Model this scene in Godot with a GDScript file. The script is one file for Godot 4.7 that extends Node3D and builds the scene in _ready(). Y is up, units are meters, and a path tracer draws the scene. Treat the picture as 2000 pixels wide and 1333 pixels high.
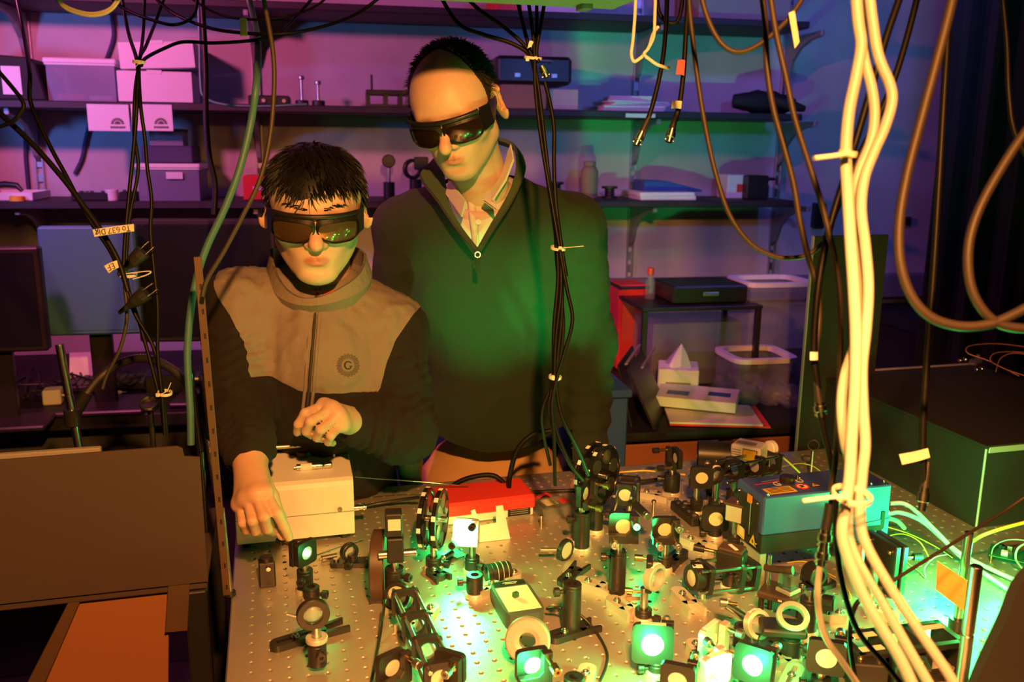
extends Node3D
# A dark optics laboratory: two men in goggles behind a perforated metal table full of laser optics.
const F := 1750.0                       # focal length in pixels of a 2000 x 1333 frame
const CAM := Vector3(0, 1.62, 0)
const TY := 0.91                        # height of the optical table top
const TYAW := 0.2653                    # turn of the table
const RYAW := 0.190                     # turn of the room
var cam_basis := Basis(Vector3.RIGHT, -deg_to_rad(12.4)) * Basis(Vector3.BACK, deg_to_rad(0.6))
var M := {}
var taken := {}
var rng := RandomNumberGenerator.new()

func _ready():
	rng.seed = 7
	# ---- camera
	var cam := Camera3D.new()
	cam.name = "camera"
	cam.transform = Transform3D(cam_basis, CAM)
	var at := CameraAttributesPhysical.new()
	at.frustum_focal_length = 31.5
	at.frustum_focus_distance = 1.5
	at.exposure_aperture = 5.6
	at.frustum_near = 0.05
	at.frustum_far = 60.0
	cam.attributes = at
	add_child(cam)
	cam.fov = rad_to_deg(2.0 * atan(666.5 / F))
	cam.current = true
	# ---- environment: a closed dark room
	var we := WorldEnvironment.new()
	we.name = "world_environment"
	var e := Environment.new()
	e.background_mode = Environment.BG_COLOR
	e.background_color = Color(0, 0, 0)
	e.tonemap_mode = Environment.TONE_MAPPER_LINEAR
	e.tonemap_exposure = 1.0
	e.sdfgi_enabled = true
	e.ssao_enabled = true
	e.ssil_enabled = true
	we.environment = e
	add_child(we)
	# ---- lamps
	var key := SpotLight3D.new()
	key.name = "warm_key"
	key.position = Vector3(0.14, 2.16, 0.08)
	key.light_color = Color(1.0, 0.375, 0.085).linear_to_srgb()
	key.light_energy = 5.4
	key.light_size = 0.03
	key.spot_angle = 37.0
	key.spot_angle_attenuation = 0.5
	key.spot_range = 12.0
	key.spot_attenuation = 2.0
	key.shadow_enabled = true
	add_child(key)
	key.look_at_from_position(key.position, Vector3(-0.04, 0.95, -1.30))
	var task := key.duplicate()            # second warm lamp over the front of the table
	task.name = "warm_task"
	task.light_energy = 3.4
	task.spot_angle = 30.0
	task.spot_angle_attenuation = 0.9
	add_child(task)
	task.look_at_from_position(Vector3(0.10, 1.95, -0.25), Vector3(0.24, 0.91, -0.95))
	# coloured lamps above and beside the frame that wash the back wall
	for q in [["pink_wall", Vector3(-1.28, 2.18, -1.85), Color(1.0, 0.14, 0.40), 1.55, Vector3(-0.7, 1.75, -3.3), 72.0], ["violet_wall", Vector3(0.70, 2.46, -2.35), Color(0.42, 0.14, 1.0), 0.10, Vector3(0.6, 1.7, -3.6), 62.0],
			["blue_left", Vector3(-1.72, 1.78, -2.2), Color(0.10, 0.25, 1.0), 0.42, Vector3(-0.6, 1.80, -3.2), 54.0], ["blue_right", Vector3(1.15, 2.45, -2.55), Color(0.16, 0.16, 1.0), 0.32, Vector3(0.8, 1.7, -3.6), 62.0], ["blue_front", Vector3(0.80, 2.02, -1.35), Color(0.12, 0.25, 1.0), 0.8, Vector3(0.72, 1.75, -3.5), 26.0]]:
		var w := SpotLight3D.new()
		w.name = q[0]
		w.light_color = q[2].linear_to_srgb()
		w.light_energy = q[3]
		w.light_size = 0.05
		w.spot_angle = q[5]
		w.spot_angle_attenuation = 0.35
		w.spot_range = 12.0
		w.spot_attenuation = 2.0
		w.shadow_enabled = true
		add_child(w)
		w.look_at_from_position(q[1], q[4])
	# laser scatter: each glow is a small bright spot on an optic
	for g in glows:
		var gp: Vector3 = on_table(g[0], g[1], g[2])
		lamp("laser_scatter", gp, Color(0.02, 1.0, 0.16), g[3], 0.012)
	for q in [[1290, 1268, 1110, 2.0], [1045, 1310, 940, 1.6], [1262, 1040, 1330, 1.0]]:   # laser light thrown up from two bright front mounts
		var beam := SpotLight3D.new()
		beam.name = "laser_reflection"
		beam.light_color = Color(0.02, 1.0, 0.16).linear_to_srgb()
		beam.light_energy = q[3]
		beam.light_size = 0.012
		beam.spot_angle = 11.0
		beam.spot_angle_attenuation = 1.0
		beam.spot_range = 12.0
		beam.spot_attenuation = 2.0
		beam.shadow_enabled = true
		add_child(beam, true)
		beam.look_at_from_position(on_table(q[0], q[1], 0.085), pt(q[2], 600, 1.85) if q[2] < 1200 else pt(1320, 230, 3.3))
		if q[2] > 1200:
			beam.spot_angle = 16.0
	var down := SpotLight3D.new()          # the washed-out mount throws light down on the table
	down.name = "laser_reflection"
	down.light_color = Color(0.02, 1.0, 0.16).linear_to_srgb()
	down.light_energy = 0.10
	down.light_size = 0.012
	down.spot_angle = 34.0
	down.spot_angle_attenuation = 0.6
	down.shadow_enabled = true
	add_child(down, true)
	down.look_at_from_position(on_table(906, 1056, 0.075), on_table(896, 1205))
	materials()
	room()
	table()
	shelves()
	benches()
	equipment()
	optics()
	people()
	cables()

# px, py of the table point below, height above table, energy
var glows := [
	[862, 1045, 0.030, 0.010], [1862, 1120, 0.060, 0.16], [1960, 1100, 0.05, 0.012], [1905, 1072, 0.12, 0.06], [1258, 1052, 0.055, 0.006], [1446, 1092, 0.06, 0.005], [1560, 1250, 0.06, 0.005],
]

func lamp(n: String, p: Vector3, c: Color, en: float, size: float):
	var l := OmniLight3D.new()
	l.name = n
	l.position = p
	l.light_color = c.linear_to_srgb()
	l.light_energy = en
	l.light_size = size
	l.omni_range = 12.0
	l.omni_attenuation = 2.0
	l.shadow_enabled = true
	add_child(l, true)
	return l

# ------------------------------------------------------------------ placing
func ray(px: float, py: float) -> Vector3:
	return cam_basis * Vector3((px - 1000.0) / F, -(py - 666.5) / F, -1.0)

func pt(px: float, py: float, d: float) -> Vector3:      # a point at depth d in front of the lens
	return CAM + ray(px, py) * d

func on_y(px: float, py: float, y: float) -> Vector3:
	var r := ray(px, py)
	return CAM + r * ((y - CAM.y) / r.y)

func on_table(px: float, py: float, h := 0.0) -> Vector3:
	return on_y(px, py, TY + h)

func on_wall(px: float, py: float, off: float) -> Vector3:   # on a plane parallel to the back wall, off metres in front of it
	var r := ray(px, py)
	var nrm := Vector3(sin(RYAW), 0, cos(RYAW))
	var p0 := wall_o + nrm * off
	return CAM + r * ((p0 - CAM).dot(nrm) / r.dot(nrm))
var wall_o := Vector3(-0.35, 0, -3.42)

func height_to(base: Vector3, py: float) -> float:          # how high above base a point must be to show at row py
	var v := cam_basis.inverse() * (base - CAM)
	var u := cam_basis.inverse() * Vector3.UP
	var k := (666.5 - py) / F
	return (-k * v.z - v.y) / (u.y + k * u.z)

func numbered(n: String) -> String:
	taken[n] = taken.get(n, 0) + 1
	return n if taken[n] == 1 else "%s_%03d" % [n, taken[n] - 1]

func thing(called: String, label: String, category: String, at := Vector3.ZERO, turn := 0.0, group := "") -> Node3D:
	var o := Node3D.new()
	o.name = numbered(called)
	add_child(o)
	o.position = at
	o.rotation.y = turn
	tag(o, label, category, group)
	return o

func tag(o: Node, label: String, category: String, group := ""):
	o.set_meta("label", label)
	o.set_meta("category", category)
	if group != "":
		o.set_meta("group", group)

func part(called: String, mb, mat: Material, parent: Node, label := "") -> MeshInstance3D:
	var o := MeshInstance3D.new()
	o.name = called
	o.mesh = mb.mesh() if mb is MB else mb
	o.material_override = null
	for i in o.mesh.get_surface_count():
		o.set_surface_override_material(i, mat)
	parent.add_child(o, true)
	if label != "":
		o.set_meta("label", label)
	return o

func solo(called: String, mb, mat: Material, label: String, category: String, at := Vector3.ZERO, turn := 0.0, group := "") -> MeshInstance3D:
	var o := part(numbered(called), mb, mat, self)
	o.position = at
	o.rotation.y = turn
	tag(o, label, category, group)
	return o

func struct(called: String, mb, mat: Material, at := Vector3.ZERO, turn := 0.0) -> MeshInstance3D:
	var o := part(called, mb, mat, self)
	o.position = at
	o.rotation.y = turn
	o.set_meta("kind", "structure")
	return o

# ------------------------------------------------------------------ mesh builder
class MB:
	var v := PackedVector3Array()
	var n := PackedVector3Array()
	var c := PackedColorArray()
	var u := PackedVector2Array()
	var col := Color.WHITE
	var xf := Transform3D.IDENTITY
	var colored := false
	var uvd := false

	func tri(a: Vector3, b: Vector3, d: Vector3, na: Vector3, nb: Vector3, nd: Vector3):
		var g := (b - a).cross(d - a)
		if g.dot(na + nb + nd) > 0.0:
			var t := b
			b = d
			d = t
			t = nb
			nb = nd
			nd = t
		v.append(xf * a); v.append(xf * b); v.append(xf * d)
		n.append(xf.basis * na); n.append(xf.basis * nb); n.append(xf.basis * nd)
		if colored:
			c.append(col); c.append(col); c.append(col)

	func quad(a, b, d, e, na, nb, nd, ne):
		tri(a, b, d, na, nb, nd)
		tri(a, d, e, na, nd, ne)

	func flat(a, b, d, e, nn: Vector3):
		quad(a, b, d, e, nn, nn, nn, nn)

	func poly(pts: Array, nn: Vector3):
		for i in range(1, pts.size() - 1):
			tri(pts[0], pts[i], pts[i + 1], nn, nn, nn)

	# box with chamfered edges
	func box(ctr: Vector3, size: Vector3, bev := 0.0, b := Basis.IDENTITY):
		var h := size * 0.5
		bev = minf(bev, minf(h.x, minf(h.y, h.z)) * 0.9)
		var old := xf
		xf = xf * Transform3D(b, ctr)
		var i := h - Vector3.ONE * bev
		for ax in 3:
			var a1 := (ax + 1) % 3
			var a2 := (ax + 2) % 3
			for s in [-1.0, 1.0]:
				var nn := Vector3.ZERO
				nn[ax] = s
				var q := []
				for k in [[-1, -1], [1, -1], [1, 1], [-1, 1]]:
					var p := Vector3.ZERO
					p[ax] = s * h[ax]
					p[a1] = k[0] * i[a1]
					p[a2] = k[1] * i[a2]
					q.append(p)
				flat(q[0], q[1], q[2], q[3], nn)
			if bev > 0.0:
				for s1 in [-1.0, 1.0]:
					for s2 in [-1.0, 1.0]:
						var pa := Vector3.ZERO
						var pb := Vector3.ZERO
						var n1 := Vector3.ZERO
						var n2 := Vector3.ZERO
						pa[a1] = s1 * h[a1]; pa[a2] = s2 * i[a2]; pa[ax] = -i[ax]
						pb[a1] = s1 * i[a1]; pb[a2] = s2 * h[a2]; pb[ax] = -i[ax]
						n1[a1] = s1 * 0.8; n1[a2] = s2 * 0.6
						n2[a1] = s1 * 0.6; n2[a2] = s2 * 0.8
						var pa2 := pa
						pa2[ax] = i[ax]
						var pb2 := pb
						pb2[ax] = i[ax]
						quad(pa, pa2, pb2, pb, n1, n1, n2, n2)
		if bev > 0.0:
			for sx in [-1.0, 1.0]:
				for sy in [-1.0, 1.0]:
					for sz in [-1.0, 1.0]:
						var nn := Vector3(sx, sy, sz).normalized()
						tri(Vector3(sx * h.x, sy * i.y, sz * i.z), Vector3(sx * i.x, sy * h.y, sz * i.z), Vector3(sx * i.x, sy * i.y, sz * h.z), nn, nn, nn)
		xf = old

	static func frame(dir: Vector3) -> Basis:    # y axis along dir
		var y := dir.normalized()
		var s := Vector3.RIGHT if absf(y.x) < 0.9 else Vector3.FORWARD
		var z := s.cross(y).normalized()
		return Basis(y.cross(z), y, z)

	# surface of revolution: prof = [Vector2(radius, along)...] on the axis from o along dir
	func lathe(prof: Array, o := Vector3.ZERO, dir := Vector3.UP, seg := 20, smooth := false):
		var b := frame(dir)
		var cs := []
		for k in seg + 1:
			var a := TAU * k / seg
			cs.append(b.x * cos(a) + b.z * sin(a))
		var ns := []
		for i in prof.size() - 1:
			var t: Vector2 = prof[i + 1] - prof[i]
			ns.append(Vector2(t.y, -t.x).normalized())
		for i in prof.size() - 1:
			var p: Vector2 = prof[i]
			var q: Vector2 = prof[i + 1]
			if p.is_equal_approx(q):
				continue
			var np: Vector2 = ns[i]
			var nq: Vector2 = ns[i]
			if smooth:
				if i > 0:
					np = (ns[i] + ns[i - 1]).normalized()
				if i < ns.size() - 1:
					nq = (ns[i] + ns[i + 1]).normalized()
			for k in seg:
				var c0: Vector3 = cs[k]
				var c1: Vector3 = cs[k + 1]
				var a0 := o + c0 * p.x + b.y * p.y
				var a1 := o + c1 * p.x + b.y * p.y
				var b0 := o + c0 * q.x + b.y * q.y
				var b1 := o + c1 * q.x + b.y * q.y
				var n0p := c0 * np.x + b.y * np.y
				var n1p := c1 * np.x + b.y * np.y
				var n0q := c0 * nq.x + b.y * nq.y
				var n1q := c1 * nq.x + b.y * nq.y
				if p.x > 1e-6:
					tri(a0, a1, b1, n0p, n1p, n1q)
				if q.x > 1e-6:
					tri(a0, b1, b0, n0p, n1q, n0q)

	func cyl(a: Vector3, b: Vector3, r: float, seg := 16, bev := 0.0, r2 := -1.0):
		var l := (b - a).length()
		if r2 < 0.0:
			r2 = r
		bev = minf(bev, minf(r, l * 0.5) * 0.8)
		if bev > 0.0:
			lathe([Vector2(0, 0), Vector2(r - bev, 0), Vector2(r, bev), Vector2(r2, l - bev), Vector2(r2 - bev, l), Vector2(0, l)], a, b - a, seg)
		else:
			lathe([Vector2(0, 0), Vector2(r, 0), Vector2(r2, l), Vector2(0, l)], a, b - a, seg)

	# hollow ring (outer ro, inner ri, length t) centred on o
	func ring(o: Vector3, dir: Vector3, ro: float, ri: float, t: float, seg := 28, bev := 0.0008):
		var h := t * 0.5
		lathe([Vector2(ri, -h), Vector2(ro - bev, -h), Vector2(ro, -h + bev), Vector2(ro, h - bev), Vector2(ro - bev, h), Vector2(ri, h), Vector2(ri, -h)], o, dir, seg)

	func ball(o: Vector3, r: Vector3, seg := 16, rows := 10, b := Basis.IDENTITY):
		for i in rows:
			for k in seg:
				var q := []
				for w in [[i, k], [i + 1, k], [i + 1, k + 1], [i, k + 1]]:
					var th: float = PI * w[0] / rows
					var ph: float = TAU * w[1] / seg
					q.append(Vector3(sin(th) * cos(ph), cos(th), sin(th) * sin(ph)))
				var p := []
				var nn := []
				for w in q:
					p.append(o + b * (w * r))
					nn.append((b * (w / r)).normalized())
				if i > 0:
					tri(p[0], p[1], p[3], nn[0], nn[1], nn[3])
				if i < rows - 1:
					tri(p[1], p[2], p[3], nn[1], nn[2], nn[3])

	# swept tube along a polyline of points; rad may be a number or an array
	func tube(pts: Array, rad, seg := 8, caps := true, flatten := 1.0):
		var m := pts.size()
		var ref := Vector3.UP
		var t0: Vector3 = (pts[1] - pts[0]).normalized()
		if absf(t0.dot(ref)) > 0.9:
			ref = Vector3.RIGHT
		var side := t0.cross(ref).normalized()
		var rows := []
		var nrm := []
		for i in m:
			var t: Vector3 = (pts[mini(i + 1, m - 1)] - pts[maxi(i - 1, 0)]).normalized()
			side = (side - t * side.dot(t)).normalized()
			var up := t.cross(side)
			var r: float = rad[i] if rad is Array else rad
			var ro := []
			var rn := []
			for k in seg + 1:
				var a := TAU * k / seg
				var dd := side * cos(a) + up * sin(a)
				rn.append(dd)
				ro.append(pts[i] + side * cos(a) * r + up * sin(a) * r * flatten)
			rows.append(ro)
			nrm.append(rn)
		for i in m - 1:
			for k in seg:
				quad(rows[i][k], rows[i][k + 1], rows[i + 1][k + 1], rows[i + 1][k], nrm[i][k], nrm[i][k + 1], nrm[i + 1][k + 1], nrm[i + 1][k])
		if caps:
			for s in [0, m - 1]:
				var nn: Vector3 = (pts[0] - pts[1]).normalized() if s == 0 else (pts[m - 1] - pts[m - 2]).normalized()
				for k in seg:
					tri(pts[s], rows[s][k], rows[s][k + 1], nn, nn, nn)

	# polygon in the xy plane of t, extruded by depth along its z (centred), with chamfer
	func prism(pl: PackedVector2Array, depth: float, t := Transform3D.IDENTITY, bev := 0.0):
		var old := xf
		xf = xf * t
		if Geometry2D.is_polygon_clockwise(pl):
			pl = pl.duplicate()
			pl.reverse()
		var h := depth * 0.5
		var m := pl.size()
		var ins := pl
		if bev > 0.0:
			var off := Geometry2D.offset_polygon(pl, -bev, Geometry2D.JOIN_MITER)
			if off.size() == 1 and off[0].size() == m:
				ins = PackedVector2Array()
				for i in m:                      # keep the order that matches pl
					var bd := 1e9
					var bq := Vector2.ZERO
					for q in off[0]:
						if q.distance_squared_to(pl[i]) < bd:
							bd = q.distance_squared_to(pl[i])
							bq = q
					ins.append(bq)
			else:
				bev = 0.0
		var idx := Geometry2D.triangulate_polygon(ins)
		for s in [-1.0, 1.0]:
			for k in range(0, idx.size(), 3):
				var a := ins[idx[k]]
				var b := ins[idx[k + 1]]
				var d := ins[idx[k + 2]]
				var nn := Vector3(0, 0, s)
				tri(Vector3(a.x, a.y, s * h), Vector3(b.x, b.y, s * h), Vector3(d.x, d.y, s * h), nn, nn, nn)
		var hb := h - bev
		for i in m:
			var a := pl[i]
			var b := pl[(i + 1) % m]
			var e := b - a
			var nn := Vector3(e.y, -e.x, 0).normalized()
			flat(Vector3(a.x, a.y, -hb), Vector3(b.x, b.y, -hb), Vector3(b.x, b.y, hb), Vector3(a.x, a.y, hb), nn)
			if bev > 0.0:
				var ia := ins[i]
				var ib := ins[(i + 1) % m]
				for s in [-1.0, 1.0]:
					var nb := (nn + Vector3(0, 0, s)).normalized()
					flat(Vector3(a.x, a.y, s * hb), Vector3(b.x, b.y, s * hb), Vector3(ib.x, ib.y, s * h), Vector3(ia.x, ia.y, s * h), nb)
		xf = old

	# ring-shaped plate: outer outline and inner outline with the same number of points
	func washer(outer: PackedVector2Array, inner: PackedVector2Array, depth: float, t := Transform3D.IDENTITY):
		var old := xf
		xf = xf * t
		var h := depth * 0.5
		var m := outer.size()
		for i in m:
			var j := (i + 1) % m
			for s in [-1.0, 1.0]:
				flat(Vector3(outer[i].x, outer[i].y, s * h), Vector3(outer[j].x, outer[j].y, s * h), Vector3(inner[j].x, inner[j].y, s * h), Vector3(inner[i].x, inner[i].y, s * h), Vector3(0, 0, s))
			var e := outer[j] - outer[i]
			flat(Vector3(outer[i].x, outer[i].y, -h), Vector3(outer[j].x, outer[j].y, -h), Vector3(outer[j].x, outer[j].y, h), Vector3(outer[i].x, outer[i].y, h), (Vector3(e.y, -e.x, 0).normalized()) * (1.0 if (Vector2(e.y, -e.x)).dot(outer[i]) > 0 else -1.0))
			e = inner[j] - inner[i]
			var nn := Vector3(e.y, -e.x, 0).normalized()
			if Vector2(nn.x, nn.y).dot(inner[i] - (outer[i])) < 0:
				nn = -nn
			flat(Vector3(inner[i].x, inner[i].y, -h), Vector3(inner[j].x, inner[j].y, -h), Vector3(inner[j].x, inner[j].y, h), Vector3(inner[i].x, inner[i].y, h), nn)
		xf = old

	func add(m: Mesh, t: Transform3D):
		for s in m.get_surface_count():
			var a := m.surface_get_arrays(s)
			var vv: PackedVector3Array = a[Mesh.ARRAY_VERTEX]
			var nn: PackedVector3Array = a[Mesh.ARRAY_NORMAL]
			var ix: PackedInt32Array = a[Mesh.ARRAY_INDEX] if a[Mesh.ARRAY_INDEX] != null else PackedInt32Array(range(vv.size()))
			for i in ix:
				v.append(xf * (t * vv[i]))
				n.append((xf.basis * (t.basis * nn[i])).normalized())
				if colored:
					c.append(col)

	func mesh() -> ArrayMesh:
		var a := []
		a.resize(Mesh.ARRAY_MAX)
		a[Mesh.ARRAY_VERTEX] = v
		a[Mesh.ARRAY_NORMAL] = n
		if colored:
			a[Mesh.ARRAY_COLOR] = c
		if uvd:
			a[Mesh.ARRAY_TEX_UV] = u
		var m := ArrayMesh.new()
		if v.size():
			m.add_surface_from_arrays(Mesh.PRIMITIVE_TRIANGLES, a)
		return m

func rrect(w: float, h: float, r: float, seg := 4) -> PackedVector2Array:
	var p := PackedVector2Array()
	for q in [[1, 1, 0.0], [-1, 1, 0.5], [-1, -1, 1.0], [1, -1, 1.5]]:
		for k in seg + 1:
			var a: float = PI * (q[2] + 0.5 * k / seg)
			p.append(Vector2(q[0] * (w * 0.5 - r), q[1] * (h * 0.5 - r)) + Vector2(cos(a), sin(a)) * r)
	return p

func circle(r: float, m: int, o := Vector2.ZERO) -> PackedVector2Array:
	var p := PackedVector2Array()
	for k in m:
		p.append(o + Vector2(cos(TAU * k / m), sin(TAU * k / m)) * r)
	return p

func squircle(w: float, h: float, m: int, pw := 6.0) -> PackedVector2Array:   # rounded rectangle sampled by angle, m points
	var p := PackedVector2Array()
	for k in m:
		var a := TAU * k / m
		var cc := cos(a)
		var ss := sin(a)
		var k2 := pow(pow(absf(cc) / (w * 0.5), pw) + pow(absf(ss) / (h * 0.5), pw), -1.0 / pw)
		p.append(Vector2(cc, ss) * k2)
	return p

func smooth_path(ctrl: Array, per := 8) -> Array:       # Catmull-Rom through the points
	var out := []
	var m := ctrl.size()
	for i in m - 1:
		var p0: Vector3 = ctrl[maxi(i - 1, 0)]
		var p1: Vector3 = ctrl[i]
		var p2: Vector3 = ctrl[i + 1]
		var p3: Vector3 = ctrl[mini(i + 2, m - 1)]
		for k in per:
			out.append(p1.cubic_interpolate(p2, p0, p3, float(k) / per))
	out.append(ctrl[m - 1])
	return out

# ------------------------------------------------------------------ materials
func mat(key: String, c: Color, rough := 0.6, metal := 0.0) -> StandardMaterial3D:
	var m := StandardMaterial3D.new()
	m.resource_name = key
	m.albedo_color = c.linear_to_srgb()
	m.roughness = rough
	m.metallic = metal
	M[key] = m
	return m

func noise_tex(freq: float, lo: Color, hi: Color, size := 512, normal := false, bump := 4.0, sd := 1, octaves := 4) -> NoiseTexture2D:
	var t := NoiseTexture2D.new()
	t.width = size
	t.height = size
	t.seamless = true
	var nz := FastNoiseLite.new()
	nz.seed = sd
	nz.frequency = freq
	nz.fractal_octaves = octaves
	t.noise = nz
	if normal:
		t.as_normal_map = true
		t.bump_strength = bump
	else:
		var g := Gradient.new()
		g.set_color(0, lo)
		g.set_color(1, hi)
		t.color_ramp = g
	return t

func triplanar(m: StandardMaterial3D, scale: Vector3):
	m.uv1_triplanar = true
	m.uv1_scale = scale

func materials():
	mat("black", Color(0.020, 0.018, 0.017), 0.40, 0.0)           # black anodised aluminium
	mat("black_matte", Color(0.012, 0.011, 0.011), 0.75)
	mat("black_gloss", Color(0.012, 0.012, 0.013), 0.15)
	mat("rubber", Color(0.018, 0.017, 0.017), 0.5)
	mat("steel", Color(0.62, 0.60, 0.57), 0.28, 1.0)
	mat("steel_dull", Color(0.50, 0.49, 0.47), 0.42, 1.0)
	mat("alu", Color(0.64, 0.61, 0.56), 0.45, 0.45)               # clear anodised clamps
	mat("brass", Color(0.65, 0.45, 0.18), 0.3, 1.0)
	var t := mat("table_top", Color(0.62, 0.56, 0.50), 0.44, 0.7)
	t.roughness_texture = noise_tex(0.02, Color(0.75, 0.75, 0.75), Color(1, 1, 1), 512, false, 0, 5)
	t.normal_enabled = true
	t.normal_texture = noise_tex(0.25, Color.BLACK, Color.WHITE, 512, true, 3.0, 3, 3)
	t.normal_scale = 0.18
	triplanar(t, Vector3(3, 3, 3))
	mat("table_side", Color(0.03, 0.03, 0.03), 0.5)
	var w := mat("wall", Color(0.62, 0.61, 0.60), 0.85)
	w.albedo_texture = noise_tex(0.008, Color(0.88, 0.88, 0.88), Color(1, 1, 1), 512, false, 0, 9)
	triplanar(w, Vector3(0.6, 0.6, 0.6))
	mat("floor", Color(0.03, 0.03, 0.03), 0.6)
	mat("ceiling", Color(0.06, 0.06, 0.06), 0.9)
	mat("dark_wall", Color(0.02, 0.02, 0.02), 0.9)
	mat("shelf", Color(0.028, 0.022, 0.026), 0.6)
	mat("bracket", Color(0.30, 0.29, 0.30), 0.5, 0.3)
	mat("white", Color(0.78, 0.77, 0.74), 0.55)
	mat("white_paint", Color(0.80, 0.78, 0.74), 0.38)
	mat("paper", Color(0.80, 0.79, 0.76), 0.9)
	mat("card_grey", Color(0.30, 0.28, 0.25), 0.85)
	mat("cardboard", Color(0.35, 0.22, 0.12), 0.85)
	mat("red", Color(0.75, 0.045, 0.04), 0.4)
	mat("yellow", Color(0.85, 0.55, 0.03), 0.6)
	mat("orange", Color(0.8, 0.25, 0.03), 0.6)
	mat("blue", Color(0.03, 0.10, 0.35), 0.45)
	mat("blue_dark", Color(0.03, 0.04, 0.14), 0.6)
	mat("grey", Color(0.25, 0.25, 0.25), 0.6)
	mat("dark_grey", Color(0.07, 0.07, 0.07), 0.6)
	mat("cream", Color(0.72, 0.65, 0.45), 0.6)
	mat("wood", Color(0.33, 0.12, 0.05), 0.55)
	mat("plank", Color(0.10, 0.05, 0.028), 0.7)
	mat("hardboard", Color(0.072, 0.042, 0.036), 0.8)
	mat("bench_top", Color(0.008, 0.008, 0.009), 0.6)
	mat("stage_brown", Color(0.07, 0.038, 0.026), 0.45)
	mat("green_part", Color(0.03, 0.10, 0.04), 0.5)
	mat("sensor", Color(0.42, 0.42, 0.40), 0.45, 0.3)
	mat("cable_dark", Color(0.02, 0.018, 0.017), 0.4)
	mat("cable_white", Color(0.46, 0.45, 0.42), 0.45)
	mat("pcb", Color(0.02, 0.12, 0.05), 0.5)
	mat("label_peach", Color(0.78, 0.62, 0.48), 0.7)
	mat("coating", Color(0.25, 0.4, 0.4), 0.1, 0.8)
	var gs := mat("glass_solid", Color(0.95, 0.98, 0.96), 0.0)
	gs.refraction_enabled = true
	gs.refraction_scale = 0.05
	gs.albedo_color.a = 0.02
	mat("raceway", Color(0.22, 0.21, 0.26), 0.6)
	mat("rack", Color(0.42, 0.47, 0.33), 0.5)
	mat("white_post", Color(0.6, 0.52, 0.42), 0.6)
	mat("upright", Color(0.13, 0.075, 0.05), 0.5, 0.3)
	mat("drape", Color(0.008, 0.006, 0.005), 0.9)
	var gl := mat("glass", Color(0.85, 0.9, 0.9), 0.05)
	gl.transparency = BaseMaterial3D.TRANSPARENCY_ALPHA
	gl.albedo_color.a = 0.12
	var cp := mat("clear_plastic", Color(0.35, 0.36, 0.38), 0.3)
	cp.transparency = BaseMaterial3D.TRANSPARENCY_ALPHA
	cp.albedo_color.a = 0.22
	mat("mirror", Color(0.80, 0.82, 0.80), 0.35, 0.55)
	mat("optic", Color(0.70, 0.72, 0.62), 0.4, 0.25)
	mat("text_dark", Color(0.04, 0.035, 0.035), 0.8)
	mat("text_red", Color(0.75, 0.02, 0.03), 0.7)
	var gg := mat("laser_glow", Color(0.02, 0.3, 0.05), 0.5)
	gg.emission_enabled = true
	gg.emission = Color(0.62, 1.0, 0.74)
	gg.emission_energy_multiplier = 5.0

# ------------------------------------------------------------------ room
func rp(x: float, y: float, z: float) -> Vector3:          # room frame: x along the back wall, z out of it
	return wall_o + Basis(Vector3.UP, RYAW) * Vector3(x, y, z)

func slab(size: Vector3, bev := 0.0) -> MB:
	var b := MB.new()
	b.box(Vector3.ZERO, size, bev)
	return b

func room():
	struct("wall_back", slab(Vector3(7.2, 3.1, 0.15)), M.wall, rp(0.3, 1.55, -0.075), RYAW)
	struct("wall_left", slab(Vector3(0.15, 3.1, 6.2)), M.dark_wall, rp(-3.0, 1.55, 3.0), RYAW)
	struct("wall_right", slab(Vector3(0.15, 3.1, 6.2)), M.dark_wall, rp(3.6, 1.55, 3.0), RYAW)
	struct("wall_front", slab(Vector3(7.2, 3.1, 0.15)), M.dark_wall, rp(0.3, 1.55, 6.0), RYAW)
	struct("floor", slab(Vector3(7.2, 0.1, 6.4)), M.floor, rp(0.3, -0.05, 3.0), RYAW)
	struct("ceiling", slab(Vector3(7.2, 0.1, 6.4)), M.ceiling, rp(0.3, 3.1, 3.0), RYAW)

# ------------------------------------------------------------------ optical table
const TX0 := -0.083
const TX1 := 1.78
const TZ0 := -1.785
const TZ1 := -0.60
const PITCH := 0.0254

func tp(x: float, z: float, h := 0.0) -> Vector3:            # table frame
	return Basis(Vector3.UP, TYAW) * Vector3(x, 0, z) + Vector3(0, TY + h, 0)

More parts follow.
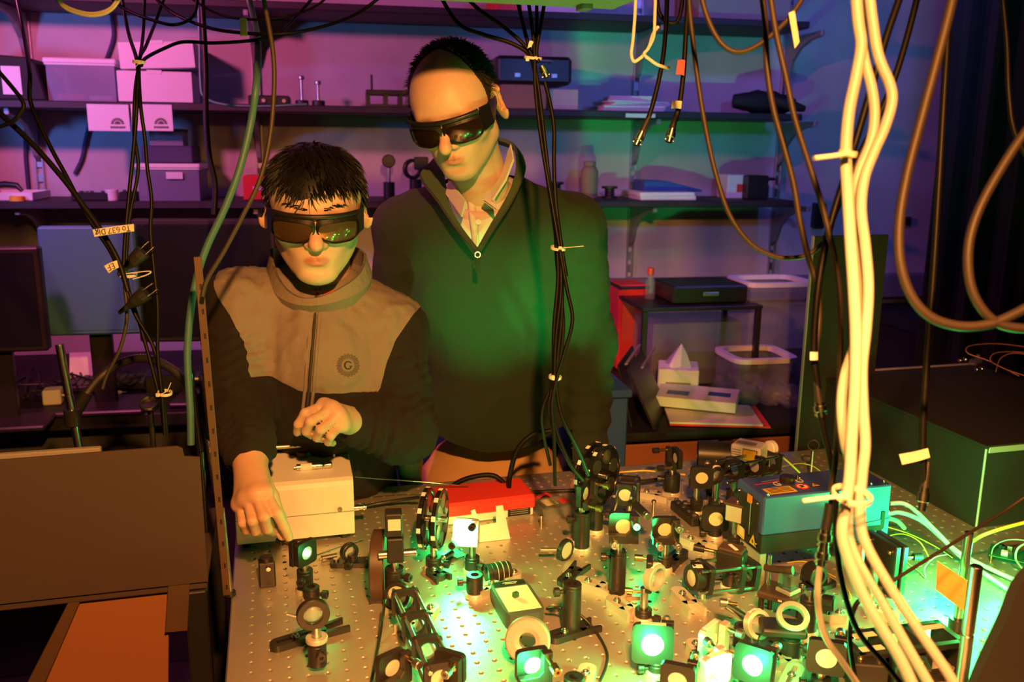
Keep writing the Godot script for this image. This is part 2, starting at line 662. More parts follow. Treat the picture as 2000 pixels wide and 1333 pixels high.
func table():
	var root := thing("optical_table", "large perforated steel optical table with a grid of threaded holes", "table", Vector3(0, 0, 0), TYAW)
	# top skin with real countersunk holes
	var nx := int((TX1 - TX0 - 0.02) / PITCH)
	var nz := int((TZ1 - TZ0 - 0.02) / PITCH)
	var ox := TX0 + 0.0185
	var oz := TZ0 + 0.012
	var b := MB.new()
	var seg := 12
	var up := Vector3.UP
	var cell := MB.new()
	var h := PITCH * 0.5
	var rim := []
	for k in seg:
		var a := TAU * (k + 0.5) / seg
		rim.append(Vector3(cos(a), 0, sin(a)))
	var sq := []
	for k in seg:
		var d: Vector3 = rim[k]
		var s := h / maxf(absf(d.x), absf(d.z))
		sq.append(d * s)
	var cr := 0.0042
	var ir := 0.0031
	for k in seg:
		var j := (k + 1) % seg
		var r0: Vector3 = rim[k]
		var r1: Vector3 = rim[j]
		cell.flat(sq[k], sq[j], r1 * cr, r0 * cr, up)
		if absf(sq[k].x - sq[j].x) > 1e-5 and absf(sq[k].z - sq[j].z) > 1e-5:
			var cx := Vector3(signf(r0.x + r1.x) * h, 0, signf(r0.z + r1.z) * h)
			cell.tri(sq[k], cx, sq[j], up, up, up)
		var dn := Vector3(0, -0.0012, 0)
		var n0 := (up * 0.75 - r0 * 0.65).normalized()
		var n1 := (up * 0.75 - r1 * 0.65).normalized()
		cell.quad(r0 * cr, r1 * cr, r1 * ir + dn, r0 * ir + dn, n0, n1, n1, n0)
		var bt := Vector3(0, -0.012, 0)
		cell.quad(r0 * ir + dn, r1 * ir + dn, r1 * ir + bt, r0 * ir + bt, -r0, -r1, -r1, -r0)
	var cm := cell.mesh()
	for i in nx:
		for k in nz:
			b.add(cm, Transform3D(Basis.IDENTITY, Vector3(ox + (i + 0.5) * PITCH, TY, oz + (k + 0.5) * PITCH)))
	# margins
	var x1 := ox + nx * PITCH
	var z1 := oz + nz * PITCH
	for r in [[TX0, TZ0, ox, TZ1], [x1, TZ0, TX1, TZ1], [ox, TZ0, x1, oz], [ox, z1, x1, TZ1]]:
		b.flat(Vector3(r[0], TY, r[1]), Vector3(r[2], TY, r[1]), Vector3(r[2], TY, r[3]), Vector3(r[0], TY, r[3]), up)
	part("tabletop", b, M.table_top, root)
	# body below the skin, with a rim
	var body := MB.new()
	var mx := (TX0 + TX1) * 0.5
	var mz := (TZ0 + TZ1) * 0.5
	body.box(Vector3(mx, TY - 0.115, mz), Vector3(TX1 - TX0 - 0.004, 0.20, TZ1 - TZ0 - 0.004), 0.003)
	part("body", body, M.table_side, root)
	var rimb := MB.new()
	for r in [[mx, TZ0 - 0.001, TX1 - TX0, 0.002], [mx, TZ1 + 0.001, TX1 - TX0, 0.002], [TX0 - 0.001, mz, 0.002, TZ1 - TZ0 + 0.004], [TX1 + 0.001, mz, 0.002, TZ1 - TZ0 + 0.004]]:
		rimb.box(Vector3(r[0], TY - 0.03, r[1]), Vector3(r[2], 0.06, r[3]))
	part("edge_band", rimb, M.steel_dull, root)
	for lx in [TX0 + 0.25, TX1 - 0.25]:
		for lz in [TZ0 + 0.2, TZ1 - 0.2]:
			var l := MB.new()
			l.cyl(Vector3(lx, 0.0, lz), Vector3(lx, TY - 0.215, lz), 0.07, 24, 0.004)
			l.cyl(Vector3(lx, 0.0, lz), Vector3(lx, 0.03, lz), 0.10, 24, 0.004)
			part("leg", l, M.table_side, root)

# ------------------------------------------------------------------ signed distance bodies
class Body:
	var kind := PackedInt32Array()      # 0 tapered capsule, 1 ellipsoid, +10 carves
	var pa := PackedVector3Array()
	var pb := PackedVector3Array()
	var ra := PackedFloat32Array()
	var rb := PackedFloat32Array()
	var kk := PackedFloat32Array()
	var inv := []
	var v := PackedVector3Array()
	var n := PackedVector3Array()
	var idx := PackedInt32Array()

	func cap(a: Vector3, b: Vector3, r0: float, r1: float, k := 0.02, carve := false):
		kind.append(10 if carve else 0)
		pa.append(a); pb.append(b); ra.append(r0); rb.append(r1); kk.append(k); inv.append(null)

	func chain(pts: Array, rads: Array, k := 0.02):
		for i in pts.size() - 1:
			cap(pts[i], pts[i + 1], rads[i], rads[i + 1], k)

	func ell(c: Vector3, r: Vector3, k := 0.02, b := Basis.IDENTITY, carve := false):
		kind.append(11 if carve else 1)
		pa.append(c); pb.append(r); ra.append(minf(r.x, minf(r.y, r.z))); rb.append(maxf(r.x, maxf(r.y, r.z))); kk.append(k); inv.append(b.inverse())

	func one(i: int, p: Vector3) -> float:
		if kind[i] % 10 == 0:
			var a := pa[i]
			var ab := pb[i] - a
			var t := clampf((p - a).dot(ab) / maxf(ab.length_squared(), 1e-12), 0.0, 1.0)
			return p.distance_to(a + ab * t) - lerpf(ra[i], rb[i], t)
		var q: Vector3 = inv[i] * (p - pa[i])
		var r := pb[i]
		var q1 := q / r
		var k0 := q1.length()
		if k0 < 1e-6:
			return -ra[i]
		var k1 := (q1 / r).length()
		return k0 * (k0 - 1.0) / k1

	func dist(p: Vector3, use: PackedInt32Array) -> float:
		var d := 1e3
		for i in use:
			var e := one(i, p)
			var k := kk[i]
			if kind[i] >= 10:
				e = -e
				var h := maxf(k - absf(d - e), 0.0)
				d = maxf(d, e) + h * h / (4.0 * k)
			else:
				var h := maxf(k - absf(d - e), 0.0)
				d = minf(d, e) - h * h / (4.0 * k)
		return d

	func all() -> PackedInt32Array:
		return PackedInt32Array(range(kind.size()))

	func bounds() -> AABB:
		var bb := AABB()
		var first := true
		for i in kind.size():
			if kind[i] >= 10:
				continue
			for q in ([pa[i], pb[i]] if kind[i] == 0 else [pa[i]]):
				var r := maxf(ra[i], rb[i])
				var b2 := AABB(q - Vector3.ONE * r, Vector3.ONE * 2.0 * r)
				bb = b2 if first else bb.merge(b2)
				first = false
		return bb.grow(0.02)

	# surface nets, added to v / n / idx
	func net(cell: float, box := AABB()):
		var bb := bounds() if box.size == Vector3.ZERO else box
		var o := bb.position
		var nb := Vector3i((bb.size / (cell * 4.0)).ceil())
		var nx := nb.x * 4 + 1
		var ny := nb.y * 4 + 1
		var nz := nb.z * 4 + 1
		var val := PackedFloat32Array()
		val.resize(nx * ny * nz)
		val.fill(1e6)
		var ids := PackedInt32Array()
		ids.resize(nx * ny * nz)
		ids.fill(-1)
		var live := []
		var half := cell * 4.0 * 0.5 * 1.7321
		var every := all()
		for bz in nb.z:
			for by in nb.y:
				for bx in nb.x:
					var c := o + Vector3(bx * 4 + 2, by * 4 + 2, bz * 4 + 2) * cell
					var use := PackedInt32Array()
					var near := 1e3
					for i in every:
						var e := one(i, c)
						if kind[i] < 10:
							near = minf(near, e)
						if e < half * 1.3 + kk[i] + 0.002:
							use.append(i)
					if near > half * 1.3 + 0.03 or use.is_empty():
						continue
					if absf(dist(c, every)) > half * 1.35 + 0.004:
						continue
					live.append(Vector3i(bx, by, bz))
					for k in 5:
						for j in 5:
							for i in 5:
								var g := Vector3i(bx * 4 + i, by * 4 + j, bz * 4 + k)
								var at := (g.z * ny + g.y) * nx + g.x
								if val[at] > 1e5:
									val[at] = dist(o + Vector3(g) * cell, use)
		var base := v.size()
		var off := [0, 1, nx, nx + 1, nx * ny, nx * ny + 1, nx * ny + nx, nx * ny + nx + 1]
		var cor := [Vector3(0, 0, 0), Vector3(1, 0, 0), Vector3(0, 1, 0), Vector3(1, 1, 0), Vector3(0, 0, 1), Vector3(1, 0, 1), Vector3(0, 1, 1), Vector3(1, 1, 1)]
		var edges := [[0, 1], [2, 3], [4, 5], [6, 7], [0, 2], [1, 3], [4, 6], [5, 7], [0, 4], [1, 5], [2, 6], [3, 7]]
		for b in live:
			for k in 4:
				for j in 4:
					for i in 4:
						var g := Vector3i(b.x * 4 + i, b.y * 4 + j, b.z * 4 + k)
						var at := (g.z * ny + g.y) * nx + g.x
						var m := 0
						for q in 8:
							if val[at + off[q]] < 0.0:
								m += 1
						if m == 0 or m == 8:
							continue
						var s := Vector3.ZERO
						var cnt := 0
						for e in edges:
							var d0 := val[at + off[e[0]]]
							var d1 := val[at + off[e[1]]]
							if (d0 < 0.0) != (d1 < 0.0):
								var c0: Vector3 = cor[e[0]]
								var c1: Vector3 = cor[e[1]]
								s += c0.lerp(c1, d0 / (d0 - d1))
								cnt += 1
						ids[at] = v.size()
						v.append(o + (Vector3(g) + s / cnt) * cell)
		n.resize(v.size())
		for i in range(base, v.size()):
			n[i] = Vector3.ZERO
		var ax := [1, nx, nx * ny]
		for b in live:
			for k in 4:
				for j in 4:
					for i in 4:
						var g := Vector3i(b.x * 4 + i, b.y * 4 + j, b.z * 4 + k)
						var at := (g.z * ny + g.y) * nx + g.x
						if ids[at] < 0:
							continue
						var d0 := val[at]
						for e in 3:
							var d1 := val[at + ax[e]]
							if (d0 < 0.0) == (d1 < 0.0):
								continue
							var a1: int = ax[(e + 1) % 3]
							var a2: int = ax[(e + 2) % 3]
							if g[(e + 1) % 3] == 0 or g[(e + 2) % 3] == 0:
								continue
							var q0 := ids[at]
							var q1 := ids[at - a1]
							var q2 := ids[at - a1 - a2]
							var q3 := ids[at - a2]
							if q1 < 0 or q2 < 0 or q3 < 0:
								continue
							if d0 > 0.0:
								var t := q1
								q1 = q3
								q3 = t
							var nn := (v[q2] - v[q0]).cross(v[q3] - v[q1])
							n[q0] += nn; n[q1] += nn; n[q2] += nn; n[q3] += nn
							for w in [q0, q1, q2, q0, q2, q3]:
								idx.append(w)
		for i in range(base, v.size()):
			n[i] = n[i].normalized()

	func renormal():
		for i in n.size():
			n[i] = Vector3.ZERO
		for t in range(0, idx.size(), 3):
			var nn := (v[idx[t + 1]] - v[idx[t]]).cross(v[idx[t + 2]] - v[idx[t]])
			for w in 3:
				n[idx[t + w]] += nn
		for i in n.size():
			n[i] = n[i].normalized()

	func smooth(times := 1, w := 0.5):
		for r in times:
			var s := PackedVector3Array()
			s.resize(v.size())
			var c := PackedInt32Array()
			c.resize(v.size())
			for t in range(0, idx.size(), 3):
				for e in 3:
					var a := idx[t + e]
					var b := idx[t + (e + 1) % 3]
					s[a] += v[b]
					c[a] += 1
					s[b] += v[a]
					c[b] += 1
			for i in v.size():
				if c[i]:
					v[i] = v[i].lerp(s[i] / c[i], w)
		renormal()

	# indexed mesh; with a colour per vertex if given
	func mesh(off := Vector3.ZERO, cols := PackedColorArray()) -> ArrayMesh:
		var a := []
		a.resize(Mesh.ARRAY_MAX)
		var vv := PackedVector3Array()
		vv.resize(v.size())
		for i in v.size():
			vv[i] = v[i] - off
		var ii := PackedInt32Array()
		ii.resize(idx.size())
		for t in range(0, idx.size(), 3):
			var g := (v[idx[t + 1]] - v[idx[t]]).cross(v[idx[t + 2]] - v[idx[t]])
			var keep := g.dot(n[idx[t]] + n[idx[t + 1]] + n[idx[t + 2]]) < 0.0
			ii[t] = idx[t]
			ii[t + 1] = idx[t + 1] if keep else idx[t + 2]
			ii[t + 2] = idx[t + 2] if keep else idx[t + 1]
		a[Mesh.ARRAY_VERTEX] = vv
		a[Mesh.ARRAY_NORMAL] = n
		a[Mesh.ARRAY_INDEX] = ii
		if cols.size() == v.size():
			a[Mesh.ARRAY_COLOR] = cols
		var m := ArrayMesh.new()
		m.add_surface_from_arrays(Mesh.PRIMITIVE_TRIANGLES, a)
		return m

	# the part of the surface where f(point) > 0, cut cleanly
	func cut(f: Callable, off := Vector3.ZERO, grow := 0.0) -> MB:
		var mb := MB.new()
		var fv := PackedFloat32Array()
		fv.resize(v.size())
		for i in v.size():
			fv[i] = f.call(v[i])
		for t in range(0, idx.size(), 3):
			var ps := []
			var ns := []
			for e in 3:
				var a := idx[t + e]
				var b := idx[t + (e + 1) % 3]
				if fv[a] > 0.0:
					ps.append(v[a] + n[a] * grow - off); ns.append(n[a])
				if (fv[a] > 0.0) != (fv[b] > 0.0):
					var w := fv[a] / (fv[a] - fv[b])
					ps.append((v[a] + n[a] * grow).lerp(v[b] + n[b] * grow, w) - off); ns.append(n[a].lerp(n[b], w).normalized())
			for q in range(1, ps.size() - 1):
				mb.tri(ps[0], ps[q], ps[q + 1], ns[0], ns[q], ns[q + 1])
		return mb

	# first surface point from p along dir
	func march(p: Vector3, dir: Vector3, far := 2.0) -> Vector3:
		var t := 0.0
		var every := all()
		for s in 60:
			var d := dist(p + dir * t, every)
			if d < 0.0005:
				break
			t += d * 0.85
			if t > far:
				break
		return p + dir * t

	# triangles near a point, and the first of them that a ray meets
	func near(c: Vector3, r: float) -> PackedInt32Array:
		var o := PackedInt32Array()
		for t in range(0, idx.size(), 3):
			if v[idx[t]].distance_squared_to(c) < r * r:
				o.append(t)
		return o

	func hit(tris: PackedInt32Array, p: Vector3, dir: Vector3, miss: Vector3) -> Vector3:
		var best := miss
		var bd := 1e9
		for t in tris:
			var w = Geometry3D.ray_intersects_triangle(p, dir, v[idx[t]], v[idx[t + 1]], v[idx[t + 2]])
			if w != null and p.distance_to(w) < bd:
				bd = p.distance_to(w)
				best = w
		return best

# a head in its own frame: origin between the ear canals, x to the person's left, y up, z forward
func head_body(hd: Body, t: Transform3D, o: Dictionary):
	var b := t.basis
	var P := func(x, y, z): return t * Vector3(x, y, z)
	var w: float = o.get("wide", 1.0)
	var top: float = o.get("top", 1.0)
	hd.ell(P.call(0, 0.036 * top, -0.012), Vector3(0.077 * w, 0.090 * top, 0.099), 0.02, b)
	hd.ell(P.call(0, 0.030 * top, 0.022), Vector3(0.066 * w, 0.062 * top, 0.073), 0.03, b)
	hd.ell(P.call(0, -0.030, 0.028), Vector3(0.058 * w, 0.070, 0.062), 0.03, b)
	for s in [-1.0, 1.0]:
		hd.cap(P.call(s * 0.053 * w, -0.050, 0.008), P.call(s * 0.020, -0.084, 0.070), 0.017, 0.015, 0.03)
		hd.ell(P.call(s * 0.045 * w, -0.016, 0.060), Vector3(0.022, 0.018, 0.022), 0.025, b)
	hd.ell(P.call(0, -0.086, 0.077), Vector3(0.022, 0.017, 0.017), 0.02, b)
	hd.cap(P.call(-0.036, 0.027, 0.076), P.call(0.036, 0.027, 0.076), 0.013, 0.013, 0.02)
	hd.ell(P.call(0, -0.050, 0.070), Vector3(0.036, 0.026, 0.026), 0.02, b)
	for s in [-1.0, 1.0]:
		hd.ell(P.call(s * 0.033, 0.010, 0.102), Vector3(0.021, 0.015, 0.020), 0.016, b, true)
	for s in [-1.0, 1.0]:
		hd.ell(P.call(s * 0.032, 0.010, 0.070), Vector3(0.013, 0.012, 0.013), 0.004, b)
	var ns: float = o.get("nose", 1.0)
	hd.cap(P.call(0, 0.018, 0.084), P.call(0, -0.014, 0.083 + 0.022 * ns), 0.0075, 0.0105, 0.014)
	hd.ell(P.call(0, -0.020, 0.086 + 0.023 * ns), Vector3(0.0115, 0.0105, 0.0115), 0.008, b)
	for s in [-1.0, 1.0]:
		hd.ell(P.call(s * 0.0125, -0.024, 0.096), Vector3(0.0085, 0.0075, 0.011), 0.006, b)
		hd.ell(P.call(s * 0.0065, -0.0325, 0.1015), Vector3(0.0035, 0.004, 0.005), 0.003, b, true)
	# lips
	for s in [-1.0, 1.0]:
		hd.cap(P.call(s * 0.0265, -0.0535, 0.0855), P.call(s * 0.006, -0.0490, 0.0965), 0.0022, 0.0045, 0.005)
		hd.cap(P.call(s * 0.0250, -0.0550, 0.0850), P.call(s * 0.004, -0.0590, 0.0945), 0.0022, 0.0052, 0.005)
	hd.ell(P.call(0, -0.0715, 0.0975), Vector3(0.018, 0.0045, 0.006), 0.010, b, true)
	hd.cap(P.call(-0.021, -0.0540, 0.0985), P.call(0.021, -0.0540, 0.0985), 0.0010, 0.0010, 0.003, true)
	# ears
	for s in [-1.0, 1.0]:
		var eb := b * Basis(Vector3.UP, s * 0.80) * Basis(Vector3.RIGHT, -0.15)
		hd.ell(P.call(s * 0.084 * w, 0.000, -0.014), Vector3(0.008, 0.036, 0.021), 0.005, eb)
		hd.ell(P.call(s * (0.084 * w + 0.007), 0.004, -0.009), Vector3(0.0065, 0.021, 0.011), 0.005, eb, true)
	# neck
	hd.cap(P.call(0, -0.045, -0.025), o.neck, 0.052, 0.058, 0.03)

func head_colors(hd: Body, t: Transform3D, base: Color, lip: Color, flush: Color, o := {}) -> PackedColorArray:
	var cols := PackedColorArray()
	var inv := t.affine_inverse()
	var nz := FastNoiseLite.new()
	nz.seed = 4
	nz.frequency = 90.0
	for p in hd.v:
		var q := inv * p
		var c := base
		var dl := Vector2(q.x / 0.024, (q.y + 0.0545) / 0.0115).length()
		if q.z > 0.086:
			c = c.lerp(lip, smoothstep(1.05, 0.75, dl))
		var fl := maxf(smoothstep(0.035, 0.0, q.distance_to(Vector3(0, -0.02, 0.108))), 0.6 * smoothstep(0.04, 0.0, minf(q.distance_to(Vector3(0.045, -0.02, 0.075)), q.distance_to(Vector3(-0.045, -0.02, 0.075)))))
		c = c.lerp(flush, 0.45 * fl)
		if absf(q.x) > 0.078:
			c = c.lerp(flush, 0.4)
		if o.has("stubble") and q.y < -0.035 and q.z > 0.0:
			var sb: float = smoothstep(-0.03, -0.075, q.y) * o.stubble * smoothstep(0.9, 1.3, dl)
			c = c.lerp(base * 0.45, sb * 0.4)
		c = c * (1.0 + 0.07 * nz.get_noise_3d(q.x, q.y, q.z))
		c.a = 1.0
		cols.append(c)
	return cols

# wraparound laser goggles in the head frame
func goggles(parent: Node, t: Transform3D, off: Vector3, lens: Material, sc := 1.0):
	var root := Node3D.new()
	root.name = "goggles"
	parent.add_child(root, true)
	root.set_meta("label", "black wraparound laser goggles with dark brown lenses")
	var X := Transform3D(t.basis.scaled(Vector3.ONE), t.origin - off)
	# u across (metres along the curve), y up -> curved shell
	var cv := func(u: float, y: float, out: float) -> Vector3:
		var R := 0.105
		var a := u / R
		var rr := R + out
		return X * Vector3(sin(a) * rr * sc, y * sc + 0.004, (cos(a) * rr - R) * sc + 0.106 - absf(y) * 0.03)
	var mb := MB.new()
	var m := 56
	for s in [-1.0, 1.0]:
		var lb := MB.new()
		var lc := Vector2(s * 0.0425, -0.004)
		var inner := []
		var outer := []
		for k in m:
			var a := TAU * k / m
			var d := Vector2(cos(a), sin(a))
			# lens opening: rounded, lower inner corner cut for the nose
			var l := Vector2(signf(d.x) * pow(absf(d.x), 0.55) * 0.0375, signf(d.y) * pow(absf(d.y), 0.55) * (0.0205 if d.y < 0 else 0.0185))
			var inward: float = -s * l.x
			if l.y < 0.0 and inward > 0.0:
				l.x -= -s * 0.0135 * pow(-l.y / 0.0205, 1.3) * smoothstep(0.0, 0.03, inward)
			inner.append(lc + l)
			# outline of this half
			var q := Vector2(signf(d.x) * pow(absf(d.x), 0.5) * 0.0425, signf(d.y) * pow(absf(d.y), 0.5) * (0.0245 if d.y < 0 else 0.0265))
			var inw: float = -s * q.x
			if q.y < 0.0 and inw > 0.0:
				q.x -= -s * 0.0150 * pow(-q.y / 0.0245, 1.5) * smoothstep(0.0, 0.035, inw)
			if q.y < 0.0 and inw < -0.02:
				q.y *= 1.0 - 0.25 * smoothstep(-0.02, -0.0425, inw)
			outer.append(lc + q + Vector2(0, 0.002))
		for k in m:
			var j := (k + 1) % m
			var o0: Vector2 = outer[k]
			var o1: Vector2 = outer[j]
			var i0: Vector2 = inner[k]
			var i1: Vector2 = inner[j]
			var f := [cv.call(o0.x, o0.y, 0.0), cv.call(o1.x, o1.y, 0.0), cv.call(i1.x, i1.y, 0.0035), cv.call(i0.x, i0.y, 0.0035)]
			var nn: Vector3 = (f[1] - f[0]).cross(f[3] - f[0]).normalized()
			if nn.dot(X.basis.z) < 0 and nn.dot(X.basis.x * s) < 0.0:
				nn = -nn
			if nn.dot(f[0] - X.origin) < 0.0:
				nn = -nn
			mb.flat(f[0], f[1], f[2], f[3], nn)
			var mid0: Vector2 = o0.lerp(i0, 0.45)
			var mid1: Vector2 = o1.lerp(i1, 0.45)
			mb.flat(cv.call(mid0.x, mid0.y, 0.0052), cv.call(mid1.x, mid1.y, 0.0052), cv.call(i1.x, i1.y, 0.0040), cv.call(i0.x, i0.y, 0.0040), nn)
			mb.flat(cv.call(mid0.x, mid0.y, 0.0052), cv.call(mid1.x, mid1.y, 0.0052), cv.call(o1.x, o1.y, 0.0), cv.call(o0.x, o0.y, 0.0), nn)
			# depth of the rim, outside and inside
			for w in [[o0, o1, 0.0, -0.012, 1.0], [i0, i1, 0.0040, -0.004, -1.0]]:
				var e0: Vector2 = w[0]
				var e1: Vector2 = w[1]
				var a0 = cv.call(e0.x, e0.y, w[2])
				var a1 = cv.call(e1.x, e1.y, w[2])
				var b0 = cv.call(e0.x, e0.y, w[3])
				var b1 = cv.call(e1.x, e1.y, w[3])
				var n2: Vector3 = (a1 - a0).cross(b0 - a0).normalized()
				var cc = cv.call(lc.x, lc.y, 0.0)
				if n2.dot((a0 - cc) * w[4]) < 0.0:
					n2 = -n2
				mb.flat(a0, a1, b1, b0, n2)
			# lens as a fan over the opening
			var c0: Vector3 = cv.call(lc.x, lc.y, 0.0012)
			for r in 4:
				var ra := r / 4.0
				var rb := (r + 1) / 4.0
				var q := []
				for w in [[i0, ra], [i1, ra], [i1, rb], [i0, rb]]:
					var z: Vector2 = lc.lerp(w[0], w[1])
					q.append(cv.call(z.x, z.y, 0.0012))
				var nq := []
				for p in q:
					nq.append((p - X * Vector3(0, p.y * 0.0 - 0.004, 0.106 - 0.105)).normalized())
				lb.quad(q[0], q[1], q[2], q[3], nq[0], nq[1], nq[2], nq[3])
		part("lens", lb, lens, root)
		# temple with side shield
		var pr := []
		var pin := []
		for k in 7:
			var f := k / 6.0
			var x: float = s * lerpf(0.0815, 0.0805, f)
			var z := lerpf(0.046, -0.028, f)
			var y := 0.006 + lerpf(0.0, 0.004, f)
			var hh := lerpf(0.020, 0.006, smoothstep(0.0, 0.75, f))
			pr.append([X * Vector3(x, y + hh, z), X * Vector3(x, y - hh, z), X * Vector3(x - s * 0.004, y + hh, z), X * Vector3(x - s * 0.004, y - hh, z)])
		for k in 6:
			var a = pr[k]
			var b = pr[k + 1]
			var out: Vector3 = X.basis.x * s
			mb.flat(a[0], a[1], b[1], b[0], out)
			mb.flat(a[2], a[3], b[3], b[2], -out)
			mb.flat(a[0], a[2], b[2], b[0], X.basis.y)
			mb.flat(a[1], a[3], b[3], b[1], -X.basis.y)
		# corner joining front and temple
		var j0 = [cv.call(s * 0.084, 0.030, 0.0), cv.call(s * 0.084, -0.020, 0.0)]
		mb.flat(j0[0], j0[1], pr[0][1], pr[0][0], (X.basis.x * s + X.basis.z * 0.3).normalized())
	# brow bar
	var bar := []
	for k in 15:
		bar.append(cv.call(lerpf(-0.080, 0.080, k / 14.0), 0.0258, 0.0025))
	mb.tube(bar, 0.0045, 8)
	part("frame", mb, M.goggle, root)

func finger(b: Body, pts: Array, r: float, k := 0.004):
	var m := pts.size()
	for i in m - 1:
		b.cap(pts[i], pts[i + 1], r * (1.0 - 0.07 * i), r * (1.0 - 0.07 * (i + 1)), k)

func people():
	mat("goggle", Color(0.012, 0.011, 0.010), 0.38)
	var lz := mat("lens_brown", Color(0.20, 0.10, 0.025), 0.06, 0.75)
	lz.clearcoat_enabled = true
	mat("lens_dark", Color(0.016, 0.007, 0.004), 0.12, 0.0)
	for key in [["skin_young", 0.25], ["skin_tall", 0.25]]:
		var m := mat(key[0], Color(1, 1, 1), 0.48)
		m.vertex_color_use_as_albedo = true
		m.subsurf_scatter_enabled = true
		m.subsurf_scatter_strength = 0.12
	mat("hair_black", Color(0.006, 0.005, 0.0045), 0.42)
	mat("hair_brown", Color(0.030, 0.018, 0.012), 0.75)
	var jt := mat("jacket_tan", Color(0.22, 0.185, 0.165), 0.72)
	jt.normal_enabled = true
	jt.normal_texture = noise_tex(0.02, Color.BLACK, Color.WHITE, 512, true, 6.0, 11, 5)
	jt.normal_scale = 0.5
	triplanar(jt, Vector3(4, 4, 4))
	var jd := mat("jacket_dark", Color(0.013, 0.009, 0.0095), 0.9)
	jd.rim_enabled = true
	jd.rim = 0.08
	var kn := mat("knit_green", Color(0.017, 0.030, 0.014), 0.92)
	kn.rim_enabled = true
	kn.rim = 0.1
	for m in [jd, kn]:
		m.normal_enabled = true
		m.normal_texture = noise_tex(0.35, Color.BLACK, Color.WHITE, 512, true, 8.0, 12, 2)
		m.normal_scale = 0.55
		triplanar(m, Vector3(9, 14, 9))
	mat("knit_lining", Color(0.05, 0.085, 0.045), 0.9)
	mat("shirt", Color(0.62, 0.60, 0.56), 0.85)
	mat("tee", Color(0.62, 0.40, 0.40), 0.9)
	mat("tee_red", Color(0.7, 0.12, 0.08), 0.9)
	mat("khaki", Color(0.50, 0.30, 0.13), 0.85)
	mat("trouser_dark", Color(0.02, 0.02, 0.028), 0.9)
	mat("shoe", Color(0.03, 0.025, 0.02), 0.5)
	person_young()
	person_tall()

func wrinkle(b: Body, amp: float, freq: Vector3, sd: int):
	var nz := FastNoiseLite.new()
	nz.seed = sd
	nz.frequency = 1.0
	nz.fractal_octaves = 3
	for i in b.v.size():
		var q := b.v[i] * freq
		var w := nz.get_noise_3d(q.x, q.y, q.z)
		b.v[i] += b.n[i] * amp * (1.0 - 2.0 * absf(w) * 1.6)
	b.renormal()

func shoes_and_legs(p: Node, off: Vector3, hip: Vector3, wide: float, m: Material, cell := 0.014, seat := 0.16):
	var tr := Body.new()
	var back := Vector3(0, 0, -1)
	tr.ell(hip + Vector3(0, 0.0, 0), Vector3(wide, 0.15, 0.115), 0.05)
	for s in [-1.0, 1.0]:
		var h := hip + Vector3(s * wide * 0.52, -0.08, 0)
		var k := Vector3(h.x + s * 0.01, 0.50, h.z + 0.01)
		var a := Vector3(h.x + s * 0.015, 0.085, h.z - 0.03)
		tr.cap(h, k, 0.092, 0.068, 0.05)
		tr.cap(k, a, 0.068, 0.058, 0.03)
		var sh := MB.new()
		sh.ball(a + Vector3(0, -0.045, 0.055) - off, Vector3(0.045, 0.04, 0.14), 16, 10)
		sh.box(a + Vector3(0, -0.0735, 0.055) - off, Vector3(0.085, 0.022, 0.25), 0.008)
		part("shoe", sh, M.shoe, p)
	tr.net(cell)
	wrinkle(tr, 0.004, Vector3(6, 10, 6), 31)
	part("trousers", tr.mesh(off), m, p)
	return tr

func hair_cap(hd: Body, t: Transform3D, mask: Callable, thick: float, off: Vector3) -> MB:
	# the scalp where mask > 0, lifted off the head
	var mb := MB.new()
	var inv := t.affine_inverse()
	var lift := PackedFloat32Array()
	lift.resize(hd.v.size())
	for i in hd.v.size():
		lift[i] = mask.call(inv * hd.v[i])
	for k in range(0, hd.idx.size(), 3):
		var a := hd.idx[k]
		var b := hd.idx[k + 1]
		var d := hd.idx[k + 2]
		if lift[a] + lift[b] + lift[d] <= 0.0:
			continue
		var q := []
		for w in [a, b, d]:
			q.append(hd.v[w] + hd.n[w] * (thick * clampf(lift[w], 0.0, 1.0) - (0.0 if lift[w] > 0.0 else 0.0015)) - off)
		mb.tri(q[0], q[1], q[2], hd.n[a], hd.n[b], hd.n[d])
	return mb

func strand(mb: MB, p: Vector3, d0: Vector3, d1: Vector3, l: float, r: float, flat: Vector3, segs := 4):
	# tapered three-sided lock that starts along d0 and bends to d1
	var q := p
	var prev := []
	for i in segs + 1:
		var f := float(i) / segs
		var d := d0.lerp(d1, f).normalized()
		var s := d.cross(flat).normalized()
		var up := s.cross(d)
		var w := r * (1.0 - pow(f, 1.6)) + 0.0002
		var ring := [q + s * w, q - s * w, q + up * w * 0.6]
		if i > 0:
			for k in 3:
				var j := (k + 1) % 3
				var nn: Vector3 = ((prev[k] + prev[j]) * 0.5 - (prev[0] + prev[1] + prev[2]) / 3.0).normalized()
				mb.quad(prev[k], prev[j], ring[j], ring[k], nn, nn, nn, nn)
		prev = ring
		q += d * l / segs

func hand_from(b: Body, wrist: Vector3, fore: Vector3, mcp: Array, chains: Array, thumb: Array, palm_r: float):
	b.cap(fore, wrist, 0.030, 0.0255, 0.02)
	for i in 4:
		b.cap(wrist, mcp[i], 0.0215, palm_r, 0.014)
	for i in 3:
		b.cap(mcp[i], mcp[i + 1], palm_r, palm_r, 0.010)
	var rad := [0.0092, 0.0094, 0.0088, 0.0078]
	for i in 4:
		finger(b, [mcp[i]] + chains[i], rad[i], 0.0035)
	finger(b, thumb, 0.0115, 0.006)

